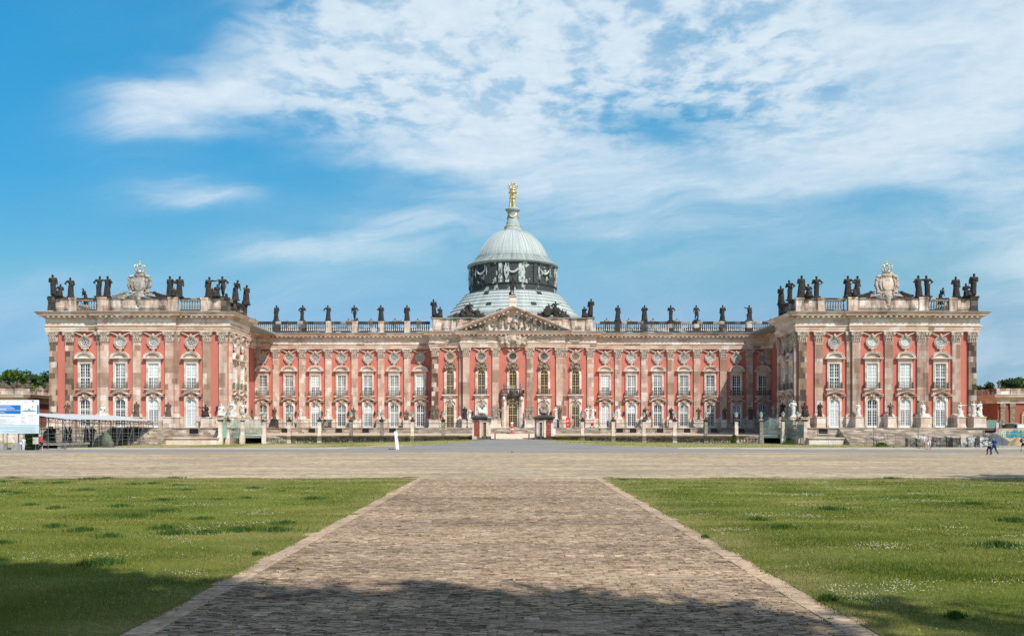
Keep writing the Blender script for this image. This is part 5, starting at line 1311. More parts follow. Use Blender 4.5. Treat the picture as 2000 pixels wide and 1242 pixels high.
# coats of arms on the wings
for s in (-1, 1):
    g = G(); side = 'left' if s < 0 else 'right'
    dmp = .55
    g.ball((0, 0, 2.15), (1.35, dmp, 1.5), 16, 12); g.ball((0, -.05, .75), (.9, dmp, .6), 12, 8); g.ball((0, 0, 3.75), (.95, .5, .55), 12, 8)
    g.tube([(.4, 0, 3.9), (.85, -.1, 4.1), (1.15, 0, 3.7)], [.25, .2, .12], 8)
    for q in (-1, 1):
        g.tube([(q * 1.0, -.1, 3.55), (q * 1.6, -.15, 3.45), (q * 1.75, -.15, 2.95), (q * 1.4, -.2, 2.75)], [.3, .32, .26, .16], 8)
        g.tube([(q * 1.7, -.05, 3.0), (q * 1.8, -.05, 2.0), (q * 1.45, -.1, 1.1), (q * .9, -.15, .7)], [.22, .3, .28, .2], 8)
        g.tube([(q * 1.1, -.35, 3.1), (q * 1.35, -.4, 2.2), (q * 1.0, -.4, 1.2)], [.12, .17, .14], 8)
        g.ball((q * 1.5, -.1, .9), (.35, .3, .25), 8, 6); g.ball((q * .5, -.2, .2), (.4, .3, .35), 8, 6)
        g.tube([(q * 1.0, 0, .45), (q * 2.0, 0, .35), (q * 2.9, .05, .1)], [.28, .24, .15], 8)
    g.tube([(0, -.35, .4), (0, -.5, -.4), (0, -.45, -1.2)], [.6, .48, .3], 8); g.ball((0, -.5, -1.3), (.32, .25, .3), 8, 6)
    t = thing('coat_of_arms', 'pale carved coat of arms with gilded crown in the middle of the %s wing roof' % side, 'coat of arms', (s * WC + (0.15 if s < 0 else -.0), 150.1, zt), 0, 'coats of arms on the wings')
    obj('cartouche', remesh(g, 'cartouche', .08, rough=.10), 'orn' if s > 0 else 'st_pale', t)
    obj('shield', remesh(G().ball((0, -.5, 2.2), (.92, .16, 1.15), 18, 12), 'shield', .05), 'sur' if s > 0 else 'st_pale', t)
    g = crown_g(1.05); o = obj('crown', g, 'gold_pale', t, (0, 0, 4.15), 0, .96, True)
    for q in (-1, 1):
        if s < 0: statue(RECL, 0, 150.2, zt, 1.95, 'st_grey' if q < 0 else 'st_dark', 'reclining figure leaning on the %s side of the coat of arms, left wing roof' % ('left' if q < 0 else 'right'), 'reclining figures beside the coats of arms', x=s * WC + q * 3.05, flip=q > 0)
        else: statue(RECL, 0, 150.2, zt, 2.05, 'st_dark', 'dark reclining figure leaning on the %s side of the coat of arms, right wing roof' % ('left' if q < 0 else 'right'), 'reclining figures beside the coats of arms', x=s * WC + q * 3.1, flip=q > 0)
# gilded group above the dome
t = thing('gilded_figures', 'gilded group of three figures holding up a crown on top of the dome', 'sculpture', (DX, DY, 50.95))
g = G()
for k in range(3):
    a = 2 * PI * k / 3 + .5
    c, _ = figure('up', 'hip', robe=(.09, .12, .5, 6, k)); g.put(c, Matrix.Rotation(a, 4, 'Z') @ Matrix.Translation((0, -.48, 0)) @ Matrix.Scale(3.0, 4))
g.lathe([(.3, 0), (.22, 1.5), (.3, 3.3)], 10)
obj('figures', remesh(g, 'figures', .05), 'gold', t, smooth=True)
obj('cushion', G().lathe([(.5, 3.2), (.95, 3.3), (1.0, 3.5), (.7, 3.65), (.5, 3.9)], 20), 'gold', t, smooth=True)
obj('crown', crown_g(1.12), 'gold', t, (0, 0, 3.85), 0, 1, True)

# relief in the tympanum and trophy over the frieze
g = G(); r_ = random.Random(9)
kinds = [A, Bf, Cs, Dn]
for i in range(13):
    x = -7.6 + 15.2 * i / 12; room = (pz1 - pz0 - .9) * (1 - abs(x) / 10.4)
    c, _ = figure(*kinds[i % 4][0], **kinds[i % 4][1]); h = min(2.5, room * 1.15)
    g.put(c, Matrix.Translation((x, -.5, pz0 + .15 + (.5 if abs(x) < 3 else 0))) @ Matrix.Rotation(r_.uniform(-.7, .7) * (abs(x) / 6), 4, 'Y') @ Matrix.Rotation(r_.uniform(-1, 1), 4, 'Z') @ Matrix.Diagonal((h, h * .6, h, 1)))
for i in range(60):
    x = r_.uniform(-9, 9); room = (pz1 - pz0 - .7) * (1 - abs(x) / 10.3)
    g.ball((x, -.42, pz0 + .2 + r_.uniform(0, .85) * room), (r_.uniform(.2, .6), .2, r_.uniform(.15, .4)), 6, 4, rot=r_.uniform(-1, 1))
pobj('pediment_relief', g, 'orn_dark', loc=place(FR_P, 0), smooth=True)
g = G()
for i in range(34):
    a = PI * (.02 + .96 * i / 33); rr = r_.uniform(2.3, 3.3); g.tube([(math.cos(a) * .8, -.75, 20.3 + math.sin(a) * .5), (math.cos(a) * rr, -.62, 20.2 + math.sin(a) * rr * .5)], [.14, .05], 5)
for sx in (-1, 1):
    for i in range(6): g.tube([(sx * (.6 + .1 * i), -.8, 20.3), (sx * (2.0 + .25 * i), -.8, 19.9 + .33 * i), (sx * (2.9 + .12 * i), -.7, 19.2 + .45 * i)], [.2, .16, .06], 5)
    g.ball((sx * 1.3, -.85, 20.6), (.55, .4, .75), 8, 6); g.ball((sx * 2.1, -.8, 19.7), (.6, .3, .35), 8, 6, rot=sx * .5)
g.put(ornament(2.6, 2.6, 24, 77, .6, .2), Matrix.Translation((0, -.45, 19.0))); g.ball((0, -1.0, 20.6), (.7, .4, .9), 10, 8)
pobj('trophy_carving', g, 'orn', loc=place(FR_P, 0), smooth=True)
for px in (877.5, 938.5, 1061.5, 1122.5):
    g = G()
    for i in range(15): g.ball((-1.5 + 3.0 * i / 14, -.48 + .0 * i, 20.45 - .3 * math.sin(PI * i / 14)), (.18, .1, .14 + .06 * (i % 2)), 6, 4)
    g.box(-1.6, 1.6, -.45, -.40, 20.1, 20.75)
    cen = 905 < px < 1100
    pobj('frieze_carving', g, 'orn', loc=(X(px, 179), 179.2 if cen else 180, 0))

# ------------------------------------------------------------------ terrace statues on pedestals
PD = (1.15, 1.62, 'plinth')
PDD = (1.15, 1.62, 'sooty')
n_ = {'st_dark': 'dark', 'st_brown': 'brown', 'st_grey': 'grey', 'st_white': 'white marble'}
def tstat(me, px, D, mt, label, h=2.35, rz=0.0, fl=False, ped=PD, z=None):
    statue(me, px, D, (ZF + 1.62) if z is None else z, h, mt, label, 'statues on the terrace pedestals', rz, ped=ped, flip=fl)
lst = [(ST[6], 491, 'st_brown'), (ST[0], 536, 'st_brown'), (ST[5], 587, 'st_white'), (ST[0], 640, 'st_white'), (ST[2], 690, 'st_brown'), (ST[4], 742.5, 'st_white'), (ST[8], 793.5, 'st_brown')]
for i, (me, px, mt) in enumerate(lst):
    tstat(me, px, 180.6, mt, '%s terrace statue before the left main range, %s of seven from the left' % (n_[mt], ORD[i]), rz=rnd.uniform(-.5, .5), fl=i % 2 == 0, ped=PDD if i in (1, 3) else PD)
lst = [(ST[0], 1208, 'st_white'), (ST[4], 1259, 'st_dark'), (ST[9], 1311, 'st_dark'), (ST[7], 1365, 'st_brown'), (ST[2], 1415, 'st_brown'), (ST[6], 1466, 'st_brown')]
for i, (me, px, mt) in enumerate(lst):
    tstat(me, px, 180.6, mt, '%s terrace statue before the right main range, %s of six from the left' % (n_[mt], ORD[i]), rz=rnd.uniform(-.5, .5), fl=i % 2 == 0)
PW = (1.9, 1.62, 'plinth')
for me, px, mt, d, fl, h in ((PAIR1, 848, 'st_brown', 'pair of brown statues on the terrace at the left end of the centre block', False, 2.4),
                          (ST[6], 908, 'st_dark', 'dark cloaked statue on the terrace behind the left sentry house', False, 2.45),
                          (ST[9], 917.2, 'st_white', 'white marble bowed statue beside a dark one behind the left sentry house', True, 2.1),
                          (PAIR2, 969, 'st_grey', 'pair of grey statues on the terrace left of the entrance door', True, 2.35),
                          (PAIR1, 1034, 'st_grey', 'pair of grey statues on the terrace right of the entrance door', False, 2.35),
                          (ST[7], 1086, 'st_white', 'white marble statue behind the right sentry house beside a dark one', False, 2.4),
                          (ST[2], 1093, 'st_brown', 'dark brown cloaked statue right of a white one behind the right sentry house', True, 2.35),
                          (PAIR2, 1152, 'st_white', 'pair of white marble statues at the right end of the centre block', False, 2.45)):
    tstat(me, px, 177.6 if 900 < px < 1100 else 178.3, mt, d, h, fl=fl, ped=PW if me in (PAIR1, PAIR2) else (1.1, 1.62, 'plinth'))
for me, px, D, mt, d, fl, h in ((ST[3], 131, 148.2, 'st_brown', 'brown statue on the left wing terrace above the scaffold roof, nearest the outer corner', False, 2.2),
                             (ST[8], 201, 148.2, 'st_white', 'white marble seated statue on the left wing terrace above the scaffold roof', False, 2.5),
                             (ST[2], 267, 148.2, 'st_brown', 'tan draped statue on the left wing terrace above the scaffold roof end', True, 2.4),
                             (ST[6], 329, 148.2, 'st_brown', 'brown robed statue on the left wing terrace between the two right doors', False, 2.35),
                             (ST[10], 402.5, 148.2, 'st_dark', 'dark seated statue on the left wing terrace near the inner corner', False, 2.5),
                             (ST[8], 432.5, 147.2, 'st_white', 'white marble seated statue at the inner corner of the left wing', False, 2.6),
                             (ST[9], 452.5, 148.6, 'st_white', 'white marble statue at the left wing flank beside the green gate', True, 2.5),
                             (ST[7], 474, 154.5, 'st_white', 'white marble statue further back along the left wing flank', False, 2.4),
                             (ST[0], 1511.5, 158, 'st_grey', 'pale grey statue furthest back along the right wing flank', False, 2.4),
                             (ST[6], 1528, 153.4, 'st_dark', 'dark statue in the shade along the right wing flank', False, 2.4),
                             (ST[5], 1549.5, 148.2, 'st_white', 'white marble statue at the right wing flank above the green fence', True, 2.6),
                             (ST[8], 1571, 147.4, 'st_dark', 'dark seated statue at the inner corner of the right wing', True, 2.9),
                             (ST[0], 1601, 148.2, 'st_dark', 'dark standing statue on the right wing terrace left of the first door', False, 2.25),
                             (ST[2], 1676, 148.2, 'st_white', 'white marble draped statue on the right wing terrace between first and second door', False, 2.2),
                             (ST[5], 1739, 148.2, 'st_brown', 'brown statue on the right wing terrace between second and third door', False, 2.2),
                             (ST[0], 1803, 148.2, 'st_white', 'white marble statue on the right wing terrace between third and fourth door', True, 2.2),
                             (ST[4], 1874.5, 148.2, 'st_white', 'white marble statue with a child right of the fourth right wing door', False, 2.2),
                             (PAIR1, 1908, 147.6, 'st_white', 'white marble group at the outer corner of the right wing terrace', False, 2.4)):
    tstat(me, px, D, mt, d, h, fl=fl, z=ZP - .02, ped=((2.0 if me in (PAIR1,) else 1.35), ZP - .02 - ZF, 'plinth'))

# ------------------------------------------------------------------ fence, gate houses, lanterns
M['rubble'] = None
m, nt, b = newmat('rubble_wall_stone', 0.95, 0.1)
p = wpos(nt); vo = nd(nt, 'TexVoronoi', {'Vector': vmul(nt, p, (1.0, 1.0, 1.4)), 'Scale': 2.2}); vd = nd(nt, 'TexVoronoi', {'Vector': vmul(nt, p, (1.0, 1.0, 1.4)), 'Scale': 2.2}, feature='DISTANCE_TO_EDGE')
c = ramp(nt, nd(nt, 'SeparateColor', {0: vo.outputs['Color']}).outputs[0], [(0.0, (0.15, 0.125, 0.10)), (0.4, (0.26, 0.22, 0.18)), (0.7, (0.38, 0.32, 0.26)), (1.0, (0.50, 0.44, 0.37))])
c = mixc(nt, ramp(nt, vd.outputs['Distance'], [(0.0, g3(1)), (0.07, g3(0))]), c, (0.09, 0.075, 0.06, 1))
setc(nt, b, c); bump(nt, b, vd.outputs['Distance'], 0.8, 0.15); M['rubble'] = m
posts = [(136, 152.0), (196, 152.0), (256, 152.0), (316, 152.0), (377, 152.0), (436.5, 151.8), (485, 150.8), (528, 148.6), (556, 146.4), (571, 144.4)]
gu = G()
for s in (-1, 1):
    side = 'left' if s < 0 else 'right'
    fence = thing('fence', 'iron railing with stone lantern posts on a rubble wall before the %s court' % side, 'fence', (s * 27, 152, 0), 0, 'court fences')
    def fo(name, g, mt, par=None):
        o = obj(name, g, mt); o.parent = par or fence
        if not par: o.matrix_parent_inverse = Matrix.Translation((-s * 27, -152, 0))
        return o
    P_ = [Vector((s * q * d / F, d)) for q, d in posts]
    P_.insert(0, Vector((s * 6.9, 152.0)))
    # rubble wall up to the green panels
    g = G(); cap_ = G(); r2 = random.Random(3 + s)
    for a, b_ in zip(P_[:8], P_[1:8]):
        L = (b_ - a).length; k = int(L / .45); n_v = Vector(((b_ - a).y, -(b_ - a).x)).normalized() * -s
        if n_v.y > 0: n_v = -n_v
        pts = [a + (b_ - a) * i / k for i in range(k + 1)]
        for j in range(4):
            for i in range(k):
                z0 = terrain(pts[i].x, 151) - .15; zt = 1.22; za = z0 + (zt - z0) * j / 4; zb = z0 + (zt - z0) * (j + 1) / 4
                c_ = (pts[i] + pts[i + 1]) / 2 + n_v * (.02 + r2.uniform(0, .07))
                g.ball((c_.x, c_.y, (za + zb) / 2), (L / k * .62, .34, (zb - za) * .66), 7, 5)
        cap_.plan([tuple(a + n_v * .32), tuple(b_ + n_v * .32), tuple(b_ - n_v * .3), tuple(a - n_v * .3)], 1.2, 1.58)
        g.plan([tuple(a + n_v * .2), tuple(b_ + n_v * .2), tuple(b_ - n_v * .3), tuple(a - n_v * .3)], -.1, 1.2)
    fo('rubble_wall', g, 'rubble', None); fo('coping', cap_, 'steps')
    for i in range(len(P_) - 1):
        a, b_ = P_[i], P_[i + 1]; L = (b_ - a).length; green = i >= 8 - 0 and i < 10
        dr = (b_ - a) / L; g = G()
        z0 = 1.58; bot = 1.15 if i >= 7 else z0
        if i < 7:
            for z in (z0 + .12, 3.62): g.box(0, L, -.03, .03, z - .03, z + .03)
            k = int(L / .155)
            for j in range(1, k): x = j * L / k; g.box(x - .011, x + .011, -.011, .011, z0, 3.78 + (.06 if j % 2 else 0))
            mt = 'iron'
        else:
            for z in (bot + .15, 2.2, 3.35): g.box(0, L, -.035, .035, z - .04, z + .04)
            k = int(L / .13)
            for j in range(1, k):
                x = j * L / k; zt = 3.45 + .75 * math.sin(PI * x / L) ** 1.5; g.box(x - .018, x + .018, -.015, .015, bot, zt)
            g.tube([(L * t / 10, 0, 3.5 + .75 * math.sin(PI * t / 10) ** 1.5) for t in range(11)], .05, 5)
            mt = 'greenpaint'
        o = fo('railing', g, mt); o.matrix_parent_inverse = Matrix.Translation((-s * 27, -152, 0)); o.location = (a.x, a.y, 0); o.rotation_euler = (0, 0, math.atan2(dr.y, dr.x))
        if i == 9:
            g = G().box(.15, L - .15, -.01, .01, bot + .1, 3.4); o2 = obj('gate_panel', g, 'greenpaint'); o2.parent = o
            g = G().tube([(0, 0, 3.4), (L * .3, 0, 3.75), (L * .5, 0, 4.25), (L * .7, 0, 3.75), (L, 0, 3.4)], .07, 6); o2 = obj('gilded_crest', g, 'gold'); o2.parent = o
    for i, a in enumerate(P_[1:]):
        g = G(); zb = terrain(a.x, 151) - .1
        pm = rnd.choice(('plinth', 'ent', 'ent', 'st_grey')) if i < 7 else 'ent'
        g.box(a.x - .36, a.x + .36, a.y - .42, a.y + .34, zb, 1.62); g.box(a.x - .27, a.x + .27, a.y - .27, a.y + .27, 1.62, 3.95)
        po = fo('post', g, pm)
        g = G().box(a.x - .36, a.x + .36, a.y - .36, a.y + .36, 3.95, 4.07).box(a.x - .46, a.x + .46, a.y - .46, a.y + .46, 4.07, 4.2)
        fo('cap', g, 'sooty', po)
        if i in (0, 1, 2, 3, 4, 5, 6, 7, 8):
            g = G().lathe([(.26, 4.2), (.3, 4.3), (.12, 4.42), (.1, 4.55), (.2, 4.66)], 10, a.x, a.y)
            lo = fo('lantern', g, 'sooty', po)
            fo('glass', G().lathe([(.17, 4.66), (.30, 5.12), (.29, 5.16)], 8, a.x, a.y), 'lampglass', po)
            fo('lantern_hood', G().lathe([(.36, 5.15), (.24, 5.36), (.1, 5.44), (.09, 5.52), (.03, 5.62)], 10, a.x, a.y), 'verd', po)
    # sentry house
    hx = s * 5.25; t = thing('sentry_house', 'small stone sentry house with red panel %s of the court entrance' % side, 'sentry house', (hx, 152.0, .88), 0, 'sentry houses at the court entrance', 1.13)
    def so2(name, g, mt, par=None): return obj(name, g, mt, par or t)
    hw = 1.28
    g = G(); 
    # chamfered body: outer front face carries the red panel, inner front face a niche
    g.plan([(s * hw, .9), (s * hw, -.9), (s * .15, -1.15), (s * -.15, -1.15), (s * -1.05, -.95), (-s * hw, -.6), (-s * hw, .9)] if s > 0 else [(s * hw, .9), (-s * hw, .9), (-s * hw, -.6), (s * -1.05, -.95), (s * -.15, -1.15), (s * .15, -1.15), (s * hw, -.9)], 0, 3.0)
    so2('wall', g, 'ent')
    g = G()
    for x_, y_ in ((s * 1.2, -.95), (s * .12, -1.2), (-s * .95, -1.05), (-s * 1.25, -.6)): g.box(x_ - .15, x_ + .15, y_ - .12, y_ + .12, .35, 2.95); g.box(x_ - .19, x_ + .19, y_ - .16, y_ + .16, 2.75, 2.98)
    so2('corner_strips', g, 'plinth')
    g = G().box(-hw - .1, hw + .1, -1.3, 1.0, 0, .5); so2('base', g, 'sooty')
    red = G().box(s * .36, s * 1.02, -1.22, -1.0, .5, 2.72); ro = so2('red_panel', red, 'redpanel')
    g = G().put(ornament(.38, 1.6, 16, 90 + s, .07, .25, True), Matrix.Translation((s * .69, -1.2, .8))); so2('panel_ornament', g, 'orn_dark', ro)
    nx = -s * .48
    g = G().ring([(nx - .34, .1), (nx - .34, 2.72), (nx + .34, 2.72), (nx + .34, .1)], [(nx - .22, .1), (nx - .22, 2.58), (nx + .22, 2.58), (nx + .22, .1)], -1.30, -1.0, closed=False); ni = so2('niche', g, 'plinth')
    so2('niche_back', G().box(nx - .215, nx + .215, -1.2, -1.18, .1, 2.57), 'st_brown', ni)
    g = G().box(-hw - .12, hw + .12, -1.35, 1.1, 2.98, 3.14).box(-hw - .36, hw + .36, -1.6, 1.3, 3.14, 3.32)
    vs = [(-hw - .3, -1.5, 3.322), (hw + .3, -1.5, 3.322), (hw + .3, 1.2, 3.322), (-hw - .3, 1.2, 3.322), (-.7, -.6, 3.68), (.7, -.6, 3.68), (.7, .5, 3.68), (-.7, .5, 3.68)]
    g._add(vs, [(0, 1, 5, 4), (1, 2, 6, 5), (2, 3, 7, 6), (3, 0, 4, 7), (4, 5, 6, 7)]); so2('roof', g, 'sooty')
    c1, _ = figure('up', 'bent', sit=True, bulk=1.15); g = G()
    for q in (-1, 1): g.put(c1, Matrix.Translation((q * .12, 0, .0)) @ Matrix.Rotation(q * .5, 4, 'Z') @ Matrix.Rotation(q * .2, 4, 'Y') @ Matrix.Scale(.8 if q > 0 else .9, 4))
    g.ball((0, 0, .15), (.34, .28, .2), 10, 6); g.ball((.2, .05, .34), (.16, .2, .2), 8, 6); g.ball((-.2, 0, .33), (.16, .2, .2), 8, 6)
    statue(remesh(g, 'putti', .03, rough=.01), 0, 152, .88 + 3.68 * 1.13, 2.15, 'st_grey' if s > 0 else 'st_white', 'pale group of two putti on the roof of the %s sentry house' % side, 'putti on the sentry houses', x=s * 5.25, flip=s > 0)
for x in (X(967, 152), X(1033, 152)):
    g = G().lathe([(.13, 0), (.11, .12), (.10, .75), (.13, .8), (.06, .95)], 10)
    o = obj('bollard', g, 'sooty', None, (x, 151.4, .95)); tag(o, 'short stone bollard at the %s side of the court entrance' % ('left' if x < 0 else 'right'), 'bollard', 'bollards at the court entrance')
# red information pillar before the steps
t = thing('information_pillar', 'slender red and white information pillar before the central steps', 'pillar', (X(1000, 171), 171.0, 1.75))
obj('base', G().lathe([(.34, 0), (.32, .12), (.26, .35)], 16), 'redplastic', t)
obj('column', G().lathe([(.25, .35), (.12, .55), (.3, .85), (.12, 1.1), (.26, 1.3), (.26, 1.85)], 16), 'redplastic', t, smooth=True)
obj('band', G().lathe([(.27, .74), (.31, .84), (.27, .92)], 16), 'whiteplastic', t)
obj('top', G().lathe([(.28, 1.85), (.3, 2.0), (.2, 2.15), (.05, 2.2)], 16), 'whiteplastic', t, smooth=True)
obj('arrow_sign', G().box(-.05, .05, -.27, -.255, 1.4, 1.75), 'whiteplastic', t)
# tilted white stele by the road
sx_, sy_ = X(776.5, 114.5), 114.5
t = thing('information_stele', 'tall white information board leaning slightly left at the road edge', 'sign', (sx_, sy_, terrain(sx_, sy_) + .01)); t.rotation_euler = (0, R(-6.0), .15)
obj('board', G().box(-.2, .2, -.06, .06, 0, 2.32), 'signwhite', t)
g = G()
for z, w2 in ((2.15, .1), (2.0, .1), (1.85, .07), (1.5, .1), (1.42, .12), (1.34, .1), (1.25, .11)): g.box(-w2, w2, -.066, -.061, z, z + .022)
obj('print', g, 'print', t); obj('red_mark', G().box(.1, .16, -.066, -.061, 1.42, 1.62), 'redpanel', t)
g = G().box(-.95, .0, -.12, .12, 0, .05)  # flat dark strip with rounded lumps on the ground left of the board
for x in (-.85, -.5): g.ball((x, 0, .07), (.1, .1, .07), 8, 5)
o = obj('low_dark_strip', g, 'iron', None, (sx_ - .15, sy_ + .1, terrain(sx_, sy_) + .01)); tag(o, 'dark low strip with rounded lumps lying left of the white leaning board', 'stand')

# ------------------------------------------------------------------ side pavilions
def pavilion(s):
    side = 'left' if s < 0 else 'right'
    yF, yB = 166.0, 176.0; xi = s * 89.6; H0, H1 = 8.95, 10.1
    t = thing('side_pavilion', 'low single-storey brick pavilion with roof balustrade at the %s edge' % side, 'pavilion', (s * 95, 170, 0), 0, 'low side pavilions')
    def po(name, g, mt, par=None, smooth=False):
        o = obj(name, g, mt, None, (0, 0, 0), 0, 1, smooth)
        if par: o.parent = par
        else: o.parent = t; o.matrix_parent_inverse = Matrix.Translation((-s * 95, -170, 0))
        return o
    pts = [(s * 77.0, yB), (xi, yB), (xi, yF), (s * 118, yF)]
    if s < 0: pts = pts[::-1]
    po('wall', loft([(0, 1.5), (0, 7.4)], pts), 'brick')
    po('plinth', loft([(.15, 0), (.15, 2.7), (-.2, 2.75)], pts), 'ent')
    po('cornice', loft([(0, 7.4), (.3, 7.4), (.3, 8.1), (.4, 8.15), (.5, 8.45), (1.0, 8.5), (1.1, 8.85), (1.15, 8.95), (-.5, 9.05)], pts), 'cor')
    po('cornice_flashing', loft([(1.18, 8.93), (1.18, 9.0), (0, 9.1)], pts), 'copper')
    po('parapet', loft([(.1, 9.0), (.1, 9.95), (.2, 9.97), (.2, 10.12), (-.4, 10.12), (-.4, 9.0)], pts), 'attic')
    g = G()
    for (x0, y0), (x1, y1) in zip(pts, pts[1:]):
        L = math.hypot(x1 - x0, y1 - y0); k = max(1, int(L / 2.4))
        for i in range(1, k + 1):
            f = i / k; x = x0 + (x1 - x0) * f; y = y0 + (y1 - y0) * f
            po('parapet_pier', G().box(x - .32, x + .32, y - .26, y + .2, 9.05, 10.125), 'attic')
    # pilasters and arched windows on the two fronts and on the return
    for fr, xs_, wins in ((((0, yF), 0), [s * q for q in (90.4, 92.2, 97.6, 99.4, 104.8)], [s * 94.9, s * 102.1]), (((0, yB), 0), [s * q for q in (79.2, 84.2, 88.6)], [s * 81.7, s * 86.4])):
        for x in xs_:
            L = place(fr, x); g = G().box(-.42, .42, -.26, 0, 2.75, 7.0).box(-.5, .5, -.34, 0, 2.75, 3.1).box(-.52, .52, -.36, 0, 6.6, 7.4)
            o = po('pilaster', g, 'orn_dark' if s > 0 and abs(x) < 93 and fr[0][1] == yF else 'pil'); o.location = L
        for x in wins:
            g = G(); wi = .8; zs = 5.2; y = -.08
            g.ring([(-wi, 1.9)] + arc(0, zs, wi, wi, 180, 0, 10) + [(wi, 1.9)], [(-wi + .1, 2.0)] + arc(0, zs, wi - .1, wi - .1, 180, 0, 10) + [(wi - .1, 2.0)], y - .05, y + .08)
            bars(g, -wi + .1, wi - .1, 2.0, zs, 4, 7, y, .05, mid=.13); g.box(-wi + .1, wi - .1, y - .05, y + .05, zs - .05, zs + .08); g.box(-.06, .06, y - .04, y + .04, zs, zs + wi - .1)
            for a in (40, 65, 115, 140): g.tube([(0, y, zs), (wi * .93 * math.cos(R(a)), y, zs + wi * .93 * math.sin(R(a)))], .03, 4)
            o = po('arched_window', g, 'white'); o.location = place(fr, x)
            g = G(); g._add([(a, -.05, b_) for a, b_ in [(-wi, 1.9)] + arc(0, zs, wi, wi, 180, 0, 10) + [(wi, 1.9)]], [tuple(range(13))]); o2 = obj('pane', g, 'g_dark'); o2.parent = o
            g = G().ring([(-wi - .3, 1.9)] + arc(0, zs, wi + .3, wi + .3, 180, 0, 10) + [(wi + .3, 1.9)], [(-wi, 1.9)] + arc(0, zs, wi, wi, 180, 0, 10) + [(wi, 1.9)], -.16, 0, closed=False).put(ornament(.7, .6, 5, 4, .2), Matrix.Translation((0, -.1, 6.15))); o2 = obj('surround', g, 'sur' if s < 0 else 'brick'); o2.parent = o
    g = G()
    g.box(s * 90, s * 118, 166.3, 190, 8.7, 9.3); g.box(s * 77.6, s * 90, 176.3, 190, 8.7, 9.3); po('roof', g, 'copper2')
pavilion(-1); pavilion(1)
statue(ST[8], 56.5, 166.4, 10.15, 2.2, 'st_brown', 'brown seated statue on the left pavilion balustrade nearest its corner', 'statues on the side pavilions')
statue(ST[8], 94, 176.3, 10.15, 2.1, 'st_brown', 'brown statue on the left pavilion against the palace wall', 'statues on the side pavilions', flip=True)
for px, k in ((5, 0), (34, 1), (78, 0)): statue(TROPH[k], px, 166.8 if px < 50 else 176.8, 10.15, 1.5 if px < 50 else 1.0, 'st_grey' if px > 50 else 'st_brown', 'low carved trophy on the left pavilion roof, %s from the left' % {5: 'first', 34: 'second', 78: 'third'}[px], 'statues on the side pavilions')
statue(ST[5], 1950.5, 175.8, 10.2, 1.9, 'st_brown', 'small brown statue on the right pavilion roof', 'statues on the side pavilions')

# ------------------------------------------------------------------ trees
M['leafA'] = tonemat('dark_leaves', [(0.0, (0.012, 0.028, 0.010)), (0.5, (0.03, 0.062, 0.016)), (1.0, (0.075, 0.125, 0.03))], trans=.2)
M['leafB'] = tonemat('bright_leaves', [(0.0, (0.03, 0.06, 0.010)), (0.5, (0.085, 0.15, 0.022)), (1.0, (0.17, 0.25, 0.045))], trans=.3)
M['bark'] = plain('bark', (0.09, 0.07, 0.055), .95, var=.4)
def tree(x, y, h, cr, mat, label, group, nc=60, leaf=.42, per=90, trunk=.35, base=None, squash=1.0, seed=0):
    r = np.random.default_rng(seed + int(abs(x) * 7)); zc = h - cr * squash * .95
    g = G(); t = thing('tree', label, 'tree', (x, y, 0), 0, group)
    g.tube([(0, 0, -.2), (.1, 0, zc * .5), (0, .1, zc), (.1, 0, zc + cr * .4)], [h * .022, h * .017, h * .012, h * .005], 8)
    C = []
    for i in range(nc):
        d = r.normal(0, 1, 3); d /= np.linalg.norm(d); q = r.uniform(.35, 1.0) ** .6
        c = np.array([d[0] * cr * q, d[1] * cr * q, zc + d[2] * cr * squash * q]); C.append((c, r.uniform(.22, .38) * cr * .8, r.uniform(0, 1)))
        if i % 4 == 0: g.tube([(0, 0, zc * .55 + .3 * (c[2] - zc * .55) * .3), tuple(np.array([0, 0, zc * .5]) * .4 + c * .55), tuple(c)], [h * .008, h * .005, h * .002], 5)
    obj('trunk', g, 'bark', t)
    Vs = []; T = []
    for c, rad, tn in C:
        d = r.normal(0, 1, (per, 3)); d /= np.linalg.norm(d, axis=1)[:, None]; p = c + d * rad * r.uniform(.55, 1.05, (per, 1)) * np.array([1, 1, .8])
        u = r.normal(0, 1, (per, 3)); u /= np.linalg.norm(u, axis=1)[:, None]; v = np.cross(u, d); v /= np.linalg.norm(v, axis=1)[:, None] + 1e-6
        s_ = leaf * r.uniform(.5, 1.2, (per, 1))
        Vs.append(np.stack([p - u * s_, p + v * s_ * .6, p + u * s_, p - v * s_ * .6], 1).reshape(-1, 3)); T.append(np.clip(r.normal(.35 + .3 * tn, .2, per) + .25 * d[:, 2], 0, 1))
    me_ = soup('crown', np.concatenate(Vs), np.concatenate(T), mat, '', '', 4); me_.parent = t
    return t
LT = 'trees behind the left pavilion'
tree(X(20, 225), 225, 16.9, 6.0, 'leafB', 'bright green tree behind the left pavilion at the edge of the picture', LT, seed=1)
tree(X(-40, 222), 222, 16.9, 6.0, 'leafB', 'light green tree mostly outside the left edge', LT, seed=9)
tree(X(72, 232), 232, 16.9, 5.8, 'leafA', 'dark green dense tree behind the left pavilion nearest the palace', LT, seed=2)
tree(X(110, 236), 236, 16.6, 5.8, 'leafA', 'dark green tree half hidden behind the left wing', LT, seed=3)
tree(X(46, 245), 245, 16.2, 5.5, 'leafA', 'dark tree in the gap between the bright and the dense one', LT, seed=4)
RT = 'trees behind the right pavilion'
tree(X(1922, 240), 240, 14.9, 4.6, 'leafA', 'dark green tree behind the right pavilion nearest the palace', RT, seed=5)
tree(X(1985, 232), 232, 15.6, 4.6, 'leafA', 'olive green rounded tree behind the right pavilion at the right edge', RT, seed=6)
tree(X(2030, 236), 236, 16.0, 4.8, 'leafB', 'lighter green tree just past the right edge', RT, seed=7)
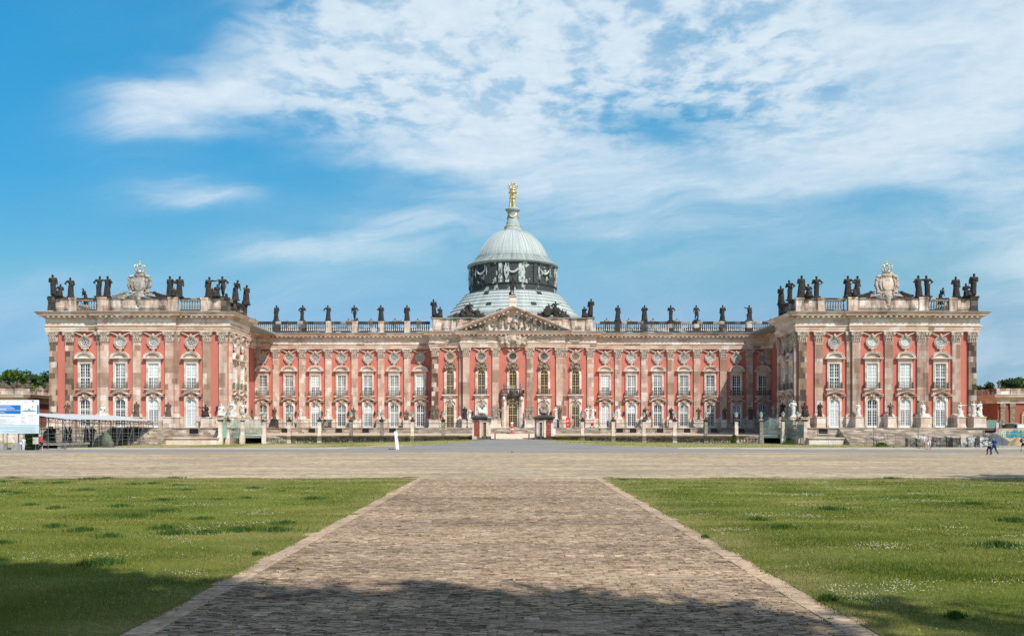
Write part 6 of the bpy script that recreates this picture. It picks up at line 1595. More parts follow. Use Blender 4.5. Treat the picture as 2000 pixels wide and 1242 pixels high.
# tall trees standing behind the viewpoint; their shade falls on the foreground
for i, (x, y, h, cr) in enumerate(((-5.5, -10.6, 32.5, 9.0), (2.0, -10.9, 32.5, 9.0), (7.5, -12.6, 31, 8.6), (13.5, -13.6, 32, 8.8), (21.5, -15.5, 31, 8.4), (31, -18, 28, 7.5))):
    tree(x, y, h, cr, 'leafA', 'tall broadleaf tree behind the viewpoint, %s from the left' % ('first', 'second', 'third', 'fourth', 'fifth', 'sixth')[i], 'trees behind the viewpoint', nc=105, leaf=.52, per=95, seed=20 + i)
tree(34.0, 41.0, 13.0, 4.9, 'leafA', 'single tree right of the lawn outside the picture', 'trees beside the lawn', seed=31)

# ------------------------------------------------------------------ people
M['skin'] = plain('skin', (0.50, 0.30, 0.21), .6, var=.1); M['skin_dark'] = plain('dark_skin', (0.12, 0.07, 0.05), .6, var=.1)
for nme, c in (('c_red', (0.62, 0.02, 0.06)), ('c_white', (0.74, 0.74, 0.76)), ('c_pale', (0.66, 0.70, 0.78)), ('c_black', (0.02, 0.02, 0.024)), ('c_blue', (0.02, 0.11, 0.34)), ('c_lightblue', (0.35, 0.48, 0.68)),
               ('c_beige', (0.42, 0.36, 0.27)), ('c_pink', (0.72, 0.42, 0.42)), ('c_navy', (0.03, 0.05, 0.12)), ('c_orange', (0.7, 0.25, 0.12)), ('c_yellow', (0.6, 0.6, 0.1)), ('h_dark', (0.02, 0.015, 0.012)), ('h_grey', (0.4, 0.37, 0.33)), ('h_brown', (0.09, 0.05, 0.03))):
    M[nme] = plain(nme.replace('c_', 'cloth_').replace('h_', 'hair_'), c, .85, .15, var=.18, scale=5)
def person(px, D, h, rz, label, group, top, bottom, hair, skin='skin', al='swingf', ar='swingb', stride=.8, short_leg=True, short_arm=True, shoes='c_black', z=None, bag=None, flip=False):
    x = X(px, D); zz = terrain(x, D) if z is None else z
    t = thing('person', label, 'person', (x, D, zz + .01), rz, group)
    body, ends = figure(al, ar, stride=stride)
    me = remesh(body, 'body', .011)
    # five separate fingers and a thumb on each hand
    hg = G()
    for sx in (-1, 1):
        W, dr, side = ends[sx]; tip = W + dr * .05
        for i, ln in enumerate((.034, .042, .045, .040, .030)):
            if i == 0: hg.tube([W + dr * .015 + side * .018, W + dr * .04 + side * .036], [.0055, .0045], 5)
            else:
                o_ = side * (.021 - .011 * i); curl = Vector((0, -.012, 0)); hg.tube([tip + o_ * .9, tip + o_ + dr * ln * .6, tip + o_ + dr * ln + curl], [.0052, .005, .004], 5)
    b_ = obj('body', me, skin, t, (0, 0, 0), 0, h)
    obj('fingers', hg, skin, b_)
    # clothes: the same skeleton slightly larger, limited to torso / legs
    pos_leg = G(); pel = Vector((0, 0, .53)); pos_leg.ball(pel, (.100, .080, .082), 10, 8); pos_leg.caps(pel, .086, Vector((0, 0, .585)), .080, 10)
    for sx in (-1, 1):
        f_ = -sx * stride; hp = Vector((sx * .048, 0, .515)); kn = Vector((sx * .052, -.115 * f_ - .012 - .05 * abs(stride), .285)); an = Vector((sx * .055, -.19 * f_ + .01, .048 + (.05 * stride if f_ < 0 else 0)))
        pos_leg.caps(hp, .070, kn if not short_leg else kn * .85 + hp * .15, .050)
        if not short_leg: pos_leg.caps(kn, .050, an * .88 + kn * .12, .036)
    obj('shorts' if short_leg else 'trousers', remesh(pos_leg, 'trousers', .012), bottom, t, (0, 0, 0), 0, h)
    sh = G(); sh.caps(Vector((0, 0, .575)), .086, Vector((0, 0, .66)), .076, 10); sh.ball((0, 0, .73), (.108, .080, .105), 10, 8); sh.caps(Vector((-.078, 0, .80)), .050, Vector((.078, 0, .80)), .050)
    pos = {'down': ((.035, .02, -.165), (.01, -.045, -.145)), 'bent': ((.045, .02, -.165), (-.10, -.09, .035)), 'swingf': ((.03, -.08, -.15), (.0, -.11, -.09)), 'swingb': ((.03, .09, -.145), (.01, .03, -.14)), 'front': ((.03, -.08, -.14), (-.01, -.14, .03)), 'head': ((.12, -.03, .03), (-.07, -.02, .13)), 'up': ((.13, -.03, .085), (.03, -.03, .15))}
    for sx, a in ((-1, al), (1, ar)):
        S = Vector((sx * .108, 0, .805)); E = S + Vector((sx * pos[a][0][0], pos[a][0][1], pos[a][0][2])); W = E + Vector((sx * pos[a][1][0], pos[a][1][1], pos[a][1][2]))
        sh.caps(S, .044, E * .75 + S * .25 if short_arm else E, .038)
        if not short_arm: sh.caps(E, .035, W, .026)
    obj('shirt', remesh(sh, 'shirt', .012), top, t, (0, 0, 0), 0, h)
    obj('hair', remesh(G().ball((0, .006, .952), (.060, .068, .060), 12, 10).ball((0, .03, .925), (.056, .05, .058), 10, 8), 'hair', .011), hair, t, (0, 0, 0), 0, h)
    for sx in (-1, 1):
        f_ = -sx * stride; an = Vector((sx * .055, -.19 * f_ + .01, .048 + (.05 * stride if f_ < 0 else 0)))
        obj('shoe', remesh(G().caps(an + Vector((0, .018, -.024)), .028, an + Vector((sx * .01, -.09, -.032)), .021, 8), 'shoe', .011), shoes, t, (0, 0, 0), 0, h)
    return t
WK = 'people walking along the road'
person(46, 112.5, 1.62, R(60), 'person with dark hair in loose white clothes standing under the left board', WK, 'c_white', 'c_pale', 'h_dark', 'skin', 'front', 'down', .1, False, True, 'c_white')
person(81, 111.0, 1.78, R(65), 'person in red shirt and black shorts walking below the left board', WK, 'c_red', 'c_black', 'h_dark', al='front', ar='swingb', stride=.9, shoes='c_white')
person(1804.5, 119.0, 1.92, R(-25), 'person in pale blue shirt and grey shorts walking beside the stacked stones', WK, 'c_pale', 'c_beige', 'h_brown', ar='down', stride=.7)
person(1815, 118.0, 1.84, R(-40), 'person with pale hair in pinkish white shirt and light shorts', WK, 'c_pink', 'c_pale', 'h_grey', stride=.8, shoes='c_red')
person(1932.5, 95.5, 1.62, R(-65), 'person in white top and black trousers nearest on the right', WK, 'c_white', 'c_black', 'h_dark', 'skin_dark', al='up', ar='bent', stride=.75, short_leg=False)
person(1942, 94.2, 1.80, R(-70), 'person in blue top and dark trousers striding on the right', WK, 'c_blue', 'c_navy', 'h_dark', 'skin', stride=1.15, short_leg=False)
person(1999, 111.0, 1.72, R(-80), 'person in white shirt with dark blue backpack at the right edge', WK, 'c_white', 'c_black', 'h_dark', stride=.7)
TP = 'people on the palace terrace'
person(1084.5, 175.6, 1.65, R(20), 'person in light blue clothes on the steps right of the sentry house', TP, 'c_lightblue', 'c_lightblue', 'h_brown', stride=.3, short_leg=False, z=ZF)
person(1090.5, 175.7, 1.70, R(-20), 'person in dark green grey clothes on the steps right of the sentry house', TP, 'c_navy', 'c_black', 'h_dark', stride=.2, short_leg=False, z=ZF)
person(1118.5, 175.6, 1.78, R(10), 'person in orange top and beige trousers walking before the open palace door', TP, 'c_orange', 'c_beige', 'h_grey', stride=.6, short_leg=False, z=ZF)
person(1171, 170.5, 1.75, R(30), 'person in yellow vest coming down the palace steps', TP, 'c_yellow', 'c_navy', 'h_dark', stride=.7, z=1.78)
person(1187, 177.4, 1.60, R(-30), 'person in dark blue on the terrace by a white door', TP, 'c_blue', 'c_navy', 'h_dark', al='down', ar='down', stride=.2, short_leg=False, z=ZF)
g = G().ball((0, 0, 1.25), (.17, .12, .26), 10, 8).ball((0, -.1, 1.15), (.11, .08, .15), 8, 6).tube([(-.1, .1, 1.45), (-.12, .2, 1.3), (-.1, .1, 1.05)], .018, 5)
o = obj('backpack', g, 'c_navy', None, (X(1997, 111), 111.2, 0)); tag(o, 'dark blue backpack worn by the person at the right edge', 'backpack')
g = G().ball((0, 0, .88), (.17, .10, .14), 10, 8).tube([(-.12, 0, 1.0), (0, 0, 1.22), (.12, 0, 1.0)], .012, 5)
o = obj('handbag', g, 'c_white', None, (X(41.5, 112.4), 112.3, 0)); tag(o, 'white shoulder bag held by the person in white clothes', 'bag')
# pushchair on the terrace
t = thing('pushchair', 'pushchair with red hood on the terrace right of the open door', 'pushchair', (X(1156, 175.8), 175.8, ZF))
g = G().tube([(-.45, 0, 1.0), (.05, 0, .35), (.35, 0, .12)], .02, 5).tube([(.3, 0, .7), (-.3, 0, .12)], .02, 5); obj('frame', g, 'iron', t)
obj('hood', remesh(G().ball((.1, 0, .72), (.32, .24, .25), 12, 8).ball((.05, 0, .5), (.3, .2, .16), 10, 6), 'hood', .04), 'c_red', t)
for q in (-.3, .33): obj('wheel', G().put(G().lathe([(.12, -.03), (.12, .03)], 12), Matrix.Translation((q, -.1, .12)) @ Matrix.Rotation(R(90), 4, 'X')), 'black', t)
# red booth beside the open door
t = thing('ticket_totem', 'red upright information totem left of the open palace door', 'totem', (X(1109.5, 176.2), 176.2, ZF))
obj('body', G().box(-.42, .42, -.2, .2, 0, 2.0), 'redplastic', t); obj('lettering', G().box(-.28, .1, -.21, -.202, 1.3, 1.42).box(-.28, -.02, -.21, -.202, 1.1, 1.2).box(-.28, .26, -.21, -.202, .55, .62), 'whiteplastic', t)
o = obj('open_doorway', G().box(X(1117, 179.7) - .32, X(1117, 179.7) + .3, 179.74, 179.78, ZF + .1, 5.2), 'black'); o.parent = palace; o.matrix_parent_inverse = Matrix.Translation((0, -183, 0))
# white electrical box by the right sentry house
o = obj('white_cabinet', G().box(-.35, .35, -.25, .25, 0, 1.3).box(-.39, .39, -.29, .29, 1.3, 1.36), 'whiteplastic', None, (X(1081, 158), 158, 1.4)); tag(o, 'white cabinet just right of the right sentry house', 'cabinet')

# ------------------------------------------------------------------ left: scaffold shed, board, blocks, shrubs
Xa, Xb, ya, yb = -64.5, -58.4, 117.2, 146.0
zh, zl = 4.72, 3.86
shed = thing('scaffold_shed', 'long scaffolding shed with sloping white sheet roof before the left wing', 'shed', ((Xa + Xb) / 2, 131, 0))
def so3(name, g, mt, par=None):
    o = obj(name, g, mt)
    if par: o.parent = par
    else: o.parent = shed; o.matrix_parent_inverse = Matrix.Translation((-(Xa + Xb) / 2, -131, 0))
    return o
g = G(); n = 14
vs = []
for j in range(n + 1):
    y = ya - .4 + (yb - ya + .8) * j / n
    for i in range(5):
        q = i / 4; vs.append((Xa + (Xb + .3 - Xa) * q, y, zh + (zl - zh) * q + .12 + (.05 if j % 2 else -.03) * math.sin(PI * q)))
g._add(vs, [(j * 5 + i, j * 5 + i + 1, (j + 1) * 5 + i + 1, (j + 1) * 5 + i) for j in range(n) for i in range(4)]); so3('sheet_roof', g, 'tarp')
def truss(p0, p1, h, k, r=.035):
    p0, p1 = Vector(p0), Vector(p1); dn = Vector((0, 0, -h)); g = G(); g.beam(p0, p1, r); g.beam(p0 + dn, p1 + dn, r)
    for i in range(k):
        a = p0 + (p1 - p0) * i / k; c = p0 + (p1 - p0) * (i + .5) / k + dn; b_ = p0 + (p1 - p0) * (i + 1) / k
        g.beam(a, c, r * .8); g.beam(c, b_, r * .8)
    return g
for y in (ya, ya + 9.6, ya + 19.2, yb): so3('truss', truss((Xa, y, zh), (Xb, y, zl), .5, 8, .04), 'steel')
for x, z in ((Xa, zh), (Xb, zl)): so3('truss', truss((x, ya, z), (x, yb, z), .45, 24), 'steel')
ny = 16
for j in range(ny):
    y = ya + (yb - ya) * j / (ny - 1)
    for x, z in ((Xb, zl), (Xb - 2.2, zl + .35), (Xa, zh)):
        if x == Xb - 2.2 and j % 2: continue
        gz = terrain(x, y); so3('pole', G().tube([(x, y, gz), (x, y, z)], .042, 6).box(x - .1, x + .1, y - .1, y + .1, gz - .02, gz + .03), 'steel')
for z in (1.1, 2.05, 3.0):
    g = G().tube([(Xb, ya, z), (Xb, yb, z)], .03, 5); so3('rail', g, 'steel'); 
    so3('rail', G().tube([(Xa, ya, z), (Xb, ya, z)], .03, 5), 'steel'); so3('rail', G().tube([(Xa, ya, z), (Xa, yb, z)], .03, 5), 'steel')
for j in range(0, ny - 1, 2):
    y0 = ya + (yb - ya) * j / (ny - 1); y1 = ya + (yb - ya) * (j + 1) / (ny - 1)
    so3('brace', G().tube([(Xb, y0, .3), (Xb, y1, 3.4)], .03, 5), 'steel')
    so3('brace', G().tube([(Xa, y1, .3), (Xa, y0, 4.2)], .03, 5), 'steel')
for q in (0, 1, 2): so3('brace', G().tube([(Xa + 2.0 * q, ya, .3 if q % 2 else 3.0), (Xa + 2.0 * (q + 1), ya, 3.0 if q % 2 else .3)], .018, 5), 'iron')
for j in range(0, ny, 2): y = ya + (yb - ya) * j / (ny - 1); so3('rail', G().tube([(Xb, y, 3.0), (Xa, y, 3.0)], .03, 5), 'steel'); so3('rail', G().tube([(Xb, y, 1.6), (Xb - 2.2, y, 1.6)], .03, 5), 'steel')
o = obj('stone_shelf', G().box(Xa + .4, Xb - 1.0, ya + 1.0, ya + 9.0, .55, .85).box(Xa + .6, Xa + 1.0, ya + 1.2, ya + 8.8, 0, .55).box(Xb - 1.6, Xb - 1.2, ya + 1.2, ya + 8.8, 0, .55), 'concrete'); tag(o, 'long low stone shelf inside the front of the scaffold shed', 'shelf')
r_ = random.Random(12)
sp = [(-63.4, 119.5), (-62.2, 121.5), (-63.6, 123.5), (-61.6, 125), (-63.2, 127), (-60.6, 129.5), (-62.6, 132), (-60.8, 137), (-61.6, 138.6), (-60.2, 140.4), (-61.0, 142.2), (-60.0, 143.8)]
for i, (x, y) in enumerate(sp):
    statue(ST[i % 11], 0, y, .85 if i < 5 else .75, 2.1 if i < 5 else 2.2, 'st_dark', 'dark statue stored under the scaffold shed, %s counted from its near end' % ORD[i], 'statues stored in the scaffold shed', r_.uniform(-1, 1), x=x, ped=(.8, .8, 'st_grey') if i >= 5 else None)
g = G(); g.ball((0, 0, .9), (1.0, .8, 1.15), 12, 10); g.ball((-.25, 0, 1.9), (.42, .4, .65), 10, 8); g.ball((.5, 0, .5), (.8, .7, .6), 10, 8); g.box(-.9, 1.2, -.6, .6, 0, .2)
o = obj('wrapped_sculpture', remesh(g, 'wrapped_sculpture', .09, rough=.05), 'cover', None, (-57.6, 127.5, .0), 0, (.8, .8, .98)); tag(o, 'sculpture wrapped in an olive green tarpaulin at the side of the scaffold shed', 'wrapped sculpture')
o = obj('wrapped_sculpture', remesh(G().ball((0, 0, 1.0), (.5, .5, 1.1), 10, 8).ball((0, 0, 2.0), (.3, .3, .5), 8, 6), 'wrapped_sculpture2', .07, rough=.04), 'cover', None, (X(89, 119.5), 119.5, 0)); tag(o, 'slim wrapped figure at the near end of the scaffold shed', 'wrapped sculpture')
# big information board
BY = 115.0; bx0, bx1 = X(-42, BY), X(76, BY); bz0, bz1 = Z(846.3, BY), Z(781, BY)
t = thing('information_board', 'large white construction information board with blue band on steel legs', 'sign', ((bx0 + bx1) / 2, BY, 0)); ox = (bx0 + bx1) / 2
def bo(name, x0, x1, z0, z1, mt, d=.0, par=None):
    return obj(name, G().box(x0 - ox, x1 - ox, -.06 - d, .05 if d == 0 else -.055 - d, z0, z1), mt, par or t)
pn = bo('panel', bx0, bx1, bz0, bz1, 'signwhite')
def bp(px0, px1, py0, py1, mt, d, name='print'): return bo(name, X(px0, BY), X(px1, BY), Z(py1, BY), Z(py0, BY), mt, d, pn)
bp(-42, 76, 830, 846.2, 'signpale', .012, 'pale_band'); bp(-42, 41, 791, 808, 'signblue', .012, 'blue_band'); bp(73, 76, 791, 808, 'signblue', .012, 'blue_band')
def lines(rows, mt, nm, d=.024):
    g = G()
    for px0, px1, py, hpx in rows:
        x = px0
        while x < px1:
            w2 = r_.uniform(.8, 3.2); e = min(x + w2, px1); g.box(X(x, BY) - ox, X(e, BY) - ox, -.062 - d, -.058 - d, Z(py + hpx, BY), Z(py, BY)); x = e + .45
    obj(nm, g, mt, pn)
lines([(-36, 22, 793, .6), (-36, 26, 794.2, .6), (-36, 29, 797, 1.3), (-36, 13, 798.8, 1.3), (-36, 40, 801, .7), (-36, 9, 804, .6), (-36, 12, 805.6, .6)], 'signwhite', 'headline')
lines([(-36, 31, 811, .7), (-36, 33, 813, .7), (-36, 11, 818.4, .4), (-36, 22, 819.7, .4), (-36, 13, 822.3, .4), (-36, 32, 823.5, .4), (-36, 7, 826.2, .4), (-36, 26, 827, .4),
       (42, 49, 809.6, .4), (56, 73, 809.5, .4), (56, 67, 812, .4), (42, 51, 814.5, .4), (42, 50, 815.6, .4), (56, 67, 814.6, .4), (42, 50, 818.5, .4), (56, 69, 818.4, .4), (42, 48, 822, .4), (42, 51, 823, .4), (56, 68, 822.4, .4), (42, 53, 826, .4), (56, 66, 826.2, .4),
       (-42, 76, 829.2, .5), (-40, 70, 833.5, .35), (-38, 73, 835.5, .35), (-10, 68, 837.6, .35), (31, 66, 839.5, .35), (-30, 72, 841.3, .35), (8, 70, 843, .35), (0, 4, 784.6, .6), (14, 16, 784.6, 1.4), (18, 19.5, 784.6, 1.4), (47, 57, 785, .5), (66, 73, 784.8, .5)], 'print', 'small_print')
g = G()
def pbx(px0, px1, py0, py1): g.box(X(px0, BY) - ox, X(px1, BY) - ox, -.088, -.083, Z(py1, BY), Z(py0, BY))
pbx(43, 72, 802.2, 803.6); pbx(47, 67, 800.5, 802.0); pbx(55.5, 60, 799, 800.3)
g.prism([(X(55.6, BY) - ox, Z(799, BY)), (X(57.6, BY) - ox, Z(796.3, BY)), (X(59.8, BY) - ox, Z(799, BY))], -.088, -.083); obj('palace_drawing', g, 'print', pn)
g = G().tube([(X(67, BY) - ox, -.09, Z(785, BY)), (X(64, BY) - ox, -.09, Z(794, BY))], .012, 4).prism([(X(62.7, BY) - ox, Z(797, BY)), (X(63, BY) - ox, Z(794, BY)), (X(65.8, BY) - ox, Z(792.6, BY)), (X(65, BY) - ox, Z(796, BY))], -.088, -.083); obj('spade_drawing', g, 'print', pn)
bp(63, 66.3, 782.3, 784.2, 'black', .024, 'black_mark')
for px in (-38, -14, 5, 13, 36, 74):
    obj('leg', G().tube([(X(px, BY) - ox, .12, 0), (X(px, BY) - ox, .12, bz1 - .3)], .05, 6), 'steel', t)
for a, b_ in ((-38, -14), (14, 27), (52, 66)): obj('strut', G().tube([(X(a, BY) - ox, .15, bz0), (X(b_, BY) - ox, .15, .9)], .045, 6), 'whiteplastic' if a > 0 else 'steel', t)
for i, (px0, px1, py0) in enumerate(((25, 44, 864.5), (-8, 9, 866), (46, 60, 866), (-36, -14, 865))):
    D = 114.2; g = G().box(X(px0, D), X(px1, D), D - .35, D + .5, 0, Z(py0, D)); o = obj('concrete_block', g, 'concrete'); tag(o, 'pale concrete block below the information board, %s from the left' % ('third', 'second', 'fourth', 'first')[i], 'concrete block', 'concrete blocks below the board')
t = thing('notice', 'small beige notice sheet right of the information board leg', 'notice', (X(69.5, 113.6), 113.6, 0))
nz0, nz1 = Z(867, 113.6), Z(853.8, 113.6)
obj('sheet', G().box(-.35, .35, -.02, .02, nz0, nz1), 'paper', t); obj('post', G().box(-.03, .03, .03, .08, 0, nz1), 'steel', t)
g = G()
for i in range(9): g.box(-.27, .27 - .08 * (i % 3), -.026, -.021, nz1 - .12 - .08 * i, nz1 - .10 - .08 * i)
obj('text', g, 'print', t)
def shrub(px, D, h, w_, label, mt='leafA', n=2600, z=None, leaf=.09, cone=.5):
    x = X(px, D); zz = terrain(x, D) if z is None else z
    t = thing('shrub', label, 'shrub', (x, D, zz)); r = np.random.default_rng(int(px))
    q = r.uniform(0, 1, n); a = r.uniform(0, 2 * PI, n); rad = w_ * (1 - cone * q) * np.sqrt(r.uniform(.1, 1, n)) * (1 + .25 * np.sin(3 * a + 4 * q) + .2 * np.sin(7 * q * 3))
    p = np.stack([rad * np.cos(a), rad * np.sin(a), h * q], 1); u = r.normal(0, 1, (n, 3)); u /= np.linalg.norm(u, axis=1)[:, None]; v = r.normal(0, 1, (n, 3)); v /= np.linalg.norm(v, axis=1)[:, None]
    V4 = np.stack([p - u * leaf, p + v * leaf * .5, p + u * leaf, p - v * leaf * .5], 1).reshape(-1, 3)
    me = soup('foliage', V4, np.clip(r.normal(.4, .25, n), 0, 1), mt, '', '', 4); me.parent = t
    obj('stem', G().tube([(0, 0, 0), (.05, 0, h * .4), (0, 0, h * .8)], [.06, .04, .02], 6), 'bark', t)
shrub(60.5, 114.0, 2.0, .85, 'dark green conifer like shrub below the information board', leaf=.12)
shrub(56, 116.5, 2.6, .5, 'taller thin dark shrub behind the board legs', leaf=.12)
shrub(436.5, 147.2, 1.55, 1.05, 'rounded green bush at the left end of the rubble wall', n=3600, cone=.7, leaf=.1)
shrub(1434, 151.2, 1.4, .45, 'thin weed bush against a lantern post on the right rubble wall', 'leafB', 700, cone=.4)
for px in (1540, 1590, 1722, 1785): shrub(px, 144.5 if px < 1600 else 131, .55, 1.3, 'low rank greenery at the foot of the right %s' % {1540: 'green fence panels', 1590: 'wing step block', 1722: 'metal stair', 1785: 'first stone pallet'}[px], 'leafB', 1100, cone=.8, leaf=.09)

# ------------------------------------------------------------------ right: building site
M['palletstone'] = stone('stacked_old_stone', .9, .3, [(0, (.14, .125, .11)), (.35, (.22, .2, .17)), (.6, (.09, .08, .075)), (.8, (.34, .3, .26))], .4, seed=21)
M['palletpale'] = stone('wrapped_pale_stone', .8, .25, [(0, (.42, .42, .42)), (.3, (.6, .6, .6)), (.55, (.2, .19, .18)), (.75, (.75, .74, .72))], .3, seed=22)
spec = [(1770, 1786, 122, 1.35, 'palletstone', 'brown stone stack left of the thin lamp post'), (1788, 1798, 122.5, 1.3, 'palletstone', 'narrow stone stack right of the thin lamp post'),
        (1820, 1833, 122, 1.35, 'palletstone', 'dark stone stack just right of the walking pair'), (1833.5, 1845, 122, 1.4, 'palletstone', 'second dark stone stack right of the walking pair'), (1846, 1857, 122.3, 1.3, 'palletstone', 'third dark stone stack right of the walking pair'),
        (1857.5, 1873, 121.6, 1.45, 'palletstone', 'large dark stone stack left of the beige notice'), (1874, 1886, 122, 1.45, 'palletpale', 'pale wrapped stone stack behind the beige notice'), (1887.5, 1901, 122, 1.5, 'palletpale', 'pale wrapped stone stack right of the beige notice'),
        (1902.5, 1909, 121.8, 1.4, 'palletstone', 'narrow black stone stack between two pale ones'), (1910.5, 1927, 122, 1.45, 'palletpale', 'pale stone stack before the grey gravel heap')]
r_ = random.Random(44)
for a, b_, D, h, mt, lb in spec:
    x0, x1 = X(a, D), X(b_, D); t = thing('stone_stack', lb, 'stone stack', ((x0 + x1) / 2, D, .03), 0, 'stone stacks on pallets'); w2 = (x1 - x0) / 2; z = .14
    g = G()
    for q in (-w2 * .85, 0, w2 * .85): g.box(q - .06, q + .06, -.5, .5, 0, .1)
    g.box(-w2, w2, -.52, .52, .1, .135); obj('pallet', g, 'bark', t)
    lay = 0
    while z < h:
        hh_ = r_.uniform(.16, .3); g = G(); k = r_.choice((1, 2, 2, 3)); xx = -w2
        for i in range(k):
            e = -w2 + 2 * w2 * (i + 1) / k; g.box(xx + r_.uniform(0, .05), e - r_.uniform(.01, .06), -.5 + r_.uniform(0, .12), .5 - r_.uniform(0, .1), z, z + hh_ - .02); xx = e
        obj('stone_course', g, mt, t); z += hh_; lay += 1
    if r_.random() < .4: obj('plastic_wrap', remesh(G().ball((0, 0, z + .02), (w2 * .9, .45, .1), 10, 6), 'plastic_wrap', .05, rough=.03), 'tarp', t)
t = thing('notice', 'small beige notice sheet hung before the pale stone stacks', 'notice', (X(1881.5, 121), 121, 0))
obj('sheet', G().box(-.34, .34, -.02, .02, Z(863, 121), Z(849.5, 121)), 'paper', t); obj('post', G().box(-.03, .03, .02, .06, 0, Z(849.5, 121)), 'steel', t)
g = G()
for i in range(8): g.box(-.26, .26 - .07 * (i % 3), -.026, -.021, Z(851, 121) - .1 * i, Z(851, 121) - .1 * i + .02)
obj('text', g, 'print', t)
def heap(px, D, w_, h, mt, label, seed, d=1.0):
    vs = []; fs = []; n = 36; m_ = 14; r = random.Random(seed)
    for k in range(m_ + 1):
        for i in range(n):
            a = 2 * PI * i / n; q = k / m_; rr = w_ * q * (1 + .12 * math.sin(2 * a + seed) + .08 * math.sin(5 * a)); z = h * (1 - q) ** .9 * 1.0
            nz = mnoise.noise(Vector((math.cos(a) * q * 3, math.sin(a) * q * 3, seed))) * .12 * h * (1 if 0 < q < 1 else .2)
            vs.append((rr * math.cos(a), rr * math.sin(a) * d, max(0, z + nz) if k < m_ else -.05))
    for k in range(m_):
        for i in range(n): j = (i + 1) % n; fs.append((k * n + i, k * n + j, (k + 1) * n + j, (k + 1) * n + i))
    g = G(); g._add(vs, fs); g._add([(0, 0, h)], []); 
    o = obj('heap', g, mt, None, (X(px, D), D, .1), smooth=True); tag(o, label, 'heap')
heap(1942, 131, 2.55, 2.05, 'gravel', 'conical heap of dark grey gravel behind the stone stacks', 3)
heap(1990, 129, 2.35, 1.45, 'sand', 'heap of yellow brown sand at the right edge', 5)
o = obj('rubble', remesh(G().box(-1.2, 1.6, -.5, .8, -.1, 1.6).ball((.6, 0, 1.5), (.7, .5, .6), 8, 6).ball((-.6, 0, 1.6), (.6, .5, .35), 8, 6), 'rubble', .12, rough=.16), 'rubble', None, (X(1937, 141), 141, .1)); tag(o, 'broken masonry at the outer end of the right wing terrace behind the gravel heap', 'rubble')
# graffiti wall
M['graf_bg'] = plain('pale_rust_wall_paint', (0.62, 0.46, 0.36), .8, var=.35, scale=1.2); M['turq'] = plain('turquoise_spray', (0.03, 0.36, 0.42), .7, var=.35, scale=3); M['mint'] = plain('mint_spray', (0.50, 0.68, 0.58), .7, var=.2)
GY = 137.0; x0, x1 = X(1950, GY), X(2040, GY); z0, z1 = .1, Z(836.3, GY)
t = thing('graffiti_wall', 'site hoarding painted with turquoise and mint graffiti at the right edge', 'hoarding', (x0, GY, 0))
obj('board', G().box(0, x1 - x0, 0, .15, z0, z1), 'graf_bg', t); obj('cap', G().box(-.05, x1 - x0 + .05, -.05, .2, z1, z1 + .06), 'orn_dark', t)
def gl(px, py): return (X(px, GY) - x0, Z(py, GY))
def stroke(name, pts, wpx, mt, d, out=True):
    p_ = [Vector((gl(a, b_)[0], 0, gl(a, b_)[1])) for a, b_ in pts]; r0 = wpx * GY / F
    for k, (mm, rr, dd) in enumerate(((('black', r0 * 1.3, d),) if out else ()) + ((mt, r0, d + .012),)):
        g = G()
        for a, b_ in zip(p_, p_[1:]):
            dr = (b_ - a).normalized(); nn = Vector((-dr.z, 0, dr.x)) * rr; a2, b2 = a - dr * rr * .5, b_ + dr * rr * .5
            g.prism([((a2 - nn).x, (a2 - nn).z), ((b2 - nn).x, (b2 - nn).z), ((b2 + nn).x, (b2 + nn).z), ((a2 + nn).x, (a2 + nn).z)], -dd - .004 * 1, -dd + .002)
            g.prism([(a.x + rr * math.cos(2 * PI * i / 9), a.z + rr * math.sin(2 * PI * i / 9)) for i in range(9)], -dd - .0055, -dd + .002)
        obj(name, g, mm, t)
stroke('spray_letter', [(1955, 848), (1958, 841.5), (1963, 841), (1964, 845), (1959, 849), (1964, 852), (1957, 852.5)], 1.3, 'mint', .012)
stroke('spray_letter', [(1968, 844), (1967, 851), (1973, 853), (1975, 845)], 1.7, 'turq', .02)
stroke('spray_letter', [(1978, 853), (1976, 845), (1982, 841), (1984, 848), (1979, 850)], 1.7, 'turq', .028)
stroke('spray_letter', [(1986, 842), (1985, 852), (1992, 853)], 1.7, 'turq', .036)
stroke('spray_letter', [(1990, 846), (1994, 841), (1996, 847), (1992, 850), (1997, 853)], 1.4, 'turq', .044)
stroke('spray_letter', [(2001, 842), (2000, 852), (2007, 848), (2003, 845)], 1.5, 'mint', .052)
stroke('spray_letter', [(2013, 853), (2012, 843), (2020, 842), (2021, 852)], 1.6, 'turq', .060)
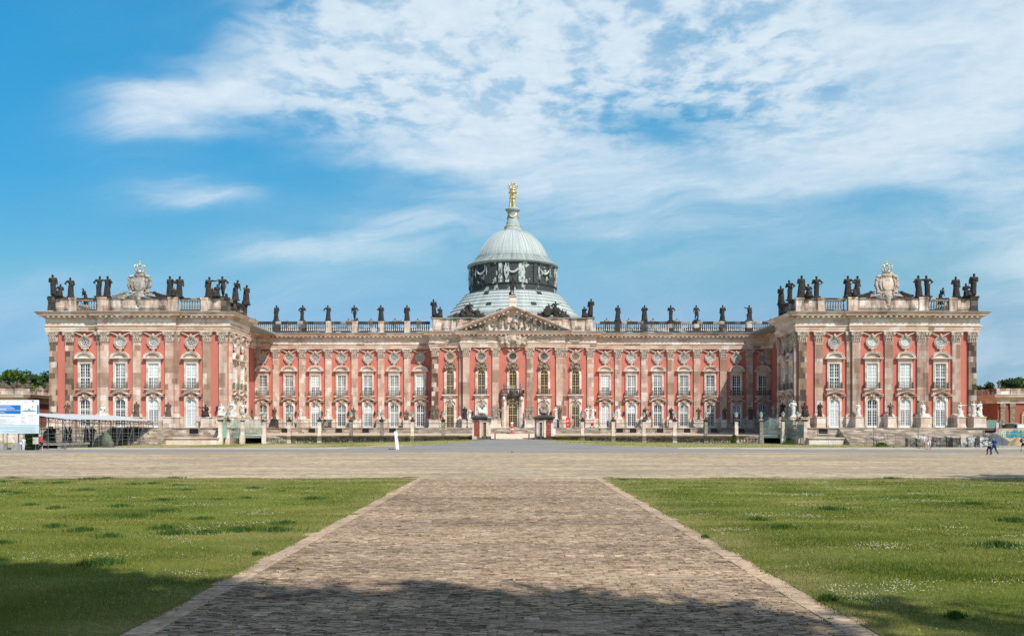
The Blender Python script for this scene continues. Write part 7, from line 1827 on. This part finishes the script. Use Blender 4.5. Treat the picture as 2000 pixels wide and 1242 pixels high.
# things behind the hoarding
t = thing('site_fence_net', 'green meshed site fence beside the outer end of the right wing', 'site fence', (X(1934, 150), 150, 2.0))
obj('net', G().box(-1.25, 1.25, 0, .03, .8, 2.15), M['verd'], t)
for q in (-1.25, 0, 1.25): obj('post', G().tube([(q, 0, 0), (q, 0, 2.3)], .03, 5), 'greenpaint', t)
t = thing('red_sign', 'square red safety sign on the green site fence', 'sign', (X(1923.8, 149.8), 149.8, 0)); obj('board', G().box(-.33, .33, -.02, .02, Z(834.5, 149.8), Z(825.3, 149.8)), M['c_orange'], t)
obj('pictogram', G().box(-.28, -.02, -.03, -.022, Z(827, 149.8), Z(826, 149.8)).box(-.22, -.14, -.03, -.022, Z(832, 149.8), Z(831, 149.8)), 'whiteplastic', t)
for i, (px, py, h2, w2) in enumerate(((1953.5, 822, 1.9, .2), (1947, 827, 1.5, .2), (1959.5, 828, 1.4, .25))):
    o = obj('stone_post', G().box(-w2, w2, -w2, w2, 0, Z(py, 146)).box(-w2 - .05, w2 + .05, -w2 - .05, w2 + .05, Z(py, 146), Z(py, 146) + .1), 'ent' if i else 'orn_dark', None, (X(px, 146), 146, 0)); tag(o, '%s stone post above the graffiti hoarding' % ('tallest', 'left pale', 'right pale')[i], 'post', 'stone posts behind the hoarding')
t = thing('waste_container', 'dark green waste container above the graffiti hoarding', 'container', (X(1973, 144), 144, 0))
obj('body', remesh(G().box(-1.0, .9, -.5, .5, 1.9, 3.35).ball((-.1, 0, 3.3), (.85, .5, .3), 12, 8).box(-.9, .9, -.45, .45, 0, 1.95), 'container', .05), M['iron'], t); obj('lid', G().box(-1.0, 1.0, -.55, .55, 3.52, 3.6), 'greenpaint', t)
for q in (-.7, .7): obj('wheel', G().put(G().lathe([(.18, -.05), (.18, .05)], 12), Matrix.Translation((q, -.5, .18)) @ Matrix.Rotation(R(90), 4, 'X')), 'black', t)
o = obj('white_crate', G().box(-.55, .55, -.4, .4, 0, 3.35).box(-.6, .6, -.45, .45, 3.35, 3.45), 'whiteplastic', None, (X(1991.5, 143.5), 143.5, 0)); tag(o, 'white cabinet below the arched window of the right pavilion', 'cabinet')
# mobile fence panels
def panel(px0, D0, px1, D1, label, h=2.0):
    a = Vector((X(px0, D0), D0)); b_ = Vector((X(px1, D1), D1)); L = (b_ - a).length; z0 = terrain(a.x, D0)
    t = thing('mobile_fence', label, 'site fence', (a.x, a.y, z0), math.atan2(b_.y - a.y, b_.x - a.x), 'wire fence panels of the building site')
    g = G().tube([(0, 0, .1), (0, 0, h)], .022, 5).tube([(L, 0, .1), (L, 0, h)], .022, 5).tube([(0, 0, h), (L, 0, h)], .02, 5).tube([(0, 0, .2), (L, 0, .2)], .02, 5); obj('frame', g, 'steel', t)
    g = G(); k = int(L / .3)
    for i in range(1, k): g.tube([(L * i / k, 0, .2), (L * i / k, 0, h)], .004, 3)
    for i in range(1, 6): g.tube([(0, 0, .2 + (h - .2) * i / 6), (L, 0, .2 + (h - .2) * i / 6)], .004, 3)
    obj('wire_mesh', g, 'steel', t)
    for q in (0, L): obj('foot', G().box(q - .12, q + .12, -.32, .32, 0, .12), 'concrete', t)
pp = [(1577, 138), (1618, 137), (1660, 136), (1700, 135)]
for i, ((a, d0), (b_, d1)) in enumerate(zip(pp, pp[1:])): panel(a, d0, b_, d1, 'wire fence panel before the right wing steps, %s from the left' % ORD[i])
pp = [(1722, 131), (1749, 128.5), (1769, 121), (1812, 120.8), (1857, 120.6), (1906, 120.4), (1958, 120.2), (2010, 120)]
for i, ((a, d0), (b_, d1)) in enumerate(zip(pp, pp[1:])): panel(a, d0, b_, d1, 'wire fence panel round the building site, %s from the metal stair' % ORD[i])
# galvanised stair
t = thing('metal_stair', 'folding galvanised steel stair leaning before the right wing steps', 'stair', (X(1712, 136), 136, terrain(40, 136)))
for q, sgn in ((-1.5, 1), (.3, 1)):
    g = G().tube([(q, 0, 0), (q, 0, 1.1), (q + .9, 0, 1.95), (q + 1.3, 0, 1.9), (q + 1.5, 0, .1)], .035, 6); obj('handrail', g, 'steel', t); obj('handrail', G().tube([(q + .1, .9, 0), (q + .1, .9, 1.1), (q + 1.0, .9, 1.95), (q + 1.6, .9, .1)], .035, 6), 'steel', t)
for i in range(6): obj('step', G().box(-.6 + .25 * i, -.3 + .25 * i, 0, .9, 1.15 - .19 * i, 1.19 - .19 * i), 'steel', t)
obj('stringer', G().tube([(-.6, 0, 1.2), (1.0, 0, .05)], .05, 4), 'steel', t); obj('stringer', G().tube([(-.6, .9, 1.2), (1.0, .9, .05)], .05, 4), 'steel', t)
# thin lamp posts
for px, D, py in ((1793.3, 124.0, 783), (1706.5, 137, 787)):
    x = X(px, D); zt_ = Z(py, D); z_ = terrain(x, D)
    t = thing('lamp_post', 'thin grey lamp post before the %s right wing door' % ('third' if px > 1750 else 'second'), 'lamp post', (x, D, z_), 0, 'thin lamp posts')
    obj('pole', G().tube([(0, 0, 0), (0, 0, zt_ - z_ - .2)], [.055, .035], 8), 'steel', t); obj('lamp_head', G().lathe([(.04, 0), (.11, .08), (.12, .28), (.05, .34)], 10), 'iron', t, (0, 0, zt_ - z_ - .25))
# loose boards and stone bits at the site edge
o = obj('tool_box', G().box(-.3, .3, -.2, .2, 0, .9).box(-.33, .33, -.23, .23, .9, .95), 'orn_dark', None, (X(1566.5, 143.2), 143.2, .3)); tag(o, 'small dark box beside the last green fence post on the right', 'box')
o = obj('low_wall', G().box(X(1928, 123), X(2040, 123), 122.8, 123.3, 0, .42), 'concrete'); tag(o, 'low pale kerb wall in front of the gravel and sand heaps', 'low wall')
o = obj('drain_cover', G().lathe([(.16, 0), (.15, .05), (.02, .07)], 10), 'iron', None, (X(1000.5, 104.5), 104.0, .0)); tag(o, 'tiny dark marker stud on the road edge in line with the entrance', 'stud')
